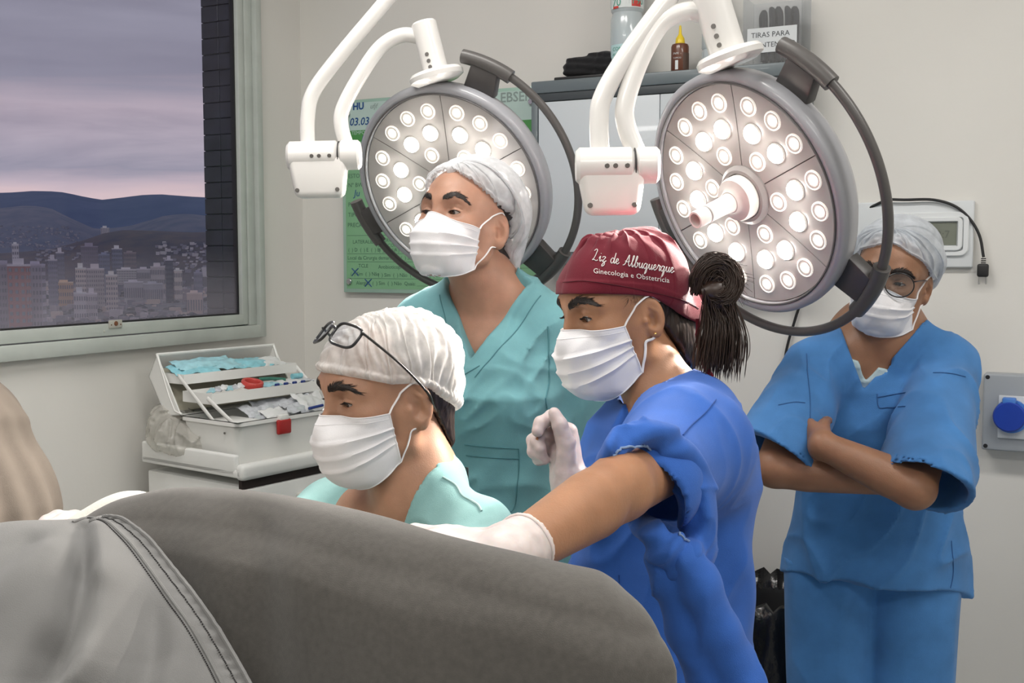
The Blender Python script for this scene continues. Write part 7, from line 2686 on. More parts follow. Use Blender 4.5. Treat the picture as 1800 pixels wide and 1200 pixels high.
for sd in (1, -1):
    brow_hairs(hf3, bv3, [(0.0125, 0.0275), (0.023, 0.0350), (0.035, 0.0395), (0.046, 0.0380), (0.055, 0.0315)], 0.0066, body3, sd, 400, 51 + sd)
def hair3(p):
    q = hf3.loc(p)
    ax = q.copy(); ax[:, 0] = np.abs(ax[:, 0])
    d = s_ell(q, (0, -0.016, 0.040), (0.0770, 0.0965, 0.088))
    d = smin(d, s_ell(q, (0, -0.070, -0.040), (0.050, 0.046, 0.050)), 0.03)
    d = smin(d, s_chain(q, [(0, -0.080, -0.030), (0, -0.118, -0.010)], [0.050, 0.036]), 0.02)
    d = smin(d, s_chain(q, [(0, -0.055, -0.045), (0, -0.094, -0.082)], [0.052, 0.040]), 0.02)
    line = q[:, 1] * 0.82 - (q[:, 2] - 0.02) * 0.55 + 0.012 - np.maximum(q[:, 2] - 0.03, 0) * 0.4
    d = smax(d, line, 0.006)
    ear = s_ell(ax, (0.078, -0.002, -0.006), (0.016, 0.024, 0.035))
    d = smax(d, -ear, 0.006)
    d = d + (vnoise(q * A3((60, 260, 60)), 3) - 0.5) * f32(0.0026)
    return d * f32(hf3.k)
lo, hi = bounds([hf3.o], 0.17)
hr3 = np_mesh('hair', mesh_sdf(hair3, lo, hi, 0.0028), M_hair, w3)
bvh_h3 = bvh_of(hr3)
# ---- pony tail: a looped bun and hanging strands, hair by hair
rg = random.Random(5)
M_hair2 = mat('brown_hair_strand', (0.032, 0.016, 0.010), 0.38, spec=0.6)
bm = bmesh.new()
BC = P(1262, 497, 1.77)
def hp(px, py, d=1.77):
    return P(px, py, d)
loop = [hp(1222, 512), hp(1230, 480), hp(1250, 463), hp(1274, 468), hp(1287, 492), hp(1280, 516), hp(1262, 526), hp(1242, 518)]
for i in range(620):
    o_ = Vector((rg.gauss(0, 1), rg.gauss(0, 1), rg.gauss(0, 1)))
    o_ = o_ / max(1, o_.length / 1.5)
    w = [0.006, 0.012, 0.013, 0.014, 0.015, 0.015, 0.014, 0.012]
    ph = rg.uniform(0, 0.35)
    if i % 3 == 0:
        o_ = o_ * 0.6 + CF * -0.8
    if i % 3 == 1:
        ctr_ = (0.35, 0.8)
    sh_k = (rg.uniform(0.25, 0.7) if i % 3 == 1 else 1.0)
    pts = [p + o_ * w[k] * 0.85 + Vector((rg.gauss(0, 1), rg.gauss(0, 1), rg.gauss(0, 1))) * 0.0012 for k, p in enumerate([BC + (p_ - BC) * sh_k for p_ in loop])]
    c = catmull(pts, 3)
    n0 = int(ph * len(c) * 0.3)
    n1 = len(c) - int(rg.uniform(0, 0.25) * len(c))
    c = c[n0:n1]
    add_tube(bm, c, [0.00075] * (len(c) - 1) + [0.0002], 3, False)
tail = [hp(1240, 520), hp(1262, 560), hp(1268, 600), hp(1264, 640)]
for i in range(560):
    o_ = Vector((rg.gauss(0, 1), rg.gauss(0, 1), rg.gauss(0, 1)))
    o_ = o_ / max(1, o_.length / 1.8)
    e_ = rg.uniform(0.80, 1.06)
    sw = rg.uniform(-1, 1)
    base = rg.random()
    st = hp(1234 + 50 * base, 500 + 34 * math.sin(base * PI), 1.77 + rg.uniform(-0.02, 0.02))
    m1_ = hp(1244 + 46 * base + 8 * sw, 575, 1.77) + o_ * 0.010
    m2_ = hp(1242 + 46 * base + 12 * sw, 610, 1.77) + o_ * 0.012
    en = hp(1236 + 50 * base + 14 * sw, 540 + 112 * e_, 1.77) + o_ * 0.010
    c = catmull([st, m1_, m2_, en], 5)
    add_tube(bm, c, [0.00075] * (len(c) - 2) + [0.0005, 0.0001], 3, False)
for i in range(46):       # fly-aways catching the lamp
    a_ = rg.uniform(-0.6, 1.4)
    st = BC + (CR * math.cos(a_) + CU * math.sin(a_)) * 0.030
    en = st + (CR * math.cos(a_ - 0.4) + CU * math.sin(a_ - 0.4)) * rg.uniform(0.008, 0.03) + Vector((0, rg.uniform(-.01, .01), 0))
    add_tube(bm, catmull([st, st.lerp(en, 0.5) + CU * 0.003, en], 4), 0.0003, 3, False)
pony = obj('pony_tail', bm, M_hair2, w3, True)
core = lathe_obj('bun_core', BC - CU * 0.012 - CR * 0.004, CR + CU * 0.2, [(0, -0.028), (0.012, -0.024), (0.018, -0.012), (0.018, 0.010), (0.012, 0.020), (0, 0.024)], M_hair2, pony, 24)
# stray hairs at the nape and temple
bm = bmesh.new()
for i in range(0):
    x_, z_ = -0.052 - rg.random() * 0.014, -0.052 - rg.random() * 0.022
    y_ = -0.030 - rg.random() * 0.035
    st, _n = cast(bv3, hf3.w(-0.16, y_, z_), hf3.r)
    if st is None:
        continue
    en = st - hf3.u * rg.uniform(0.010, 0.026) + hf3.f * rg.uniform(-0.014, 0.004) - hf3.r * 0.001
    add_tube(bm, catmull([st - hf3.r * 0.0006 + hf3.u * 0.006, st - hf3.r * 0.0012, en], 3), [0.00026] * 6 + [0.0001], 3, False)
for i in range(26):
    st, _n = cast(bv3, hf3.w(-0.16, 0.028 - rg.random() * 0.02, 0.040 - rg.random() * 0.016), hf3.r)
    if st is None:
        continue
    en = st - hf3.u * rg.uniform(0.002, 0.012) + hf3.f * rg.uniform(-0.004, 0.012) - hf3.r * 0.0004
    add_tube(bm, [st - hf3.r * 0.0005, en], [0.0002, 0.0001], 3, False)
if len(bm.verts):
    obj('loose_hairs', bm, M_hair2, w3, True)['kind'] = 'stuff'
else:
    bm.free()
# ---- mask
mk3, cn3, mp3, mw3 = make_mask(hf3, w3, [(0.1105, -0.004), (0.1220, -0.022), (0.1235, -0.050), (0.1195, -0.078), (0.1100, -0.104), (0.0880, -0.121), (0.064, -0.128)],
                               (0.036, 0.014), (-0.010, -0.088), (0.0680, 0.0620), pleats=3, seed=7, bvh=bv3, bulge=1.5)
make_straps(hf3, bv3, w3, cn3)
st_, nn_ = cast(bv3, hf3.w(-0.16, -0.0085, -0.0295), hf3.r)
if st_ is not None:
    bm = bmesh.new()
    uv_ball(bm, st_ + nn_ * 0.001, 0.0024, nn_, n=12, m=8)
    obj('ear_stud', bm, M_gold, w3, True)
# ---- maroon cap
HEM3 = [(0, (0.0, 0.100, 0.0515)), (0.5, (0.040, 0.086, 0.049)), (1.0, (0.068, 0.052, 0.043)), (1.4, (0.079, 0.018, 0.036)), (1.7, (0.084, -0.012, 0.028)), (2.05, (0.082, -0.048, 0.006)), (2.5, (0.062, -0.096, -0.024)), (PI, (0.0, -0.116, -0.032))]
def hem3(a):
    x, y, z = lerp_tab(HEM3, a)
    return (x if ((a + PI) % (2 * PI) - PI) >= 0 else -x, y, z)
def puff3(a, t):
    bk = 0.5 - 0.5 * math.cos(a)
    s = (0.004 + 0.012 * bk) * math.sin(PI * min(1, t * 1.02)) ** 0.6
    s += 0.008 * math.exp(-((t - 0.62) / 0.18) ** 2) * (0.5 + 0.5 * math.cos(a))
    return s
def wr3(a, t):
    aa = (a + PI) % (2 * PI) - PI
    s = 0.0035 * mnoise.noise(Vector((aa * 2.0, t * 3.5, 2)))
    k = math.exp(-((t - 0.66) / 0.16) ** 2)
    s += k * (0.0030 * math.sin(aa * 17 + 2 * mnoise.noise(Vector((aa * 3, t * 3, 7)))) + 0.004 * mnoise.noise(Vector((aa * 6, t * 7, 8))))
    s -= 0.0022 * math.exp(-((t - 0.72 - 0.03 * math.sin(aa * 3)) / 0.018) ** 2)       # gathered crown seam
    if t < 0.13:
        s += 0.0016
    elif t < 0.15:
        s += 0.0016 * (0.15 - t) / 0.02
    return s
V_, F_ = cap_mesh(hf3, Two(bv3, bvh_h3), hem3, (0.0, -0.020, 0.125), puff3, wr3, 260, 70, center=(0, -0.010, 0.018), maxr=0.145)
cap3 = cloth_shell('cap', V_, F_, M_maroon, w3)
tag(cap3, 'maroon cloth cap with white embroidered lettering')
bvc3 = bvh_of(cap3)
def on_cap(px, py):
    dd = ray(px, py).normalized()
    return cast(bvc3, CAM + dd * 0.9, dd, 2)
def stitch_line(pts, r, name, m, lift=0.0007, n=6, par=None):
    out = []
    for q in catmull([Vector((x, y, 0)) for x, y in pts], n):
        o1, nn = on_cap(q.x, q.y)
        if o1 is not None:
            out.append(o1 + nn * lift)
    if len(out) > 1:
        return tube_obj(name, out, r, m, par or cap3, 6)
stitch_line([(990, 496), (1030, 494), (1090, 502), (1150, 514), (1200, 527), (1228, 542)], 0.0006, 'hem_seam', M_maroon_d)
# script lettering, stroke by stroke: units x (advance), y (x-height 1, ascender 2)
SCRIPT = {
    'L': (1.25, [[(0.25, 1.75), (0.55, 2.1), (0.8, 1.95), (0.65, 1.3), (0.35, 0.45), (0.05, 0.05), (0.4, 0.12), (0.75, -0.02), (1.1, 0.2)]]),
    'i': (0.62, [[(0.0, 0.45), (0.25, 0.95), (0.2, 0.25), (0.32, 0.0), (0.6, 0.35)], [(0.30, 1.42), (0.34, 1.5)]]),
    'z': (0.85, [[(0.0, 0.75), (0.3, 1.0), (0.6, 0.9), (0.35, 0.45), (0.1, 0.05), (0.45, 0.02), (0.5, -0.5), (0.15, -0.85), (0.1, -0.5), (0.8, 0.3)]]),
    'd': (1.0, [[(0.65, 0.8), (0.35, 1.0), (0.05, 0.5), (0.2, 0.02), (0.5, 0.2), (0.75, 1.0), (0.9, 2.0), (0.7, 0.6), (0.75, 0.02), (1.0, 0.35)]]),
    'e': (0.72, [[(0.0, 0.35), (0.4, 0.6), (0.42, 0.95), (0.2, 0.95), (0.08, 0.4), (0.3, 0.0), (0.72, 0.38)]]),
    'A': (1.45, [[(-0.05, 0.0), (0.3, 0.25), (0.7, 1.3), (1.0, 2.05), (1.0, 1.2), (1.0, 0.25), (1.2, 0.0), (1.42, 0.3)], [(0.3, 0.85), (0.75, 0.72), (1.2, 0.95)]]),
    'l': (0.62, [[(0.0, 0.35), (0.35, 1.2), (0.5, 1.95), (0.32, 1.95), (0.2, 0.9), (0.25, 0.1), (0.4, 0.0), (0.62, 0.35)]]),
    'b': (0.85, [[(0.0, 0.35), (0.35, 1.2), (0.5, 1.95), (0.32, 1.95), (0.18, 0.9), (0.2, 0.1), (0.45, 0.02), (0.65, 0.45), (0.5, 0.9), (0.85, 0.7)]]),
    'u': (0.92, [[(0.0, 0.5), (0.18, 0.95), (0.12, 0.3), (0.3, 0.0), (0.55, 0.4), (0.68, 0.98), (0.62, 0.25), (0.72, 0.0), (0.92, 0.35)]]),
    'q': (0.95, [[(0.62, 0.8), (0.35, 1.0), (0.05, 0.5), (0.2, 0.02), (0.48, 0.25), (0.7, 0.95), (0.5, -0.2), (0.35, -0.95), (0.6, -0.6), (0.72, 0.0), (0.95, 0.4)]]),
    'r': (0.70, [[(0.0, 0.4), (0.2, 0.9), (0.25, 1.1), (0.35, 0.9), (0.55, 0.88), (0.42, 0.3), (0.5, 0.0), (0.70, 0.35)]]),
}
def script(text, p0, p1, xh, dip):
    tot = sum(0.75 if c == ' ' else SCRIPT[c][0] for c in text)
    cur = 0.0
    for c in text:
        if c == ' ':
            cur += 0.75
            continue
        adv, strokes = SCRIPT[c]
        bm = bmesh.new()
        for s in strokes:
            out = []
            for q in catmull([Vector((x, y, 0)) for x, y in s], 5):
                t = (cur + q.x) / tot
                bx = p0[0] + (p1[0] - p0[0]) * t
                by = p0[1] + (p1[1] - p0[1]) * t + dip * t * (1 - t) * 4
                o1, nn = on_cap(bx + 0.12 * xh * q.y, by - xh * q.y)
                if o1 is not None:
                    out.append(o1 + nn * 0.0006)
            if len(out) > 1:
                add_tube(bm, out, 0.00072, 6)
        cur += adv
        if len(bm.verts):
            obj('embroidered_letter', bm, M_stitch, cap3, True)
        else:
            bm.free()
script('Liz de Albuquerque', (1041, 457), (1184, 480), 9.4, 0.5)
# second line, plain lettering laid on the cloth
me = text_mesh('Ginecologia e Obstetrícia', 1.0, spacing=1.03, offset=0.0)
xs = [v.co.x for v in me.vertices]
wd = max(xs)
for v in me.vertices:
    t = v.co.x / wd
    o1, nn = on_cap(1043 + 133 * t, 480 + 17 * t - 3.0 * t * (1 - t) + (-v.co.y) * 12.5)
    if o1 is None:
        o1, nn = P(1100, 490, 1.4), -CF
    v.co = o1 + nn * 0.0010
me.materials.clear()
link('embroidered_line', me, M_stitch, cap3)
# cap ties at the nape
tube_obj('cap_tie', catmull([P(1226, 560, 1.79), P(1228, 600, 1.79), P(1238, 640, 1.775), P(1251, 663, 1.765)], 6), [0.003] * 4 + [0.0045] * 15, M_maroon, cap3, 8, flat=0.3, up=CR * 0.3 + CF)
# ---- gown
# body sections in gown axes: x away from the camera side, y ahead (to the left of the picture)
GOWN = [(0.55, 0, 0.02, 0.175, 0.150), (0.75, 0, 0.015, 0.170, 0.138), (0.95, 0, 0.010, 0.164, 0.128), (1.06, 0, 0.002, 0.163, 0.127), (1.15, 0, -0.004, 0.168, 0.130), (1.225, 0, -0.012, 0.150, 0.108), (1.27, 0, -0.018, 0.10, 0.075)]
OPC = P(1140, 846, 1.42)                       # centre of the arm opening on the near side
def gown3(p):
    q = tf3.loc(p)
    e, zt, zb = stack(q, GOWN)
    d = smax(smax(e, zt, 0.05), zb, 0.004)
    nb = J3['neck']
    for a in 'RL':
        sh = J3['sh' + a]
        d = smin(d, s_chain(p, [sh, nb.lerp(sh, 0.5) + Vector((0, 0, 0.002)), nb.lerp(sh, 0.1)], [0.066, 0.060, 0.060]), 0.08)
    d = smin(d, s_cone(p, J3['shR'], J3['shR'].lerp(J3['elR'], 0.75), 0.07, 0.085), 0.03)
    # long drapery: vertical folds below the arm, diagonal ones on the back
    u = q[:, 1] * 34 + q[:, 0] * 20 + vnoise(p * A3((5, 5, 2.2)), 3) * 5.0
    amp = np.clip((f32(1.18) - q[:, 2]) * 2.2, 0, 1)
    d = d - np.sin(u) * 0.0095 * amp - folds(p, 14, (7, 7, 5), 0.9) * f32(0.014) - folds(p @ np.array([[0.7, 0, 0.7], [0, 1, 0], [-0.7, 0, 0.7]], dtype=f32), 19, (18, 10, 6), 0.8) * f32(0.008) + f32(0.008)
    sh = J3['shL']
    # sleeve stump on the near side
    s_ = s_cone(p, sh, OPC, 0.068, 0.072)
    d = smin(d, s_, 0.10)
    # opening for the arm
    ax = (J3['elL'] - J3['shL']).normalized()
    d = smax(d, -s_cone(p, OPC - ax * 0.05 + Vector((0, 0, -0.020)), OPC + ax * 0.2 + Vector((0, 0, -0.020)), 0.050, 0.070), 0.006)
    hole = s_chain(p, [nb + Vector((0, 0, -0.015)), hf3.w(0, -0.02, -0.06)], [0.062, 0.062])
    v = np.abs(q[:, 0]) - (q[:, 2] - 1.20) * f32(0.50)
    v = np.maximum(v, 0.05 - q[:, 1])
    d = smax(d, -np.minimum(hole, v), 0.004)
    return d
lo, hi = bounds([tf3.w(x, y, z) for x in (-0.22, 0.22) for y in (-0.20, 0.22) for z in (0.52, 1.38)] + [OPC, J3['shL'], J3['shR']], 0.07)
gown_o = np_mesh('gown', mesh_sdf(gown3, lo, hi, 0.0052), M_blue, w3)
bg3 = bvh_of(gown_o)
# rolled sleeve: a thick twisted ring round the opening with a knot below
ringp = [P(1075, 798, 1.330), P(1095, 772, 1.340), P(1135, 758, 1.360), P(1172, 777, 1.380), P(1200, 815, 1.400), P(1225, 870, 1.415), P(1232, 925, 1.420), P(1222, 968, 1.415), P(1196, 985, 1.395), P(1170, 965, 1.380), P(1148, 940, 1.395), P(1120, 915, 1.470), P(1085, 860, 1.490), P(1068, 825, 1.400)]
def roll3(p):
    rr = [0.013, 0.014, 0.019, 0.023, 0.026, 0.027, 0.026, 0.026, 0.026, 0.023, 0.018, 0.014, 0.012, 0.012]
    c = catmull(ringp, 3, True)
    rs = []
    for i in range(len(ringp)):
        for k in range(3):
            rs.append(rr[i] * (1 - k / 3) + rr[(i + 1) % len(rr)] * k / 3)
    d = None
    best_t = np.zeros(len(p), dtype=f32)
    acc = 0.0
    for i in range(len(c)):
        j = (i + 1) % len(c)
        e = s_cone(p, c[i], c[j], rs[i], rs[j])
        if d is None:
            d = e
        else:
            m = e < d
            d = np.minimum(d, e)
            best_t[m] = acc
        acc += (c[j] - c[i]).length
    # knot
    kc = P(1197, 975, 1.385)
    d = smin(d, s_ell(p, kc, (0.030, 0.026, 0.024)), 0.012)
    # twisted creases
    dv = p - A3(P(1150, 870, 1.41))
    an = np.arctan2(dv[:, 2], dv[:, 0])
    rad = np.sqrt(dv[:, 2] ** 2 + dv[:, 0] ** 2)
    d = d - np.sin(an * 5 + rad * 190 + vnoise(p * f32(22), 2) * 4) * f32(0.0028) - folds(p, 6, (24, 24, 24), 0.9) * f32(0.004) + f32(0.002)
    return d
lo, hi = bounds(ringp, 0.05)
roll = np_mesh('rolled_sleeve', mesh_sdf(roll3, lo, hi, 0.0036), M_blue, gown_o)
bvr3 = bvh_of(roll)
edge = [(1076, 803), (1092, 788), (1118, 784), (1136, 783), (1152, 800), (1166, 822), (1180, 833), (1182, 860), (1190, 890), (1186, 915), (1196, 940), (1210, 952)]
out = []
for q in catmull([Vector((x, y, 0)) for x, y in edge], 6):
    dd = ray(q.x + 1.2 * math.sin(q.y * 0.9), q.y + 1.0 * math.sin(q.x)).normalized()
    o1, nn = cast(bvr3, CAM + dd * 0.9, dd, 2)
    if o1 is not None:
        if out and (o1 - out[-1]).length > 0.018:
            if len(out) > 4:
                tube_obj('frayed_edge', out, 0.0016, M_fray, roll, 6)
            out = []
        out.append(o1 + nn * 0.0010)
if len(out) > 4:
    tube_obj('frayed_edge', out, 0.0016, M_fray, roll, 6)
# the loose tail of the knotted sleeve
tail_pts = [P(1205, 985, 1.380), P(1228, 1030, 1.385), P(1262, 1110, 1.395), P(1300, 1200, 1.405), P(1318, 1260, 1.410)]
def tail3(p):
    d = s_chain(p, [tail_pts[0] - CR * 0.0, *tail_pts[1:]], [0.020, 0.026, 0.028, 0.030, 0.030], 0.01)
    d2 = s_chain(p, [q - CR * 0.035 + CF * 0.01 for q in tail_pts], [0.016, 0.018, 0.024, 0.028, 0.028], 0.01)
    d = smin(d, d2, 0.008)
    return d - folds(p, 6, (20, 20, 8), 0.9) * f32(0.005)
lo, hi = bounds(tail_pts, 0.08)
np_mesh('sleeve_tail', mesh_sdf(tail3, lo, hi, 0.0045), M_blue, gown_o)
lay(bg3, [(1258, 703), (1240, 725), (1215, 748), (1200, 765)], 0.0010, M_blue_d, gown_o)
lay(bg3, [(1088, 1010), (1092, 1080), (1100, 1150), (1120, 1220)], 0.0010, M_blue_d, gown_o)
# a hint of the teal undershirt at the nape
M_under = mat('teal_undershirt', (0.09, 0.33, 0.30), 0.8)
def under3(p):
    nb = J3['neck']
    d = s_chain(p, [nb + Vector((0, 0, -0.05)), nb + Vector((0, 0, 0.004))], [0.075, 0.0625])
    hole = s_chain(p, [nb + Vector((0, 0, -0.10)), hf3.w(0, -0.02, -0.06)], [0.056, 0.057])
    return np.maximum(d, -hole)
lo, hi = bounds([J3['neck']], 0.13)
np_mesh('undershirt', mesh_sdf(under3, lo, hi, 0.004), M_under, w3)
# ---- gloves
M_glove2 = mat('translucent_latex_glove', (0.60, 0.50, 0.49), 0.40, var=0.06, var_scale=40, bump=0.15, bump_scale=140, sss=0.25, spec=0.4)
add_glove(w3, h3R, J3['wrR'], J3['elR'], cuff=0.045, m=M_glove2, grow=0.0012)
add_glove(w3, h3L, J3['wrL'], J3['elL'], cuff=0.034, grow=0.0022)
add_pants(w3, J3, tf3, M_blue, 0.74)
add_shoes(w3, J3, M_shoe)
# ================================================================ WOMAN WITH FOLDED ARMS BY THE WALL
M_skin4 = skin('skin_brown', (0.29, 0.145, 0.082))
M_blue2 = scrub('mid_blue_scrub_cloth', (0.058, 0.195, 0.455), 0.13)
M_blue2d = mat('mid_blue_seam', (0.036, 0.125, 0.32), 0.85)
M_net4 = bouffant('thin_hair_net', 0.50, (0.78, 0.82, 0.87))
c4 = P(1540, 700, 2.40)
w4 = thing('person', 'person in blue scrubs and round glasses with folded arms against the wall', 'person', (c4.x, c4.y, 0))
hf4 = Frame(P(1566, 494, 2.30), math.radians(30), math.radians(-4), math.radians(12), 0.93)
hg4 = dict(lid=0.72, brow=1.0, nose=0.97, jaw=0.96)
tf4 = Frame((c4.x, c4.y, 0), math.radians(16))
J4 = dict(neck=P(1568, 590, 2.335), chest=P(1535, 680, 2.24), shR=P(1432, 652, 2.34), elR=P(1362, 822, 2.18), wrR=P(1558, 846, 2.115),
          shL=P(1662, 645, 2.32), elL=P(1608, 858, 2.055), wrL=P(1446, 782, 2.10))
stand_legs(tf4, J4, w=0.068)
h4R = hand_spec(J4['wrR'], P(1600, 748, 2.19) - J4['wrR'], Vector((0.3, -0.9, 0.1)), 1, [(0.1, 0.3, 0.2)] * 4, scale=0.94)
h4L = hand_spec(J4['wrL'], P(1378, 742, 2.30) - J4['wrL'], Vector((0.3, 1, 0)), -1, [(0.2, 0.5, 0.4)] * 4, scale=0.94)
B4 = Body(hf4, hg4, tf4, J4, lean=0.02, hands=(h4R, h4L), neck_r=0.047, wide=0.86, H=0.98, female=False)
lo, hi = bounds([J4[k] for k in J4] + [hf4.w(0, 0, 0.14)], 0.13)
lo = (lo[0], lo[1], 0.0)
body4 = B4.build(w4, M_skin4, lo, hi, h=0.0066)
bv4 = bvh_of(body4)
make_eyes(hf4, hg4, body4, (0.15, 1, -0.25))
for sd in (1, -1):
    brow_hairs(hf4, bv4, [(0.0130, 0.0295), (0.024, 0.0345), (0.036, 0.0380), (0.047, 0.0350), (0.055, 0.0285)], 0.0066, body4, sd, 380, 71 + sd)
def hair4(p):
    q = hf4.loc(p)
    ax = q.copy(); ax[:, 0] = np.abs(ax[:, 0])
    d = s_ell(q, (0, -0.016, 0.042), (0.0790, 0.0975, 0.090))
    d = smin(d, s_ell(q, (0, -0.065, -0.050), (0.062, 0.046, 0.055)), 0.03)
    line = q[:, 1] * 0.86 - (q[:, 2] - 0.02) * 0.50 + 0.020 - ax[:, 0] * 0.20 - np.maximum(q[:, 2] - 0.03, 0) * 0.30
    d = smax(d, line, 0.008)
    ear = s_ell(ax, (0.075, 0.0, -0.004), (0.016, 0.022, 0.030))
    d = smax(d, -ear, 0.006)
    d = d + (vnoise(q * A3((200, 200, 50)), 3) - 0.5) * f32(0.0024)
    return d * f32(hf4.k)
lo, hi = bounds([hf4.o], 0.18)
hr4 = np_mesh('hair', mesh_sdf(hair4, lo, hi, 0.0032), M_hair, w4)
bvh_h4 = bvh_of(hr4)
HEM4 = [(0, (0.0, 0.080, 0.0900)), (0.5, (0.036, 0.078, 0.077)), (1.0, (0.066, 0.046, 0.056)), (1.45, (0.080, 0.012, 0.034)), (1.8, (0.085, -0.026, 0.016)), (2.2, (0.078, -0.066, -0.034)), (2.7, (0.044, -0.106, -0.058)), (PI, (0.0, -0.116, -0.062))]
def hem4(a):
    x, y, z = lerp_tab(HEM4, a)
    return (x if ((a + PI) % (2 * PI) - PI) >= 0 else -x, y, z)
def puff4(a, t):
    bk = 0.5 - 0.5 * math.cos(a)
    return (0.010 + 0.010 * bk) * math.sin(PI * min(1, t * 1.02)) ** 0.6
def wr4(a, t):
    s = 0.0026 * math.sin(a * 19 + 2.2 * math.sin(4 * t + a * 2)) * math.sin(PI * t) ** 0.5
    s += 0.0045 * mnoise.noise(Vector((math.cos(a) * 3, math.sin(a) * 3, t * 5)))
    if t < 0.08:
        s += 0.0014 * math.sin(a * 70) * (1 - t / 0.08) + 0.003 * math.sin(PI * t / 0.08)
    return s
V_, F_ = cap_mesh(hf4, Two(bv4, bvh_h4), hem4, (0.010, 0.046, 0.116), puff4, wr4, 220, 36, center=(0, -0.028, 0.015))
cap4 = cloth_shell('hair_net', V_, F_, M_net4, w4)
mk4, cn4, mp4, mw4 = make_mask(hf4, w4, [(0.1100, -0.004), (0.119, -0.022), (0.1225, -0.044), (0.119, -0.068), (0.108, -0.092), (0.086, -0.110), (0.066, -0.115)],
                               (0.044, 0.026), (-0.020, -0.090), (0.0690, 0.0590), pleats=2, seed=9, bvh=bv4)
make_straps(hf4, bv4, w4, cn4)
def round_rim(a):
    c, s = math.cos(a), math.sin(a)
    return 0.0268 * c, 0.0242 * s
gx4 = Frame(hf4.w(0, 0.112, 0.009), math.radians(30), math.radians(-6), math.radians(12), 1.0)
gl4 = spectacles(gx4, round_rim, w4, 'round black glasses worn above the mask by the wall', 0.0014, 0.125, 0.0262, 0.0085, 0.012, drop=0.004)
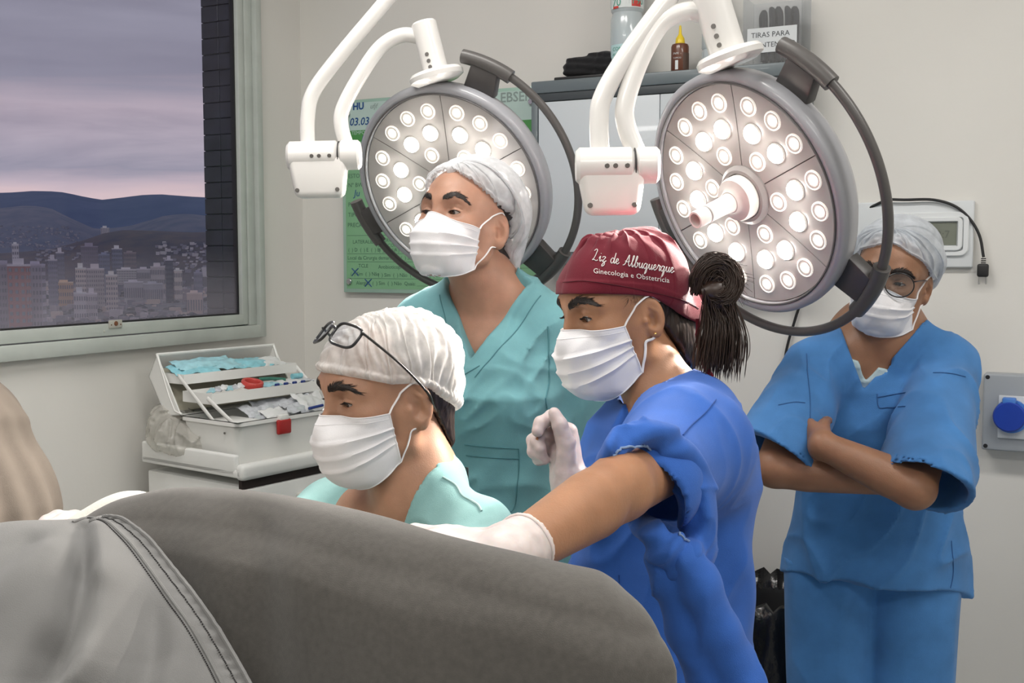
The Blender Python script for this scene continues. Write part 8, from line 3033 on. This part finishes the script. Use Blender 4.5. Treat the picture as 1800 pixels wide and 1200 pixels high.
# ---- tunic
TOP4 = [(0.74, -0.005, 0.002, 0.197, 0.154), (0.86, -0.003, 0.004, 0.184, 0.146), (1.00, 0, 0.0, 0.160, 0.126), (1.12, 0, 0.006, 0.158, 0.130), (1.22, 0, 0.002, 0.158, 0.122), (1.29, 0, -0.005, 0.142, 0.095), (1.325, 0, -0.008, 0.11, 0.078)]
def top4(p):
    q = B4.tl(p)
    e, zt, zb = stack(q, TOP4)
    # the hem hangs lower at the back
    zb2 = f32(0.795) + q[:, 1] * f32(0.22) + q[:, 0] * f32(0.06) - q[:, 2]
    d = smax(smax(e, zt, 0.05), zb2, 0.003)
    nb = J4['neck']
    for a in 'RL':
        sh = J4['sh' + a]
        d = smin(d, s_chain(p, [sh, nb.lerp(sh, 0.45), nb.lerp(sh, 0.12)], [0.058, 0.055, 0.058]), 0.04)
    d = d - folds(p @ np.array([[0.85, 0, 0.5], [0, 1, 0], [-0.5, 0, 0.85]], dtype=f32), 41, (15, 9, 8), 0.8) * f32(0.011) - folds(p, 47, (7, 7, 6), 0.7) * f32(0.008) + f32(0.003)
    inn_all = None
    for a, k in (('R', 0.90), ('L', 0.97)):
        sh, el = J4['sh' + a], J4['el' + a]
        e_ = sh.lerp(el, k)
        out_ = tf4.r * (0.010 if a == 'R' else -0.012) + Vector((0, 0.0, -0.012))
        s_ = s_cone(p, sh, e_ + out_, 0.060, 0.088)
        ax = (el - sh).normalized()
        cutn = (ax + Vector((0, 0.25, -0.25)) + tf4.r * (0.25 if a == 'R' else -0.05)).normalized()
        t = (p - A3(e_)) @ A3(cutn)
        s_ = s_ - folds(p, 28, (14, 14, 6), 0.6) * f32(0.010)
        inn = s_cone(p, sh.lerp(el, 0.40) + out_ * 0.5, e_ + out_ + ax * 0.05, 0.040, 0.090)
        s_ = np.maximum(s_, t)
        d = smin(d, s_, 0.020)
        d = np.maximum(d, -np.maximum(inn, -(t + f32(0.085))))
    v = np.abs(q[:, 0] - 0.030 + (q[:, 2] - 1.226) * f32(0.22)) - (q[:, 2] - 1.226) * f32(0.60)
    v = np.maximum(v, -0.03 - q[:, 1])
    hole = s_chain(p, [nb + Vector((0, 0, -0.045)), nb + Vector((0, 0, 0.16))], [0.058, 0.082])
    hole = np.minimum(hole, s_cone(p, nb + Vector((0, 0, -0.01)), B4.tw(0.022, 0.14, 1.262), 0.058, 0.014))
    d = smax(d, -np.minimum(v, hole), 0.004)
    return d
lo, hi = bounds([tf4.w(x, y, z) for x in (-0.20, 0.20) for y in (-0.16, 0.16) for z in (0.70, 1.36)] + [J4['elR'], J4['elL']], 0.10)
tun4 = np_mesh('tunic', mesh_sdf(top4, lo, hi, 0.0054), M_blue2, w4)
bg4 = bvh_of(tun4)
for pts in ([(1418, 622), (1420, 660), (1424, 700), (1424, 740)], [(1542, 692), (1545, 715), (1560, 716), (1592, 714)], [(1541, 698), (1565, 694), (1592, 690)],
            [(1368, 712), (1395, 707), (1415, 708)], [(1640, 655), (1670, 656), (1697, 662)], [(1360, 1022), (1450, 1040), (1560, 1052), (1660, 1062)], [(1660, 1068), (1675, 1010), (1672, 950)]):
    lay(bg4, pts, 0.0010, M_blue2d, tun4, d0=1.7)
# pale undershirt in the neck opening
M_under4 = mat('pale_undershirt', (0.40, 0.52, 0.55), 0.8, bump=0.2, bump_scale=500)
def under4(p):
    q = B4.tl(p)
    e = B4.sdf(p) - f32(0.007)
    v = np.abs(q[:, 0] - 0.030 + (q[:, 2] - 1.226) * f32(0.22)) - (q[:, 2] - 1.240) * f32(0.60)
    d = np.maximum(e, -v)
    d = np.maximum(d, 0.03 - q[:, 1])
    d = np.maximum(d, np.abs(q[:, 2] - 1.245) - f32(0.034) - (q[:, 0] - 0.03) * f32(0.3))
    d = np.maximum(d, np.abs(q[:, 0]) - f32(0.075))
    return d - folds(p, 3, (30, 30, 30), 0.6) * f32(0.003)
lo, hi = bounds([B4.tw(-0.08, 0, 1.15), B4.tw(0.08, 0.15, 1.32)], 0.05)
np_mesh('undershirt', mesh_sdf(under4, lo, hi, 0.0035), M_under4, w4)
JP4 = dict(J4)
stand_legs(tf4, JP4, w=0.080)
add_pants(w4, JP4, tf4, M_blue2, 0.84, h=0.008, r=0.020)
add_shoes(w4, J4, M_shoe)
